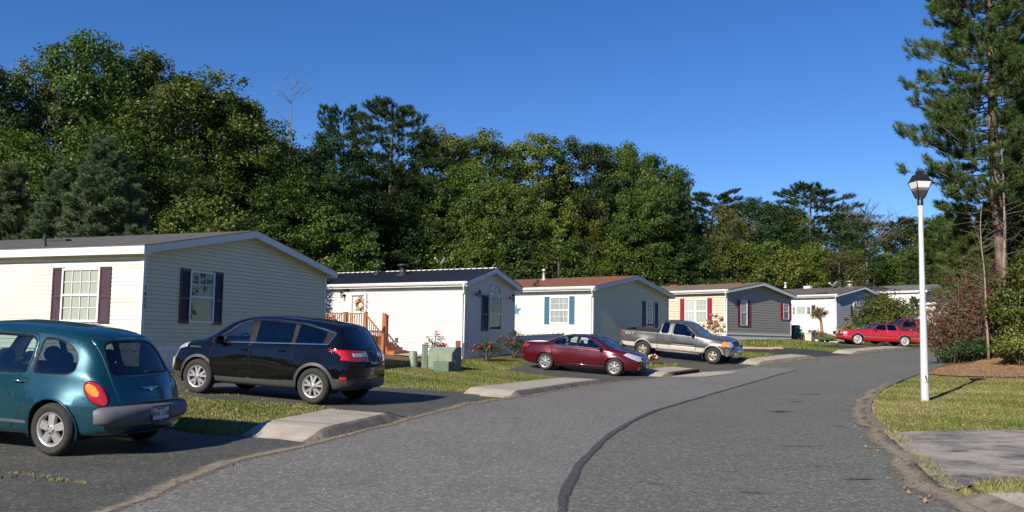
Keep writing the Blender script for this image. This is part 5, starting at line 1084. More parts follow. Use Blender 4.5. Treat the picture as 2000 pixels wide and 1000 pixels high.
    if not red:
        bm = bmesh.new()
        for sd_ in (1, -1): tube(bm, [(1.9, sd_*.95, .40), (4.1, sd_*.95, .40)], .045, 8)
        obj('running_board', bm, M('board_grey', (.14, .14, .14), .5), c.t)
        for sd_ in (1, -1): text('lettering', '4X4', .19, M('decal_silver', (.45, .45, .45), .5), c.t, (.50, sd_*.962, 1.10), (R(88), 0, 0 if sd_ < 0 else math.pi), .002, 1.5); text('lettering', 'F150', .085, M('decal_blue', (.05, .08, .16), .5), c.t, (4.16, sd_*.985, .98), (R(88), 0, 0 if sd_ < 0 else math.pi), .002, 1.3)
        for sd_ in (1, -1): bm = bmesh.new(); bx(bm, 4.24, 4.27, sd_*.84-.13, sd_*.84+.13, .2, .52); obj('mud_flap', bm, M_BLK, c.t)
    c.place(near, side, xr, .95, az); c.t.scale = (sc_,)*3; return c
low = NB('weathered_two_tone'); cl = low.noise(6, 5, .7, sc3=(1, 1, 3)); cl2 = low.noise(30, 3, .7, sc3=(.3, 1, 2)); low.base(low.mix(.5, low.ramp(cl, [(.3, (.42, .35, .31)), (.6, (.62, .55, .50))]), low.ramp(cl2, [(.35, (.22, .17, .15)), (.5, (.60, .54, .50))]))); low.set(Roughness=.5)
pickup('pickup_truck', 'grey extended-cab pickup with pale weathered lower panels on the next driveway', carpaint('grey_metallic_paint', (.12, .12, .122), .2, .32, .6, .7), low.m, (1256, 697.5), -1, -R(31.5), .96)
pr_ = carpaint('faded_red_paint', (.17, .008, .016), .1, .38, .2, .5)
pickup('pickup_truck', 'dark red pickup truck behind the bright red sedan', pr_, pr_, (28.7, 59.6), 1, math.pi+R(1), 1.0, True)
# ---- bright red boxy sedan
def boxy():
    L = 5.25; xr, xf, r = 1.44, 4.33, .325
    pr = dict(zr=[(0, .78), (.03, .92), (.08, .955), (1.15, .99), (1.22, 1.02), (1.55, 1.33), (1.7, 1.385), (2.4, 1.41), (2.85, 1.385), (3.0, 1.34), (3.6, 1.0), (3.75, .965), (4.9, .89), (5.15, .84), (5.22, .72), (5.25, .6)],
              zb=[(0, .3), (.4, .24), (4.8, .22), (5.25, .3)], ws=[(0, .80), (.3, .85), (4.8, .85), (5.25, .78)], w=[(0, .84), (.2, .90), (4.9, .90), (5.25, .82)], zm=[(0, .55), (5.25, .5)], wb=[(0, .80), (.2, .86), (4.8, .85), (5.25, .76)], zbelt=[(0, .75), (.06, .90), (1.2, .93), (3.6, .90), (4.9, .84), (5.15, .79), (5.25, .57)],
              wr=[(0, .72), (1.1, .74), (1.3, .66), (1.7, .60), (2.8, .61), (3.5, .70), (3.8, .76), (5.25, .66)], cr=[(0, .015), (1.2, .03), (1.8, .06), (2.9, .06), (3.7, .02), (5.25, .015)])
    c = Car('sedan', 'bright red boxy sedan with whitewall tyres parked before the dark red pickup', L, pr, bow=(.05, .08)); c.xf = xf
    c.cut('vinyl', [(1.18, .965), (2.4, .965), (2.4, 1.6), (1.18, 1.6)]); c.cut('vinyl', [(1.25, -.8), (2.98, -.8), (2.98, .8), (1.25, .8)], 'z', 1, zfilt=lambda p: p.z > 1.2); c.cut('vinyl', [(-.8, 1.0), (.8, 1.0), (.8, 1.45), (-.8, 1.45)], 'x', -1, zfilt=lambda p: 1.1 < p.x < 1.9)
    doors(c, [rpoly([(1.72, .27), (2.52, .27), (2.52, 1.34), (1.9, 1.34), (1.72, 1.0)], .04), rpoly([(2.55, .27), (3.55, .27), (3.55, .96), (2.98, 1.32), (2.55, 1.345)], .04)], .008)
    for p in ([(1.92, .98), (2.48, .97), (2.48, 1.315), (1.98, 1.31)], [(2.58, .97), (3.42, .955), (2.96, 1.28), (2.58, 1.32)]): c.cut('chrome', grow(rpoly(p, .03), .02)); c.cut('sidewin', rpoly(p, .03))
    c.cut('strip', [(.1, .50), (5.2, .48), (5.2, .53), (.1, .55)]); c.cut('wshield', rpoly([(-.68, 1.01), (.68, 1.01), (.55, 1.34), (-.55, 1.34)], .05), 'x', 1, zfilt=lambda p: 2.8 < p.x < 3.8, nmin=.1); c.cut('rearwin', rpoly([(-.56, 1.05), (.56, 1.05), (.50, 1.30), (-.50, 1.30)], .04), 'x', -1, zfilt=lambda p: 1.1 < p.x < 1.9, nmin=.1)
    c.cut('tail', [(-.02, .62), (.15, .62), (.15, .86), (-.02, .86)], nmin=.05); c.cut('head', [(5.0, .64), (5.3, .64), (5.3, .80), (5.0, .80)], nmin=.05)
    for x in (xr, xf): c.cut('lip', circ(x, r, .40, 30)); c.cut('hole', circ(x, r, .375, 30))
    c.hole(); paint = carpaint('bright_red_paint', (.42, .012, .02), .1, .3, .1, .8); vin = M('dark_maroon_vinyl', (.055, .012, .014), .6, vary=.15); din = M('car_interior_dark', (.03, .03, .032), .9)
    c.bodymat = dict(gap=M_GAP, vinyl=vin, chrome=M_CHROME, strip=M('grey_side_strip', (.2, .12, .12), .5), lip=M_CHROME); sp = DS([paint, din]); sp.update(sidewin=('side_window', G_TINT, .006, None), rearwin=('rear_window', G_TINT, .006, None), wshield=('windshield', G_CLEAR, .006, None), tail=('tail_light', M_RED, -.004, None), head=('headlight', M_CLR, -.004, None))
    c.finish(paint, sp, .016); c.liner((xr, xf), .38, r, .5, .86); c.wheels((xr, xf), r, .20, .2, .79, ('disc',), M('wheel_cover', (.5, .5, .5), .35, metal=.5), True)
    c.seats((1.95, 2.75), .48, .5, M_SEATD); c.interior(1.3, 3.4, .4, .76, 3.05, .9); c.mirror(3.3, .98, .88, paint, (.06, .09, .06))
    for nm, x0, sg in (('front_bumper', 5.25, 1), ('rear_bumper', 0, -1)):
        bm = bmesh.new(); bx(bm, x0-.06 if sg > 0 else -.09, x0+.09 if sg > 0 else .06, -.86, .86, .36, .52, bev=.03); obj(nm, bm, paint if sg > 0 else M_CHROME, c.t, True)
    c.place((24.55, 55.4), 1, xr, .88, math.pi-R(3)); return c
boxy()
# ------------------------------------------------------------------ foliage
def m_leaf(name, cols, trans=.3, tint=.25):
    b = NB(name); b.n.remove(b.bs); at = b.N('ShaderNodeAttribute'); at.attribute_name = 'rnd'
    c = b.ramp(at.outputs['Fac'], [(i/(len(cols)-1), k) for i, k in enumerate(cols)])
    oi = b.N('ShaderNodeObjectInfo'); hsv = b.N('ShaderNodeHueSaturation'); mr = b.N('ShaderNodeMapRange'); mr.inputs[3].default_value = .5-.03*tint/.25; mr.inputs[4].default_value = .5+.022*tint/.25; b.L(oi.outputs['Random'], mr.inputs[0]); b.L(mr.outputs[0], hsv.inputs['Hue'])
    m2 = b.N('ShaderNodeMath', operation='MULTIPLY'); m2.inputs[1].default_value = 7.31; b.L(oi.outputs['Random'], m2.inputs[0]); fr = b.N('ShaderNodeMath', operation='FRACT'); b.L(m2.outputs[0], fr.inputs[0]); m3 = b.N('ShaderNodeMapRange'); m3.inputs[3].default_value = 1-tint; m3.inputs[4].default_value = 1+tint; b.L(fr.outputs[0], m3.inputs[0]); b.L(m3.outputs[0], hsv.inputs['Value']); b.L(c, hsv.inputs['Color'])
    d = b.N('ShaderNodeBsdfDiffuse'); t = b.N('ShaderNodeBsdfTranslucent'); g = b.N('ShaderNodeBsdfGlossy'); g.inputs['Roughness'].default_value = .5; g.inputs[0].default_value = (1, 1, 1, 1)
    b.L(hsv.outputs[0], d.inputs[0]); b.L(hsv.outputs[0], t.inputs[0]); x = b.N('ShaderNodeMixShader'); x.inputs[0].default_value = trans; b.L(d.outputs[0], x.inputs[1]); b.L(t.outputs[0], x.inputs[2])
    y = b.N('ShaderNodeMixShader'); y.inputs[0].default_value = .018; b.L(x.outputs[0], y.inputs[1]); b.L(g.outputs[0], y.inputs[2]); b.L(y.outputs[0], b.out.inputs[0]); return b.m
ML_OAK = m_leaf('oak_leaves', [(.028, .058, .013), (.055, .105, .018), (.09, .145, .025), (.14, .19, .035)])
ML_YEL = m_leaf('yellowing_leaves', [(.045, .07, .013), (.085, .125, .02), (.13, .165, .026), (.20, .20, .035)])
ML_BRN = m_leaf('dull_brown_leaves', [(.04, .055, .018), (.075, .09, .028), (.11, .12, .038), (.16, .145, .055)])
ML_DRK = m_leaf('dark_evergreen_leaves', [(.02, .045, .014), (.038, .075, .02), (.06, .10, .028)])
ML_PINE = m_leaf('pine_needles', [(.035, .068, .02), (.06, .11, .028), (.11, .16, .04), (.17, .20, .055)], .2)
ML_WPINE = m_leaf('soft_pine_needles', [(.08, .13, .06), (.13, .19, .085), (.19, .25, .11)], .2, .15)
ML_BUSH = m_leaf('bush_leaves', [(.04, .07, .014), (.08, .12, .024), (.14, .17, .035), (.24, .21, .06)])
M_BARK = M('grey_brown_bark', (.10, .08, .062), .95, vary=.4, scale=6, stretch=(1, 1, .25), bump=.6); M_PBARK = M('reddish_pine_bark', (.15, .10, .075), .95, vary=.55, scale=9, stretch=(1, 1, .35), bump=1.)
M_TWIG = M('bare_twig', (.17, .13, .10), .95, vary=.3, scale=12); M_DEADT = M('dead_grey_wood', (.15, .13, .115), .95, vary=.2)
def rdir(rng, n):
    v = rng.normal(size=(n, 3)); return v/np.linalg.norm(v, axis=1)[:, None]
def leaves(cen, rad, per, size, rng, asp=.62, flat=.8, outward=None, crnd=None):
    "leaf quads scattered round clump centres"
    n = len(cen); C = np.repeat(cen, per, 0); Rr = np.repeat(np.broadcast_to(rad, (n,)), per); N = n*per
    P = C+rdir(rng, N)*(Rr*rng.random(N)**.45)[:, None]*np.array([1, 1, flat])
    nor = rdir(rng, N)+np.array([0, 0, .55])
    if outward is not None: nor += np.repeat(outward, per, 0)*.8
    nor /= np.linalg.norm(nor, axis=1)[:, None]; t = np.cross(nor, rdir(rng, N)); t /= np.linalg.norm(t, axis=1)[:, None]+1e-9; b = np.cross(nor, t)
    s = (size*rng.uniform(.65, 1.3, N))[:, None]; V = np.stack([P-t*s*.5, P+b*s*asp*.5, P+t*s*.5, P-b*s*asp*.5], 1).reshape(-1, 3); Fc = np.arange(N*4).reshape(-1, 4)
    a = np.repeat(rng.random(n) if crnd is None else crnd, per)*.6+rng.random(N)*.4; return V, Fc, a
def needles(cen, dirs, per, L, w, rng, spread=.9):
    n = len(cen); N = n*per; C = np.repeat(cen, per, 0); D = np.repeat(dirs, per, 0)*.9+rdir(rng, N)*spread; D /= np.linalg.norm(D, axis=1)[:, None]
    s = np.cross(D, rdir(rng, N)); s /= np.linalg.norm(s, axis=1)[:, None]+1e-9; l = (L*rng.uniform(.6, 1.1, N))[:, None]; C = C+np.repeat(dirs, per, 0)*rng.uniform(-.5, .5, (N, 1))*L
    V = np.stack([C-s*w*.5, C+s*w*.5, C+D*l], 1).reshape(-1, 3); a = np.repeat(rng.random(n), per)*.6+rng.random(N)*.4; return V, np.arange(N*3).reshape(-1, 3), a
def limbs(bm, rnd, h, r0, n, spread, z0f=.25, up=.5, lean=(0, 0)):
    k = 8; pts = [(lean[0]*(i/k)**1.5+rnd.uniform(-.12, .12)*(i > 0), lean[1]*(i/k)**1.5+rnd.uniform(-.12, .12)*(i > 0), h*i/k-.3) for i in range(k+1)]; tube(bm, pts, [r0*(1-.88*i/k) for i in range(k+1)], 8)
    for i in range(n):
        f = rnd.uniform(z0f, .92); z = h*f; a = rnd.uniform(0, 6.283); L_ = spread*rnd.uniform(.5, 1)*(1.15-f*.6); base_ = Vector((lean[0]*f**1.5, lean[1]*f**1.5, z)); d = Vector((math.cos(a), math.sin(a), up)); r_ = r0*(1-.85*f)*.5
        m1 = base_+d*L_*.5+Vector((rnd.uniform(-.2, .2), rnd.uniform(-.2, .2), 0)); tube(bm, [base_, m1, base_+d*L_+Vector((0, 0, L_*.15))], [r_, r_*.65, r_*.2], 5)
        for _ in range(2): tube(bm, [m1, m1+Vector((rnd.uniform(-1, 1), rnd.uniform(-1, 1), rnd.uniform(.1, .9)))*L_*.4], [r_*.5, r_*.1], 4)
def decid(seed, mat, h=18, rx=4.4, nl=30, per=54, size=.205, low=.10, clump=.62, ncl=26, lobe=(1.3, 2.3), top=1.):
    rng = np.random.default_rng(seed); cz = h*(low+1)/2; rz = h*(1-low)/2; C = []; O = []; K = []
    for i in range(nl):
        f = (i+.5)/nl; z = -1+2*f; rr = math.sqrt(max(0, 1-abs(z)**2.4))*rng.uniform(.45, .85); a = i*2.4+rng.uniform(-.5, .5); lr = rng.uniform(*lobe)*(1-.25*f*top)
        lc = np.array([rx*rr*math.cos(a), rx*rr*math.sin(a), cz+(rz-lr*.8)*z]); d = rdir(rng, ncl); C.append(lc+d*lr*rng.uniform(.7, 1.08, (ncl, 1))*np.array([1, 1, .8])); O.append(d); K.append(np.full(ncl, rng.random())*.5+rng.random(ncl)*.5)
    C = np.concatenate(C); O = np.concatenate(O); K = np.concatenate(K); return leaves(C, clump*rng.uniform(.6, 1.2, len(C)), per, size, rng, outward=O, crnd=K)
def tree_proto(name, label, leafdata, lmat, h, r0, seed, nl=16, spread=4, group='forest trees behind the homes', bark=None, cat='tree', up=.5, lean=(0, 0)):
    t = thing(name, label, cat, group=group); V, Fc, a = leafdata; npmesh('crown', V, Fc, lmat, t, attr=a); bm = bmesh.new(); limbs(bm, random.Random(seed), h*.93, r0, nl, spread, up=up, lean=lean); obj('trunk', bm, bark or M_BARK, t); return t
def pine_data(seed, h, rx, nb=46, per=9, L=.34, w=.035, low=.2, tuft=12, droop=.0, prof=None, upt=.35):
    rng = np.random.default_rng(seed); C = []; D = []; B = []
    for i in range(nb):
        f = low+(1-low)*(i+.5)/nb; z = h*f; pr = (prof(f) if prof else (1-((f-low)/(1-low))**1.6)*.92+.1); ln = rx*pr*rng.uniform(.65, 1.08); a = i*2.4+rng.uniform(-.4, .4); d = np.array([math.cos(a), math.sin(a), upt*(f-.1)-droop]); B.append((z, d*ln))
        for k in range(tuft):
            u = .3+.75*rng.random()**.7; side = np.array([-d[1], d[0], 0])*rng.uniform(-1, 1)*ln*.34*(1.2-u*.6); p = np.array([0, 0, z])+d*ln*u+side+np.array([0, 0, rng.uniform(-.12, .28)]); dd = d/np.linalg.norm(d)*.7+side*.5/(ln*.3+.01)+np.array([0, 0, .5]); C.append(p); D.append(dd/np.linalg.norm(dd))
    return np.array(C), np.array(D), B, rng
PROTO = {}
def pine_proto(key, name, label, seed, h, rx, mat, r0=.22, group='forest trees behind the homes', bark=None, nd=34, ln=.5, w=.05, **k):
    C, D, B, rng = pine_data(seed, h, rx, **k); t = thing(name, label, 'tree', group=group); V, Fc, a = needles(C, D, nd, ln, w, rng); npmesh('crown', V, Fc, mat, t, attr=a)
    bm = bmesh.new(); tube(bm, [(0, 0, -.3), (.06, 0, h*.35), (-.05, .05, h*.7), (0, 0, h*.98)], [r0, r0*.75, r0*.45, .03], 8)
    for z, d in B: tube(bm, [(0, 0, z), (d[0]*.5, d[1]*.5, z+d[2]*.5-.05), (d[0], d[1], z+d[2])], [r0*.2*(1.2-z/h), r0*.13*(1.2-z/h), .01], 4)
    obj('trunk', bm, bark or M_BARK, t); PROTO[key] = [t, h, rx, False]; return t
def dproto(key, name, label, mat, seed, h=18, rx=4.4, **k):
    t = tree_proto(name, label, decid(seed, mat, h, rx, **k), mat, h, .26, seed); PROTO[key] = [t, h, rx, False]
dproto('oakA', 'oak_tree', '', ML_OAK, 11, nl=36, ncl=30, clump=.7, per=56); dproto('oakB', 'oak_tree', '', ML_OAK, 23, nl=32, ncl=34, clump=.72, lobe=(1.5, 2.6)); dproto('oakC', 'maple_tree', '', ML_YEL, 37, rx=3.9, nl=32)
dproto('brn', 'maple_tree', '', ML_BRN, 41, nl=26, per=30); dproto('drk', 'holly_tree', '', ML_DRK, 53, nl=30, rx=4.8)
dproto('under', 'young_maple_tree', '', ML_OAK, 67, h=10, rx=3.4, nl=22, per=40, size=.21, low=.02, lobe=(1., 1.8)); dproto('undery', 'young_maple_tree', '', ML_YEL, 71, h=10, rx=3.2, nl=20, per=40, size=.21, low=.02, lobe=(1., 1.8))
pine_proto('pine', 'pine_tree', '', 83, 17, 4.2, ML_DRK, nb=96, tuft=30, nd=32, ln=.30, w=.036, low=.12, prof=lambda f: .35+.75*math.sin(min(1, (1.04-f)/.6)*math.pi/2)); pine_proto('wpine', 'white_pine_tree', '', 97, 10, 2.7, ML_WPINE, nb=74, tuft=44, nd=34, ln=.26, w=.034, low=.04, upt=.9)
pine_proto('ypine', 'pitch_pine_tree', '', 101, 9, 2.6, ML_PINE, nb=54, tuft=22, nd=42, ln=.28, w=.024, low=.08, upt=.8)
pr_used = set()
def put(key, pxx, topy, Y, label, wid=1., rot=None, group='forest trees behind the homes', basepx=None, lean=0):
    t, h, rx, used = PROTO[key]; p = AT(pxx, topy, Y)
    while any(-2.2 < (p-hh.c).dot(hh.g) < hh.W+2.2 and -2.2 < (p-hh.c).dot(hh.l) < hh.L+2.2 for hh in (h1, h2, h3, h4, h5, h6, h7)): Y += 1.; p = AT(pxx, topy, Y)
    g = hz(p.x, p.y); H_ = p.z-g
    o = t if not used else copy_tree(t); PROTO[key][3] = True; s_ = H_/h; o.location = (p.x, p.y, g-.1); o.scale = (wid*s_**.6, wid*s_**.6, s_); o.rotation_euler = (0, R(lean), rot if rot is not None else (pxx*.37) % 6.28); tag(o, label, 'tree', group); return o
ORD = 'first second third fourth fifth sixth seventh eighth ninth tenth eleventh twelfth'.split()
sky_trees = [ # key, px, top y, depth, width, label
 ('drk', -25, 105, 50, .9, 'dark tree cut off by the left edge of the view'), ('brn', 72, 118, 52, .95, 'brownish leafy tree beside the dark tree at the left edge'), ('oakA', 178, 66, 54, 1.0, 'tallest green oak of the forest, high above the cream home'), ('oakB', 285, 84, 58, .95, 'tall oak right behind the tallest oak, with a narrow top'),
 ('oakB', 392, 136, 50, 1.2, 'broad round oak rising over the ridge of the cream home'), ('oakA', 470, 190, 47, .85, 'oak shoulder standing right of the broad round oak'), ('brn', 575, 240, 60, .9, 'brown-tinged tree below the bare grey snag'), ('drk', 640, 262, 56, .9, 'dark tree between the bare snag and the pines'),
 ('pine', 672, 222, 64, .85, 'slim spiky pine left of the big dark pine'), ('pine', 768, 208, 62, 1.1, 'big dark pine with a flat top above the black metal roof'), ('oakC', 862, 242, 66, 1.0, 'yellow-green tree right of the big dark pine'), ('oakC', 950, 250, 70, .95, 'yellow-green tree with a pointed top over the arched gable'),
 ('oakB', 905, 310, 60, .9, 'rounded green tree in front of two yellow-green ones'), ('oakC', 1042, 252, 72, 1.0, 'tall yellow-green tree over the red-brown roof'), ('drk', 1145, 266, 72, 1.0, 'dark rounded tree over the ridge of the blue-shuttered home'), ('oakA', 1120, 345, 64, .95, 'green tree below the dark rounded tree crown'),
 ('oakA', 1215, 276, 76, .8, 'tree with a ragged top right of the dark rounded tree'), ('oakB', 1268, 290, 78, .9, 'last tall oak before the treeline drops'), ('oakC', 1318, 318, 78, .62, 'leaning tree that ends the tall treeline'), ('drk', 1345, 408, 84, 1.1, 'dark low tree in the dip of the treeline'),
 ('pine', 1392, 380, 98, 1.5, 'pine with a feathery top above the beige home'), ('brn', 1425, 392, 90, .9, 'brown-green slender tree over the beige ridge'), ('drk', 1462, 380, 100, 1.25, 'dark crown right of the brown-green slender tree'), ('oakA', 1510, 392, 104, 1.2, 'round green crown left of the wide flat pine'),
 ('pine', 1583, 368, 98, 1.7, 'wide flat-topped pine over the grey shingle roof'), ('oakC', 1548, 405, 102, 1.0, 'yellowish tree at the foot of the wide pine'), ('oakB', 1650, 405, 116, 1.2, 'green tree behind the bare grey treetop'), ('brn', 1728, 412, 120, 1.3, 'brown-grey tree left of the lamp post'), ('pine', 1770, 432, 120, 1.2, 'pine just left of the lamp head'), ('oakA', 1825, 418, 122, 1.6, 'green tree seen right of the lamp post in the distance'), ('drk', 1900, 420, 92, 1.1, 'dark tree behind the tall pine trunk'), ('oakB', 1975, 430, 96, 1.2, 'distant tree at the right edge behind the pine')]
for key, x, ty, Y, w_, lb in sky_trees: put(key, x, ty, Y, lb, w_)
mid = [('oakA', 30, 250, 46), ('under', 120, 300, 44), ('oakB', 235, 240, 45), ('under', 340, 330, 41), ('under', 420, 380, 38), ('under', 500, 340, 44), ('drk', 545, 330, 52), ('oakA', 600, 320, 50), ('under', 655, 400, 47), ('drk', 755, 310, 58), ('under', 740, 420, 52), ('oakC', 800, 330, 58), ('under', 850, 420, 54), ('undery', 900, 440, 54), ('oakA', 985, 345, 60), ('under', 1000, 440, 56), ('drk', 1060, 380, 62), ('under', 1090, 455, 58), ('oakC', 1165, 385, 66), ('undery', 1180, 450, 60), ('under', 1240, 440, 64), ('oakA', 1255, 360, 68), ('drk', 1300, 400, 72), ('under', 1330, 480, 72), ('drk', 1375, 455, 82), ('brn', 1400, 440, 84), ('undery', 1440, 470, 84), ('under', 1490, 465, 86), ('undery', 1545, 480, 84), ('undery', 1600, 470, 88), ('brn', 1640, 475, 86), ('drk', 1690, 490, 114), ('under', 1740, 490, 116), ('oakA', 1790, 480, 116), ('drk', 1850, 470, 98), ('oakA', 1920, 480, 90), ('drk', 1985, 470, 76)]
kinds = {'oakA': 'green oak', 'oakB': 'broad green oak', 'under': 'young green maple', 'undery': 'young yellowing maple', 'drk': 'dark evergreen', 'oakC': 'yellow-green maple', 'brn': 'dull brownish tree'}
def wherepx(x):
    for a, lb in ((60, 'at the far left'), (150, 'over the roof pipe of the cream home'), (290, 'over the left end of the cream ridge'), (380, 'over the middle of the cream roof'), (460, 'just left of the cream ridge end'), (530, 'over the cream ridge end'), (580, 'over the right rake of the cream home'), (630, 'between cream ridge and black roof'), (680, 'over the left end of the black roof'), (720, 'left of the small black roof vent'), (770, 'over the small black roof vent'), (830, 'over the large black roof vent'), (880, 'over the dish of the black roof'), (940, 'left of the arched gable'), (990, 'above the arched gable peak'), (1030, 'between arched gable and red-brown roof'), (1075, 'over the pale pipe of the red-brown roof'), (1130, 'over the middle of the red-brown roof'), (1175, 'left of the red-brown ridge end'), (1215, 'over the red-brown ridge'), (1247, 'over the red-brown gable peak'), (1280, 'right of the red-brown gable peak'), (1315, 'over the left vent of the tan roof'), (1350, 'over the left part of the tan roof'), (1385, 'over the middle of the tan roof'), (1420, 'over the red shutters of the beige home'), (1460, 'over the right vent of the tan roof'), (1515, 'over the grey gable'), (1570, 'over the left end of the grey roof'), (1620, 'over the flat vent of the grey roof'), (1660, 'over the dish of the grey roof'), (1710, 'over the blue-grey gable peak'), (1765, 'over the patched far roof'), (1820, 'behind the lamp post'), (1880, 'behind the brown thicket'), (1950, 'behind the pine trunk')):
        if x < a: return lb
    return 'at the far right'
for i, (k, x, ty, Y) in enumerate(mid): put(k, x, ty, Y, 'lower %s %s' % (kinds[k], wherepx(x)), 1.05)
back = [(x, 300+max(0, x-600)*.17+((x*7919) % 40), 66+max(0, x-400)*.034) for x in range(-60, 2050, 88)]
for i, (x, ty, Y) in enumerate(back): put(('oakA', 'drk', 'oakB')[i % 3], x, ty, Y+10, 'shaded back-row tree deep in the forest behind the front trees', 1.25, group='shaded back-row trees deep in the forest')
for lb, x, ty, Y, w_ in (('tallest soft blue-green white pine behind the cream roof', 205, 285, 37, 1.15), ('soft white pine at the left edge behind the cream roof', 25, 330, 38, 1.0), ('yellowish-green white pine between the two blue-green ones', 118, 345, 36, 1.0), ('small white pine right beside the tallest blue-green one', 262, 372, 35, .8)): put('wpine', x, ty, Y, lb, w_, group='soft white pines behind the cream home')
# the dim floor of the wood
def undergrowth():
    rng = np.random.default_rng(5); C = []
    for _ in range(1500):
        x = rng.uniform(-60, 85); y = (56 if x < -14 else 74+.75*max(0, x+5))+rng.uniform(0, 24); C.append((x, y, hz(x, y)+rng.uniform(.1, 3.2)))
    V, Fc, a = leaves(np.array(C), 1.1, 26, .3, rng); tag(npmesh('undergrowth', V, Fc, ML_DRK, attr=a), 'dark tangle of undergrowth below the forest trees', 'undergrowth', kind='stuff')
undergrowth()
def unseen_woodland():  # out of view, added so windows and cars reflect darker
    "unseen wood behind the viewpoint, added for its reflections"
    rng = np.random.default_rng(15); C = []; O = []
    for _ in range(5200):
        a = rng.uniform(R(115), R(425)); r_ = rng.uniform(60, 74); x, y = r_*math.cos(a), r_*math.sin(a)+4; top = 10+3.5*math.sin(a*23)+2*math.sin(a*57)
        if abs(x) < .75*y+12 and y > 0: continue
        C.append((x, y, hz(x, y)+rng.uniform(0, 1)*top)); O.append((-x/r_, -y/r_, .3))
    V, Fc, a = leaves(np.array(C), 1.9, 22, .85, rng, outward=np.array(O)); tag(npmesh('unseen_woodland', V, Fc, ML_OAK, attr=a), 'unseen far-off wood behind the viewpoint, added to darken reflections', 'unseen_woodland', kind='stuff')
unseen_woodland()
# bare snag and bare treetop
def snag(pxx, topy, Y, label, h0, n, spread, seed, r0=.08):
    p = AT(pxx, topy, Y); g = hz(p.x, p.y); H_ = p.z-g; rnd = random.Random(seed); t = thing('dead_tree', label, 'tree', (p.x, p.y, g)); bm = bmesh.new()
    tube(bm, [(0, 0, -.2), (.1, 0, H_*.5), (0, .1, H_*.8), (.05, 0, H_)], [r0*1.6, r0, r0*.5, .012], 7); obj('trunk', bm, M_DEADT, t); bm = bmesh.new()
    for i in range(n):
        z = H_*rnd.uniform(h0, .97); a = rnd.uniform(0, 6.28); L_ = spread*rnd.uniform(.4, 1)*(1.3-z/H_); d = Vector((math.cos(a), math.sin(a), rnd.uniform(.3, 1.1))); e = Vector((0, 0, z))+d*L_; m_ = Vector((0, 0, z))+d*L_*.5; tube(bm, [(0, 0, z), m_, e], [r0*.3, r0*.2, .012], 4)
        for _ in range(4): s0 = Vector((0, 0, z))+d*L_*rnd.uniform(.3, .9); tube(bm, [s0, s0+Vector((rnd.uniform(-1, 1), rnd.uniform(-1, 1), rnd.uniform(.2, 1)))*L_*.4], [r0*.12, .008], 3)
    obj('branch', bm, M_DEADT, t)
snag(570, 148, 58, 'bare grey snag sticking up above the brown-tinged tree', .76, 9, 4, 3); snag(1690, 402, 100, 'bare grey treetop above the blue-grey gable', .6, 40, 9, 9, .16)
# ---- the tall pine at the right
def bigpine():
    rng = np.random.default_rng(7); Y = 33.; p = AT(1962, 700, Y); g = hz(p.x, p.y); t = thing('pitch_pine_tree', 'tall pine with bare reddish trunk beside the lamp post', 'tree', (p.x, p.y, g)); top = AT(1927, -70, Y); h = top.z-g; lx = top.x-p.x
    def tr(z): f = z/h; return np.array([lx*f+.10*math.sin(f*9), .08*math.sin(f*7+1), z])
    bm = bmesh.new(); tube(bm, [tr(z)-np.array([0, 0, .3]) for z in np.linspace(0, h, 22)], [.235-.10*i/21+(.0 if i else .05) for i in range(22)], 14); obj('trunk', bm, M_PBARK, t, True)
    C, D = [], []; bm = bmesh.new(); nb = 168
    for i in range(nb):
        z = h*(.35+.67*(i+rng.random())/nb); zf = (z/h-.35)/.67; a = i*2.399+rng.uniform(-.5, .5); lf = math.cos(a) < 0; ln = (3.7-1.3*zf) if lf else (2.2-.5*zf); ln *= rng.uniform(.55, 1.05)
        if zf < .10: ln *= .75
        d = np.array([math.cos(a), math.sin(a), rng.uniform(-.18, .22)]); b0 = tr(z); m_ = b0+d*ln*.5+np.array([0, 0, -.05*ln]); e = b0+d*ln+np.array([0, 0, .12*ln]); tube(bm, [b0, m_, e], [.035, .022, .01], 5)
        for k in range(12):
            u = .30+.68*rng.random(); q = b0*(1-u)+e*u+np.array([0, 0, -.05*ln*math.sin(u*3.1)]); sd_ = np.array([-d[1], d[0], 0])*rng.uniform(-1, 1)*.42*ln*(1.25-u); e2 = q+sd_+d*.28+np.array([0, 0, rng.uniform(0, .3)]); tube(bm, [q, (q+e2)/2+np.array([0, 0, -.03]), e2], [.012, .009, .005], 3)
            for w_ in (1., .72, .45):
                C.append(q*(1-w_)+e2*w_+rng.normal(size=3)*.05); v = sd_*.6+d*.5+np.array([0, 0, .6]); D.append(v/np.linalg.norm(v))
    # dead lower limbs
    for i in range(26):
        z = h*rng.uniform(.16, .42); a = rng.uniform(0, 6.28); d = np.array([math.cos(a), math.sin(a), rng.uniform(-.1, .35)]); ln = rng.uniform(.8, 2.6); b0 = tr(z); tube(bm, [b0, b0+d*ln*.5+np.array([0, 0, .1]), b0+d*ln], [.02, .012, .004], 4)
        for _ in range(3): s0 = b0+d*ln*rng.uniform(.3, .9); tube(bm, [s0, s0+rng.normal(size=3)*.35], [.007, .003], 3)
    obj('branch', bm, M_BARK, t); C = np.array(C); D = np.array(D); V, Fc, a = needles(C, D, 44, .23, .018, rng, 1.0); npmesh('crown', V, Fc, ML_PINE, t, attr=a)
bigpine()
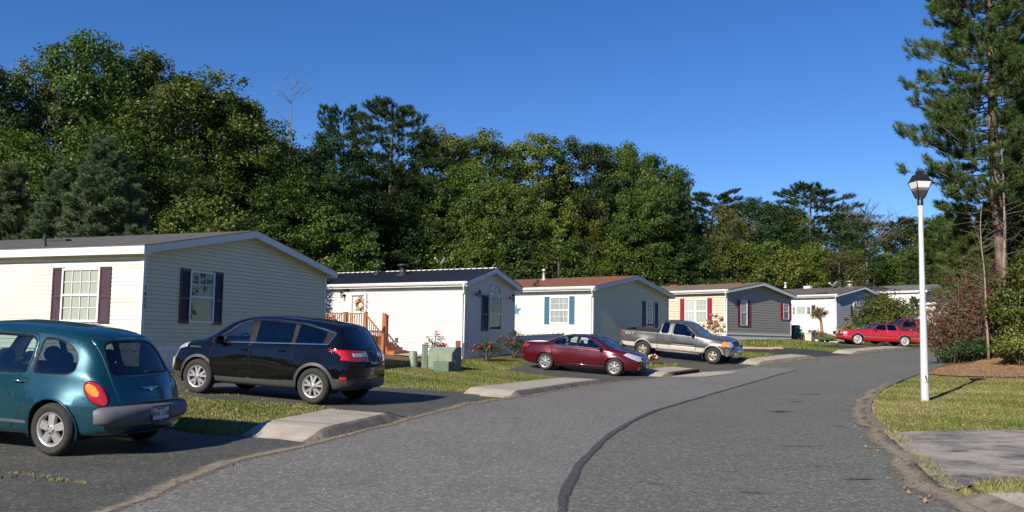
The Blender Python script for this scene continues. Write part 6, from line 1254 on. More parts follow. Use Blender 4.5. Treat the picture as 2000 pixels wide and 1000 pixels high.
for lb, x, ty, Y, w_, k in (('bushy young pine rising from the brown thicket', 1880, 418, 34.6, .85, 'ypine'), ('shorter young pine at the back of the thicket', 1905, 500, 33.8, .7, 'ypine'), ('young pine at the right edge behind the leafy shrubs', 1990, 380, 35.5, .9, 'ypine'), ('bushy young pine right of the lamp post above the thicket', 1862, 440, 96, 1.9, 'ypine'), ('bushy young pine directly behind the lamp post', 1806, 458, 98, 1.7, 'ypine'), ('small pine at the end of the far white wall', 1784, 580, 78, .8, 'ypine'), ('young pine behind the pine trunk', 1930, 400, 36, .8, 'ypine')): put(k, x, ty, Y, lb, w_, group='young pines at the right of the street')
o = put('drk', 2035, 60, 36, 'dark tall tree cut off by the right edge of the view', .52, group='leafy trees at the right edge'); o = put('oakB', 2050, 330, 33, 'leafy oak at the right edge above the bright green shrubs', .62, group='leafy trees at the right edge')
# ---- shrubs
def shrub(name, label, x, y, h, w, mat, seed, n=60, per=30, size=.09, group=None, cat='shrub', twig=True, ground=0., clump=.2, flat=.8, hollow=.5):
    rng = np.random.default_rng(seed); g = hz(x, y)+ground; t = thing(name, label, cat, (x, y, g), group=group); d = rdir(rng, n); d[:, 2] = np.abs(d[:, 2])*1.0; rr = rng.uniform(hollow, 1., (n, 1))*(.8+.2*np.sin(rng.uniform(0, 6, (n, 1)))); C = d*rr*np.array([w, w, h*.62])+np.array([0, 0, h*.34]); V, Fc, a = leaves(C, clump, per, size, rng, outward=d); npmesh('foliage', V, Fc, mat, t, attr=a); rnd = random.Random(seed); bm = bmesh.new()
    for i in range(14):
        c = C[rng.integers(n)]; tube(bm, [(rnd.uniform(-.08, .08), rnd.uniform(-.08, .08), -.05), tuple(c*np.array([.4, .4, .5])), tuple(c)], [.022, .014, .006], 4)
    obj('stem', bm, M_TWIG, t); t['_c'] = 1; del t['_c']; return t, C
shrub('bush', 'large dense rounded green bush before the blue-grey gable', *(AT(1730, 660, 66.3).xy), 4.5, 2.4, ML_BUSH, 5, 330, 46, .15, clump=.42)
shrub('shrub', 'bright green leafy shrub at the right edge beside the pine trunk, upper one', *(AT(1985, 640, 30.5).xy), 3.6, 1.0, ML_BUSH, 6, 130, 40, .10, 'bright green shrubs at the right edge', clump=.3)
shrub('shrub', 'lowest bright green shrub at the right edge over the leaf litter', *(AT(1992, 690, 29.).xy), 1.6, .9, ML_BUSH, 7, 100, 40, .09, 'bright green shrubs at the right edge', clump=.25)
ML_LIME = m_leaf('lime_groundcover', [(.12, .18, .02), (.2, .26, .03), (.28, .3, .05)]); shrub('shrub', 'low lime-yellow plant on the leaf litter at the right edge', *G(1985, 708), .4, .8, ML_LIME, 8, 50, 24, .07, clump=.15)
shrub('juniper_shrub', 'low dark juniper at the road edge under the brown thicket', *G(1872, 707), .75, .75, ML_DRK, 9, 110, 60, .06, clump=.2); shrub('juniper_shrub', 'smaller dark juniper right behind the road-edge juniper', *AT(1905, 700, 32.).xy, .9, .8, ML_DRK, 10, 90, 60, .06, clump=.2)
ML_THK = m_leaf('thicket_leaves', [(.10, .05, .03), (.20, .04, .035), (.16, .10, .05), (.10, .12, .03), (.30, .19, .10)], .3, .1)
def thicket(label, px_, py_, Y, h, w, seed, nst=46, nleaf=900):
    p = AT(px_, py_, Y); g = hz(p.x, p.y); t = thing('thicket_shrub', label, 'shrub', (p.x, p.y, g), group='brown thicket shrubs under the pine'); rnd = random.Random(seed); rng = np.random.default_rng(seed); bm = bmesh.new(); pts = []
    for i in range(nst):
        a = rnd.uniform(0, 6.283); u = rnd.uniform(.15, 1)**.7; hh = h*rnd.uniform(.45, 1.)*(1-.35*u); b0 = Vector((rnd.uniform(-.3, .3)*w, rnd.uniform(-.3, .3)*w, -.1)); e = Vector((math.cos(a)*w*u, math.sin(a)*w*u*.8, hh)); m_ = b0.lerp(e, .5)+Vector((rnd.uniform(-.15, .15), rnd.uniform(-.15, .15), hh*.22)); tube(bm, [b0, b0.lerp(m_, .55)+Vector((0, 0, .1)), m_, e], [.016, .012, .009, .004], 3)
        for _ in range(13):
            f = rnd.uniform(.3, 1); s0 = (m_.lerp(e, (f-.5)*2) if f > .5 else b0.lerp(m_, f*2)); d = Vector((rnd.gauss(0, 1), rnd.gauss(0, 1), rnd.gauss(.15, .5))).normalized()*rnd.uniform(.25, .75); tube(bm, [s0, s0+d*.5+Vector((0, 0, .03)), s0+d], [.006, .004, .002], 3); pts += [s0+d, s0+d*.6, s0+d*.85]
    obj('stem', bm, M_TWIG, t); P = np.array([tuple(q) for q in pts]); P = P[rng.integers(len(P), size=nleaf)]; V, Fc, at_ = leaves(P, .1, 4, .075, rng); npmesh('foliage', V, Fc, ML_THK, t, attr=at_)
for i, (lb, a, b, Y, h, w) in enumerate((('leftmost brown twiggy shrub hanging over the road edge', 1850, 695, 33.5, 2.6, 1.15), ('brown twiggy shrub with red leaves left of the sapling', 1880, 700, 32.5, 3.6, 1.35), ('tallest bare twiggy shrub by the pine trunk', 1915, 700, 32.2, 4.4, 1.5), ('reddish leafy twiggy shrub right of the pine trunk', 1955, 700, 31.8, 3.4, 1.3), ('back brown shrub that hides the far pickup', 1885, 690, 35., 3.6, 1.7), ('back bare shrub behind the pine trunk', 1945, 690, 36., 4.3, 1.7))): thicket(lb, a, b, Y, h, w, 30+i, 52, 1100)
def sapling(px0, py0, px1, py1, Y, label, r0, seed, n=16):
    p = AT(px0, py0, Y); q = AT(px1, py1, Y); g = hz(p.x, p.y); t = thing('sapling', label, 'tree', (p.x, p.y, g)); d = q-Vector((p.x, p.y, g)); rnd = random.Random(seed); bm = bmesh.new(); tube(bm, [d*f+Vector((rnd.uniform(-.05, .05), 0, 0))*(f > 0) for f in np.linspace(0, 1, 8)], [r0*(1-.8*f) for f in np.linspace(0, 1, 8)], 7); obj('trunk', bm, M('pale_sapling_bark', (.24, .19, .15), .9, vary=.2), t); bm = bmesh.new()
    for _ in range(n):
        s0 = d*rnd.uniform(.3, .97); e = Vector((rnd.gauss(0, 1), rnd.gauss(0, .7), rnd.uniform(.1, .8))).normalized()*rnd.uniform(.4, 1.4); tube(bm, [s0, s0+e*.5+Vector((0, 0, .05)), s0+e], [.012, .008, .003], 4)
    obj('branch', bm, M_TWIG, t)
sapling(1968, 690, 1956, 268, 31.5, 'pale slender bare sapling right beside the pine trunk', .085, 2, 22); sapling(1931, 690, 1915, 400, 31.3, 'thin pale sapling inside the thicket left of the pine trunk', .05, 3, 26)
M_ROSE = m_leaf('rose_leaves', [(.03, .045, .02), (.05, .07, .025), (.08, .10, .04)]); M_REDF = M('red_petals', (.62, .03, .05), .6, vary=.2, scale=30)
def flowers(t, C, n, mat, r_, seed, name='blossom', lo=.3):
    rng = random.Random(seed); bm = bmesh.new(); Cs = [c for c in C if c[1] < .25] or list(C)
    for _ in range(n):
        c = rng.choice(Cs); d = Vector(c); k = 1.08+rng.uniform(0, .12); bmesh.ops.create_icosphere(bm, subdivisions=1, radius=rng.uniform(.7, 1.2)*r_, matrix=Matrix.Translation((d.x*k, d.y*k, d.z*1.05))@Matrix.Rotation(rng.uniform(0, 6), 4, 'X')@Matrix.Diagonal((1, .8, .8, 1)))
    for v in bm.verts: v.co += Vector((rng.uniform(-1, 1), rng.uniform(-1, 1), rng.uniform(-1, 1)))*r_*.22
    obj(name, bm, mat, t)
for lb, pp, h, w, nf, sd_ in (('red rose bush in front of the arched gable window', G(953, 706), 1.15, .85, 22, 1), ('red rose bush at the right corner of the arched gable', G(1003, 699), 1.35, .72, 14, 2), ('sparse red rose bush against the sunlit white wall behind the green boxes', AT(848, 700, 35.2).xy, 1.25, .75, 34, 3)):
    t, C = shrub('rose_bush', lb, pp[0], pp[1], h, w, M_ROSE, 60+sd_, 46 if sd_ < 3 else 26, 34, .065, 'red rose bushes by the narrow white home', 'rose bush', clump=.17); flowers(t, C, nf, M_REDF, .045, sd_)
t, C = shrub('flower_clump', 'clump of red and cream flowers between maroon sedan and pickup', *G(1277, 712), .55, .36, M_ROSE, 70, 40, 14, .05, cat='flowers', clump=.1); flowers(t, C, 40, M('cream_petals', (.75, .68, .45), .6), .05, 4, 'cream_blossom'); flowers(t, C, 26, M_REDF, .05, 5, 'red_blossom')
t, C = shrub('hydrangea_bush', 'dried hydrangea with brown flower heads by the red-shuttered window', *AT(1400, 668, 50.5).xy, 1.9, .75, ML_BRN, 71, 34, 8, .10, cat='shrub', clump=.16); flowers(t, C, 36, M('dry_flower_heads', (.28, .13, .07), .9, vary=.4, scale=20), .11, 6, 'dry_flower_head')
ML_DRYG = m_leaf('dry_grass_leaves', [(.16, .14, .05), (.24, .19, .09), (.34, .27, .14)])
shrub('ornamental_grass', 'tan feathery grass clump at the corner of the blue-grey gable', *AT(1655, 672, 62.).xy, 1.9, .7, ML_DRYG, 72, 60, 40, .12, clump=.22); shrub('shrub', 'yellow-green low shrub between tan grass clump and big bush', *AT(1678, 668, 61.).xy, 1.2, 1.0, ML_LIME, 73, 60, 30, .1, clump=.22)
shrub('shrub', 'low tan and green grass clump at the foot of the dry palm', *AT(1600, 672, 62).xy, .8, .9, ML_DRYG, 74, 50, 36, .1, clump=.2); shrub('shrub', 'low grey-green mound between palm foot and grey rock', *AT(1618, 676, 61).xy, .55, .9, ML_WPINE, 75, 60, 30, .08, clump=.18)
shrub('shrub', 'dark tufted shrub beside the beige planter box', *AT(1590, 671, 62.5).xy, .85, .7, ML_DRK, 76, 40, 30, .1, clump=.18)
# ---- grass blades on the lawns
M_BLADE = m_leaf('grass_blades', [(.07, .105, .018), (.12, .165, .03), (.20, .225, .055), (.33, .29, .12), (.42, .34, .17)], .35, 0.)
def lawn(poly, dens, h, seed, avoid=(), bias=.0, name='grass', label='mown grass of the lawns with dry yellow tips'):
    rng = np.random.default_rng(seed); P = np.array(poly); x0, y0 = P.min(0); x1, y1 = P.max(0); n = int((x1-x0)*(y1-y0)*dens); X = rng.uniform(x0, x1, n); Y = rng.uniform(y0, y1, n); ins = np.zeros(n, bool); m_ = len(P)
    for i in range(m_):
        a, b = P[i], P[(i+1) % m_]; ins ^= ((a[1] > Y) != (b[1] > Y)) & (X < (b[0]-a[0])*(Y-a[1])/(b[1]-a[1]+1e-12)+a[0])
    X, Y = X[ins], Y[ins]; n = len(X); Z = H(X, Y); a = rng.uniform(0, 6.283, n); hh = h*rng.uniform(.5, 1.3, n)*(1+.4*np.sin(X*2.1)*np.cos(Y*1.7)); ww = .009+.0006*np.hypot(X, Y); ln = rng.normal(size=(n, 2))*.5*hh[:, None]; dx, dy = np.cos(a)*ww, np.sin(a)*ww
    V = np.stack([np.stack([X-dx, Y-dy, Z-.005], 1), np.stack([X+dx, Y+dy, Z-.005], 1), np.stack([X+ln[:, 0], Y+ln[:, 1], Z+hh], 1)], 1).reshape(-1, 3)
    pt = .5+.28*np.sin(X*.9+1)*np.sin(Y*.8)+.16*np.sin(X*2.7+Y*1.9); return V, np.arange(n*3).reshape(-1, 3), np.clip(pt*.55+rng.random(n)*.5+bias, 0, 1)
def lawns(defs):
    Vs, Fs, As, o = [], [], [], 0
    for d in defs: V, Fc, a = lawn(*d[:4], bias=d[4]); Vs.append(V); Fs.append(Fc+o); As.append(a); o += len(V)
    tag(npmesh('grass', np.concatenate(Vs), np.concatenate(Fs), M_BLADE, attr=np.concatenate(As)), 'mown grass of the lawns with dry yellow tips', 'grass', kind='stuff')
lawns([(px((500, 857), (524, 831), (672, 802.5), (600, 794.5), (500, 788), (345, 775), (338, 740), (250, 740), (300, 836), (400, 850)), 1700, .05, 1, .0),
       (px((745, 758), (850, 764), (928, 770.5), (1058, 742.5), (1108, 741), (1080, 737), (985, 724.5), (1020, 715), (1010, 704), (905, 704), (820, 712), (741, 716)), 850, .05, 2, -.03),
       ([G(530, 785)]+px((345, 770), (330, 742), (338, 700), (740, 700), (742, 756))+[(-5.6, 20.8), (-9.2, 21.0)], 120, .06, 3, -.1),
       (px((1706, 836), (1694, 815), (1696, 795), (1712, 778), (1745, 754), (1800, 733), (1850, 737), (1900, 739), (2000, 741), (2040, 790), (2040, 842), (1900, 842), (1780, 843), (1725, 845)), 1300, .038, 4, .04),
       (px((1905, 953), (2000, 953), (2060, 960), (2060, 1040), (1990, 1010), (1930, 978)), 2200, .10, 5, .16),
       (px((0, 921), (60, 928), (110, 940), (180, 950), (110, 946), (50, 934), (0, 928)), 2200, .045, 11, .3),
       ([(12.2, 14.8), (12.2, 19), (15.5, 26.5), (30, 27.5), (34, 15.2)], 260, .05, 12, .04),
       (px((1290, 720), (1262, 714), (1290, 710), (1330, 713)), 500, .07, 6, .0),
       (px((1448, 712), (1440, 703), (1452, 688), (1500, 691), (1555, 696), (1480, 703)), 450, .06, 7, -.1), (px((1430, 668), (1545, 665), (1640, 675), (1600, 676), (1440, 676)), 220, .12, 8, -.1), (px((1560, 675), (1700, 684), (1640, 690), (1560, 682), (1500, 677)), 250, .06, 9, -.12),
       (sub(PLR, PLR.near((3.9, 8)), PLR.near(G(1740, 752)), -.05)+sub(PLR, PLR.near((3.9, 8)), PLR.near(G(1740, 752)), -.22)[::-1], 900, .05, 10, .25)])
def litter(name, label, polys, mat, size, seed):
    rng = np.random.default_rng(seed); C = []
    for poly, n in polys:
        P = np.array(poly); x0, y0 = P.min(0); x1, y1 = P.max(0); k = 0
        while k < n:
            x, y = rng.uniform(x0, x1), rng.uniform(y0, y1)
            if inside((x, y), poly): C.append((x, y, hz(x, y)+.045)); k += 1
    V, Fc, a = leaves(np.array(C), .02, 1, size, rng, flat=.3); tag(npmesh(name, V, Fc, mat, attr=a), label, 'fallen leaves', kind='stuff')
ML_FALL = m_leaf('fallen_leaf', [(.12, .06, .03), (.20, .11, .05), (.27, .17, .08), (.33, .24, .14)], .1, 0.)
litter('fallen_leaves', 'dry fallen leaves scattered on verge, kerbs and leaf bed', [(px((1820, 722), (1868, 715), (1900, 712), (2000, 712), (2040, 737), (1900, 738), (1815, 733)), 1500), (px((1715, 835), (1700, 780), (1760, 745), (1850, 737), (1990, 745), (1990, 835)), 120), (px((1800, 737), (1850, 738), (1900, 739), (2040, 739), (2040, 762), (1900, 757), (1790, 750)), 700), (sub(PLL, PLL.near((-3.3, 7)), PLL.near(G(1290, 738)), .05)+sub(PLL, PLL.near((-3.3, 7)), PLL.near(G(1290, 738)), -.3)[::-1], 170), (sub(PLR, PLR.near((3.6, 6)), PLR.near(G(1740, 752)), .03)+sub(PLR, PLR.near((3.6, 6)), PLR.near(G(1740, 752)), .4)[::-1], 150), (px((0, 930), (130, 935), (60, 950), (0, 945)), 8)], ML_FALL, .042, 44)
# ------------------------------------------------------------------ lamp post, boxes, deck and small things
def lamp():
    b = G(1807, 785); Y = b[1]; base_ = Vector((b[0], b[1], hz(*b))); top = AT(1797.5, 398, Y); d = top-base_; t = thing('street_lamp', 'white street lamp post with black lantern head on the lawn at the right', 'street lamp', base_)
    t.rotation_euler = Vector((0, 0, 1)).rotation_difference(d.normalized()).to_euler(); h = d.length; mw = M('white_pole_paint', (.56, .58, .60), .45, vary=.1, scale=3)
    bm = bmesh.new(); lathe(bm, [(.084, -.2), (.084, 0), (.081, .5), (.072, 1.4), (.056, 2.8), (.048, h-.25), (.048, h), (.001, h)], 20); obj('pole', bm, mw, t)
    bm = bmesh.new(); lathe(bm, [(.0895, .0), (.0895, .05), (.088, .055)], 20); obj('base_collar', bm, M('stained_base', (.4, .34, .27), .8), t)
    bm = bmesh.new(); bx(bm, -.035, .035, -.094, -.08, .42, .58, bev=.008); hd = obj('hand_hole_cover', bm, mw, t); bm = bmesh.new(); bm.faces.new([bm.verts.new(q) for q in ((-.035, -.097, .56), (-.01, -.097, .57), (.02, -.097, .44), (.0, -.097, .43))]); obj('sticker', bm, M_INK, hd)
    bk = M('black_lantern_metal', (.015, .015, .015), .4); bm = bmesh.new(); lathe(bm, [(.062, h-.03), (.062, h+.06), (.05, h+.08), (.085, h+.12), (.001, h+.12)], 16); obj('collar', bm, bk, t)
    def ring(bm, r, z, a0=R(45)): return [bm.verts.new((r*math.cos(a0+k*math.pi/2), r*math.sin(a0+k*math.pi/2), z)) for k in range(4)]
    def band(bm, prof):
        rs = [ring(bm, r, z) for r, z in prof]
        for a, b_ in zip(rs, rs[1:]):
            for k in range(4): bm.faces.new((a[k], a[(k+1) % 4], b_[(k+1) % 4], b_[k]))
        bm.faces.new(rs[-1]); bm.faces.new(rs[0][::-1])
    z0 = h+.12; f = .76
    hr = bpy.data.objects.new('lantern', None); COL.objects.link(hr); hr.parent = t; hr.rotation_euler = (0, 0, R(6))
    bm = bmesh.new(); band(bm, [(.33*f, z0+.47*f), (.33*f, z0+.49*f), (.29*f, z0+.52*f), (.20*f, z0+.68*f), (.12*f, z0+.70*f), (.11*f, z0+.79*f), (.001, z0+.80*f)]); obj('lantern_roof', bm, bk, hr)
    bm = bmesh.new(); band(bm, [(.12*f, z0), (.21*f, z0+.21*f)]); obj('lantern_base', bm, M('smoked_panel', (.05, .05, .055), .3), hr)
    bm = bmesh.new(); band(bm, [(.21*f, z0+.21*f), (.245*f, z0+.29*f)]); obj('lantern_glass', bm, M('smoky_lens', (.17, .17, .17), .15, coat=1), hr)
    bm = bmesh.new(); band(bm, [(.245*f, z0+.29*f), (.315*f, z0+.465*f)]); obj('diffuser', bm, M('milky_diffuser', (.80, .80, .78), .4, vary=.03), hr)
    bm = bmesh.new()
    for k in range(4):
        a = R(45)+k*math.pi/2; tube(bm, [(.125*f*math.cos(a), .125*f*math.sin(a), z0), (.325*f*math.cos(a), .325*f*math.sin(a), z0+.475*f)], .011, 5)
    obj('lantern_frame', bm, bk, hr)
lamp()
M_UT = M('utility_green_paint', (.20, .25, .185), .5, vary=.12, scale=4)
def pedestal(px_, py_, top, r_, label, square=False):
    p = G(px_, py_); h = AT(px_, top, p[1]).z-hz(*p); t = thing('cable_pedestal', label, 'utility box', (p[0], p[1], hz(*p)), R(20), 'green utility boxes on the lawn'); bm = bmesh.new()
    if square:
        bx(bm, -r_, r_, -r_, r_, -.1, h-.03, bev=.02); bm2 = bmesh.new(); bx(bm2, -r_*1.1, r_*1.1, -r_*1.1, r_*1.1, h-.06, h, bev=.02); obj('cap', bm2, M_UT, t)
    else:
        lathe(bm, [(r_*1.05, -.1), (r_*1.05, .1), (r_, .12), (r_*.96, h-.06), (r_*.85, h-.02), (.001, h)], 24); bm2 = bmesh.new(); lathe(bm2, [(r_*1.08, .10), (r_*1.08, .16), (r_, .17)], 24); obj('base_ring', bm2, M_UT, t)
    obj('housing', bm, M_UT, t)
pedestal(806, 719, 684.5, .155, 'short round green cable pedestal, leftmost of the green boxes'); pedestal(829, 720, 672, .095, 'tall slim square green pedestal between round one and transformer', True)
def transformer():
    p = G(836, 721); a = math.radians(-30); t = thing('transformer_box', 'wide green transformer box with sloped lid on the lawn', 'utility box', (p[0], p[1], hz(*p)), a, 'green utility boxes on the lawn'); w, d, h, h2 = 1.02, .62, .80, .62
    bm = bmesh.new(); q = [(0, -.1), (0, h2-.02), (d*.45, h), (d, h), (d, -.1)]; A = [bm.verts.new((0, y, z)) for y, z in q]; B = [bm.verts.new((w, y, z)) for y, z in q]; bm.faces.new(A[::-1]); bm.faces.new(B)
    for i in range(5): bm.faces.new((A[i], B[i], B[(i+1) % 5], A[(i+1) % 5]))
    bmesh.ops.recalc_face_normals(bm, faces=bm.faces); bmesh.ops.bevel(bm, geom=bm.edges[:], offset=.015, segments=2, affect='EDGES'); obj('housing', bm, M_UT, t)
    bm = bmesh.new(); bx(bm, .01, w*.42, -.018, -.001, .06, h2-.06, bev=.006); bx(bm, w*.44, w-.01, -.018, -.001, .06, h2-.06, bev=.006); obj('door', bm, M_UT, t)
    bm = bmesh.new(); bx(bm, w+.001, w+.006, .1, .22, .2, .36); obj('label_plate', bm, M('pale_sticker', (.6, .6, .55), .6), t); bm = bmesh.new(); bx(bm, w+.001, w+.006, .34, .46, .52, .60); obj('warning_sticker', bm, M('yellow_sticker', (.55, .42, .08), .6), t)
    bm = bmesh.new(); bx(bm, w*.5, w+.14, -.42, -.04, -.1, .30, bev=.01); obj('side_cabinet', bm, M('dark_green_paint', (.10, .15, .12), .5), t)
transformer()
# deck of the narrow home
def deck():
    Hh = h2; zt = Hh.zt+.08; out = 1.35; mw = M('cedar_stain', (.34, .115, .045), .65, vary=.25, scale=5, stretch=(1, 1, .3))
    def vat(px_, py_, off):
        d = Vector(ray(px_, py_)); o = Vector((0, 0, CAMZ)); c = Hh.c-Hh.g*off; t = (c-o).dot(Hh.g)/d.dot(Hh.g); p = o+d*t-Hh.c; return p.dot(Hh.l), p.z
    v1 = vat(714, 640, out)[0]; vend = vat(748, 690, out)[0]; v0 = vat(640, 640, out)[0]+.6; zg = hz(*(Hh.c-Hh.g*out+Hh.l*vend).xy)-Hh.z0; railz = vat(714, 611, out)[1]
    t = thing('wooden_deck', 'red-brown wooden deck with railings and steps below the wreath door', 'deck', Hh.c, Hh.yaw); zt = railz-.98
    bm = bmesh.new(); y = v1
    while y < v0: bx(bm, -out, -.03, y+.004, y+.136, zt-.04, zt); y += .14
    obj('deck_floor', bm, mw, t)
    def post(u, v, z0, z1, w=.055): 
        bm = bmesh.new(); bx(bm, u-w, u+w, v-w, v+w, z0, z1); bx(bm, u-w*1.25, u+w*1.25, v-w*1.25, v+w*1.25, z1, z1+.03); return obj('post', bm, mw, t)
    for v in (v1, (v1+v0)/2-.25, v0): post(-out, v, zg-.3, railz+.02)
    post(-.16, vat(752, 640, .16)[0], zg-.3, vat(751, 614, .16)[1]); post(-out, vend, zg-.3, vat(748, 655, out)[1]+.06); post(-.12, v1, zg, railz)
    bm = bmesh.new(); bx(bm, -out-.03, -out+.03, v1, v0, railz-.05, railz); bx(bm, -out-.02, -out+.02, v1, v0, zt+.07, zt+.11); y = v1+.12
    while y < v0: bx(bm, -out-.018, -out+.018, y-.018, y+.018, zt+.1, railz-.04); y += .125
    obj('railing', bm, mw, t)
    bm = bmesh.new(); za = railz-.05; zb_ = vat(748, 655, out)[1]-.02; n = 9
    for u in (-out,):
        bmq = [(v1, za), (vend, zb_)]; vs = [bm.verts.new((u+du, v, z+dz)) for v, z in bmq for du, dz in ((-.03, -.05), (.03, -.05), (.03, .02), (-.03, .02))]
        for f in ((0, 1, 2, 3), (4, 7, 6, 5), (0, 4, 5, 1), (1, 5, 6, 2), (2, 6, 7, 3), (3, 7, 4, 0)): bm.faces.new([vs[i] for i in f])
        for i in range(1, n):
            f = i/n; v = v1+(vend-v1)*f; z = za+(zb_-za)*f; bx(bm, u-.016, u+.016, v-.016, v+.016, z-.74, z-.03)
    obj('stair_railing', bm, mw, t)
    ns = 4; vs_end = vat(783, 697, out*.6)[0]; st = (vs_end-v1)/ns; bm = bmesh.new()
    for i in range(ns):
        z1 = zt-(zt-zg)*(i+1)/(ns+1); a, b_ = v1+st*(i+1), v1+st*i; bx(bm, -out+.07, -.2, a, b_, zg-.3, z1-.035); bx(bm, -out+.05, -.2, a-.02, b_+.01, z1-.032, z1)
    obj('step', bm, mw, t)
    c = Hh.c-Hh.g*.75+Hh.l*(vs_end-.7); sheet('paving_slab', [tuple((c+Hh.g*a+Hh.l*b).xy) for a, b in ((-.7, -.6), (.7, -.6), (.7, .6), (-.7, .6))], .05, M_CONC, .4)
    u = thing('air_conditioner', 'grey air conditioner box standing behind the stair railing', 'air conditioner', Hh.c-Hh.g*(out+.45)+Hh.l*(v1-.25)+Vector((0, 0, zg)), Hh.yaw); bm = bmesh.new(); bx(bm, -.35, .35, -.4, .4, -.1, .82, bev=.03); o = obj('casing', bm, M('ac_grey', (.3, .3, .27), .5), u); bm = bmesh.new()
    for i in range(9): bx(bm, -.36, -.351, -.34, .34, .1+i*.07, .13+i*.07)
    obj('grille', bm, M_BLK, u)
deck()
sconce(h3, 'g', 1163, 574, 'small pale floodlight lantern at the corner of the blue-shuttered home') if 0 else None
def simple(name, label, cat, px_, py_, Y=None, rz=0):
    p = G(px_, py_) if Y is None else tuple(AT(px_, py_, Y).xy); return thing(name, label, cat, (p[0], p[1], hz(*p)), rz)
# things by the bright white home
t = simple('trash_bin', 'dark wheeled bin between the grey gable and the white wall', 'bin', 1552, 670, 61.5, R(-45)); bm = bmesh.new(); q = [(.22, -.02), (.27, .95)]; v = [bm.verts.new((sx*w, sy*w, z)) for w, z in q for sx, sy in ((-1, -1), (1, -1), (1, 1), (-1, 1))]
for f in ((3, 2, 1, 0), (4, 5, 6, 7), (0, 1, 5, 4), (1, 2, 6, 5), (2, 3, 7, 6), (3, 0, 4, 7)): bm.faces.new([v[i] for i in f])
mb = M('bin_plastic', (.06, .075, .08), .5); obj('bin_body', bm, mb, t); bm = bmesh.new(); bx(bm, -.3, .3, -.3, .32, .95, 1.02, bev=.02); obj('lid', bm, mb, t); bm = bmesh.new(); lathe(bm, [(.001, -.3), (.1, -.3), (.1, -.25), (.001, -.25)], 12, axis='x', c=(0, .27, .1)); obj('wheel', bm, M_BLK, t)
t = simple('hose_reel', 'green garden hose on a white reel stand by the white wall', 'hose reel', 1560, 671, 60.5); bm = bmesh.new()
for s_ in (-.22, .22): tube(bm, [(s_-.12, 0, 0), (s_, 0, .85), (s_+.12, 0, 0)], .02, 6)
tube(bm, [(-.25, 0, .84), (.25, 0, .84)], .02, 6); obj('reel_stand', bm, M_WHITE, t); bm = bmesh.new()
for k in range(7): tube(bm, [(-.15+k*.05, .24*math.cos(a), .5+.24*math.sin(a)) for a in np.linspace(0, 6.283, 17)], .022, 5, cap=False)
obj('hose', bm, M('green_hose', (.03, .30, .22), .5), t)
t = simple('planter_box', 'beige planter box beside the green hose reel', 'planter', 1574, 671.5, 61, R(-40)); bm = bmesh.new(); bx(bm, -.5, .5, -.3, .3, -.1, .48, bev=.02); obj('box_body', bm, M('beige_planter', (.55, .48, .38), .7), t); bm = bmesh.new(); bx(bm, -.54, .54, -.34, .34, .48, .54, bev=.015); obj('rim', bm, M('beige_planter', (.55, .48, .38), .7), t)
t = simple('palm_plant', 'short dry palm with drooping dead fronds against the white wall', 'palm', 1607, 668, 62.3); bm = bmesh.new(); hp = AT(1600, 612, 62.3).z-t.location.z; tube(bm, [(0, 0, -.1), (-.05, 0, hp*.4), (-.12, 0, hp*.75), (-.26, 0, hp)], [.13, .11, .10, .12], 8); obj('trunk', bm, M('fibrous_palm_trunk', (.30, .17, .10), .95, vary=.4, scale=14), t)
rng = np.random.default_rng(3); V, Fc, a = needles(np.repeat(np.array([[-.26, 0, hp]]), 60, 0)+rng.normal(size=(60, 3))*.12, rdir(rng, 60)*np.array([1, 1, .7]), 10, .55, .05, rng, .5); npmesh('fronds', V, Fc, ML_DRYG, t, attr=a)
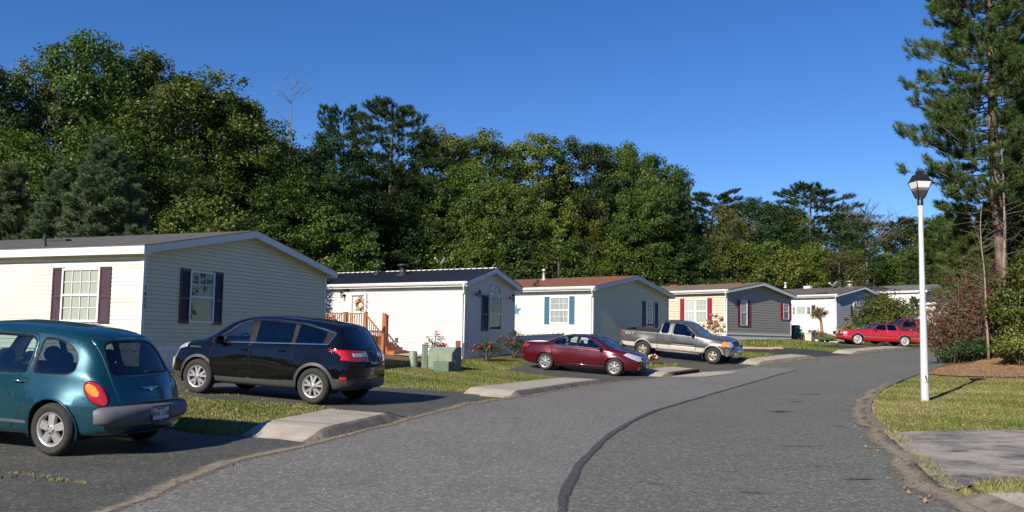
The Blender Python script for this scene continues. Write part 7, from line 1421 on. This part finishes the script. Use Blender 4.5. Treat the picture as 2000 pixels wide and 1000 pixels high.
def rock(label, px_, py_, Y, s, seed, col=(.34, .33, .31), name='rock', group=None):
    p = AT(px_, py_, Y) if Y else Vector((*G(px_, py_), 0)); rnd = random.Random(seed); bm = bmesh.new(); bmesh.ops.create_icosphere(bm, subdivisions=2, radius=1)
    for v in bm.verts: v.co *= rnd.uniform(.82, 1.1); v.co.x *= s[0]; v.co.y *= s[1]; v.co.z *= s[2]
    o = obj(name, bm, M('rock_%.2f' % col[0], col, .9, vary=.3, scale=8, bump=.4), smooth=False); o.location = (p.x, p.y, hz(p.x, p.y)+s[2]*.4); return tag(o, label, 'rock', group)
rock('large grey boulder right of the dry palm', 1627, 672, 62, (.62, .4, .45), 1)
for i in range(14):
    x = 1444+i*6.2; rock('small tan edging stone in the row along the sealed driveway', x, 681.5+i*.1-(.9 if i > 10 else 0), None, (.15+.03*(i % 3), .11, .09), 10+i, (.38, .28, .19), 'edging_stone', 'tan edging stones along the sealed driveway')
t = simple('folding_chair', 'black folding chair leaning by the downspout of the white home', 'chair', 1634, 674, 62, R(20)); bm = bmesh.new()
for s_ in (-.2, .2): tube(bm, [(s_, -.2, 0), (s_, .15, .8)], .018, 6); tube(bm, [(s_, .2, 0), (s_, -.1, .45)], .018, 6)
obj('frame', bm, M_BLK, t); bm = bmesh.new(); bx(bm, -.2, .2, -.12, .2, .42, .45); bx(bm, -.2, .2, .1, .13, .55, .8); obj('seat', bm, M_BLK, t)
t = simple('stone_step', 'pale flat concrete step by the nose of the bright red sedan', 'step', 1650, 677, 58, R(-45)); bm = bmesh.new(); bx(bm, -.9, .9, -.35, .35, -.1, .14, bev=.02); obj('slab', bm, M_CONC, t)
# small junction box and spigot on the narrow home
def wallbox(Hh, face, px_, py_, w, h, mat, name, label, cat):
    a, z = Hh.pl(face, px_, py_); bm = bmesh.new(); Hh.fbox(bm, face, a-w/2, a+w/2, z-h/2, z+h/2, .015, .10); o = obj(name, bm, mat); p = Hh.c; o.location = p; o.rotation_euler = (0, 0, Hh.yaw); tag(o, label, cat)
wallbox(h2, 'l', 896.5, 675, .22, .42, M('rusty_box', (.16, .05, .03), .7), 'meter_box', 'rust-red meter box low on the white wall beside the downspout', 'meter box')
wallbox(h2, 'l', 776, 663, .12, .16, M('dark_spigot', (.1, .08, .06), .5), 'outlet_box', 'small dark outlet box low on the white wall right of the steps', 'outlet box')
wallbox(h2, 'l', 680, 566, .16, .12, M('dark_spigot', (.1, .08, .06), .5), 'flood_light', 'small dark floodlight under the eave above the wreath door', 'wall lamp')
# roof edge of one more home at the left edge
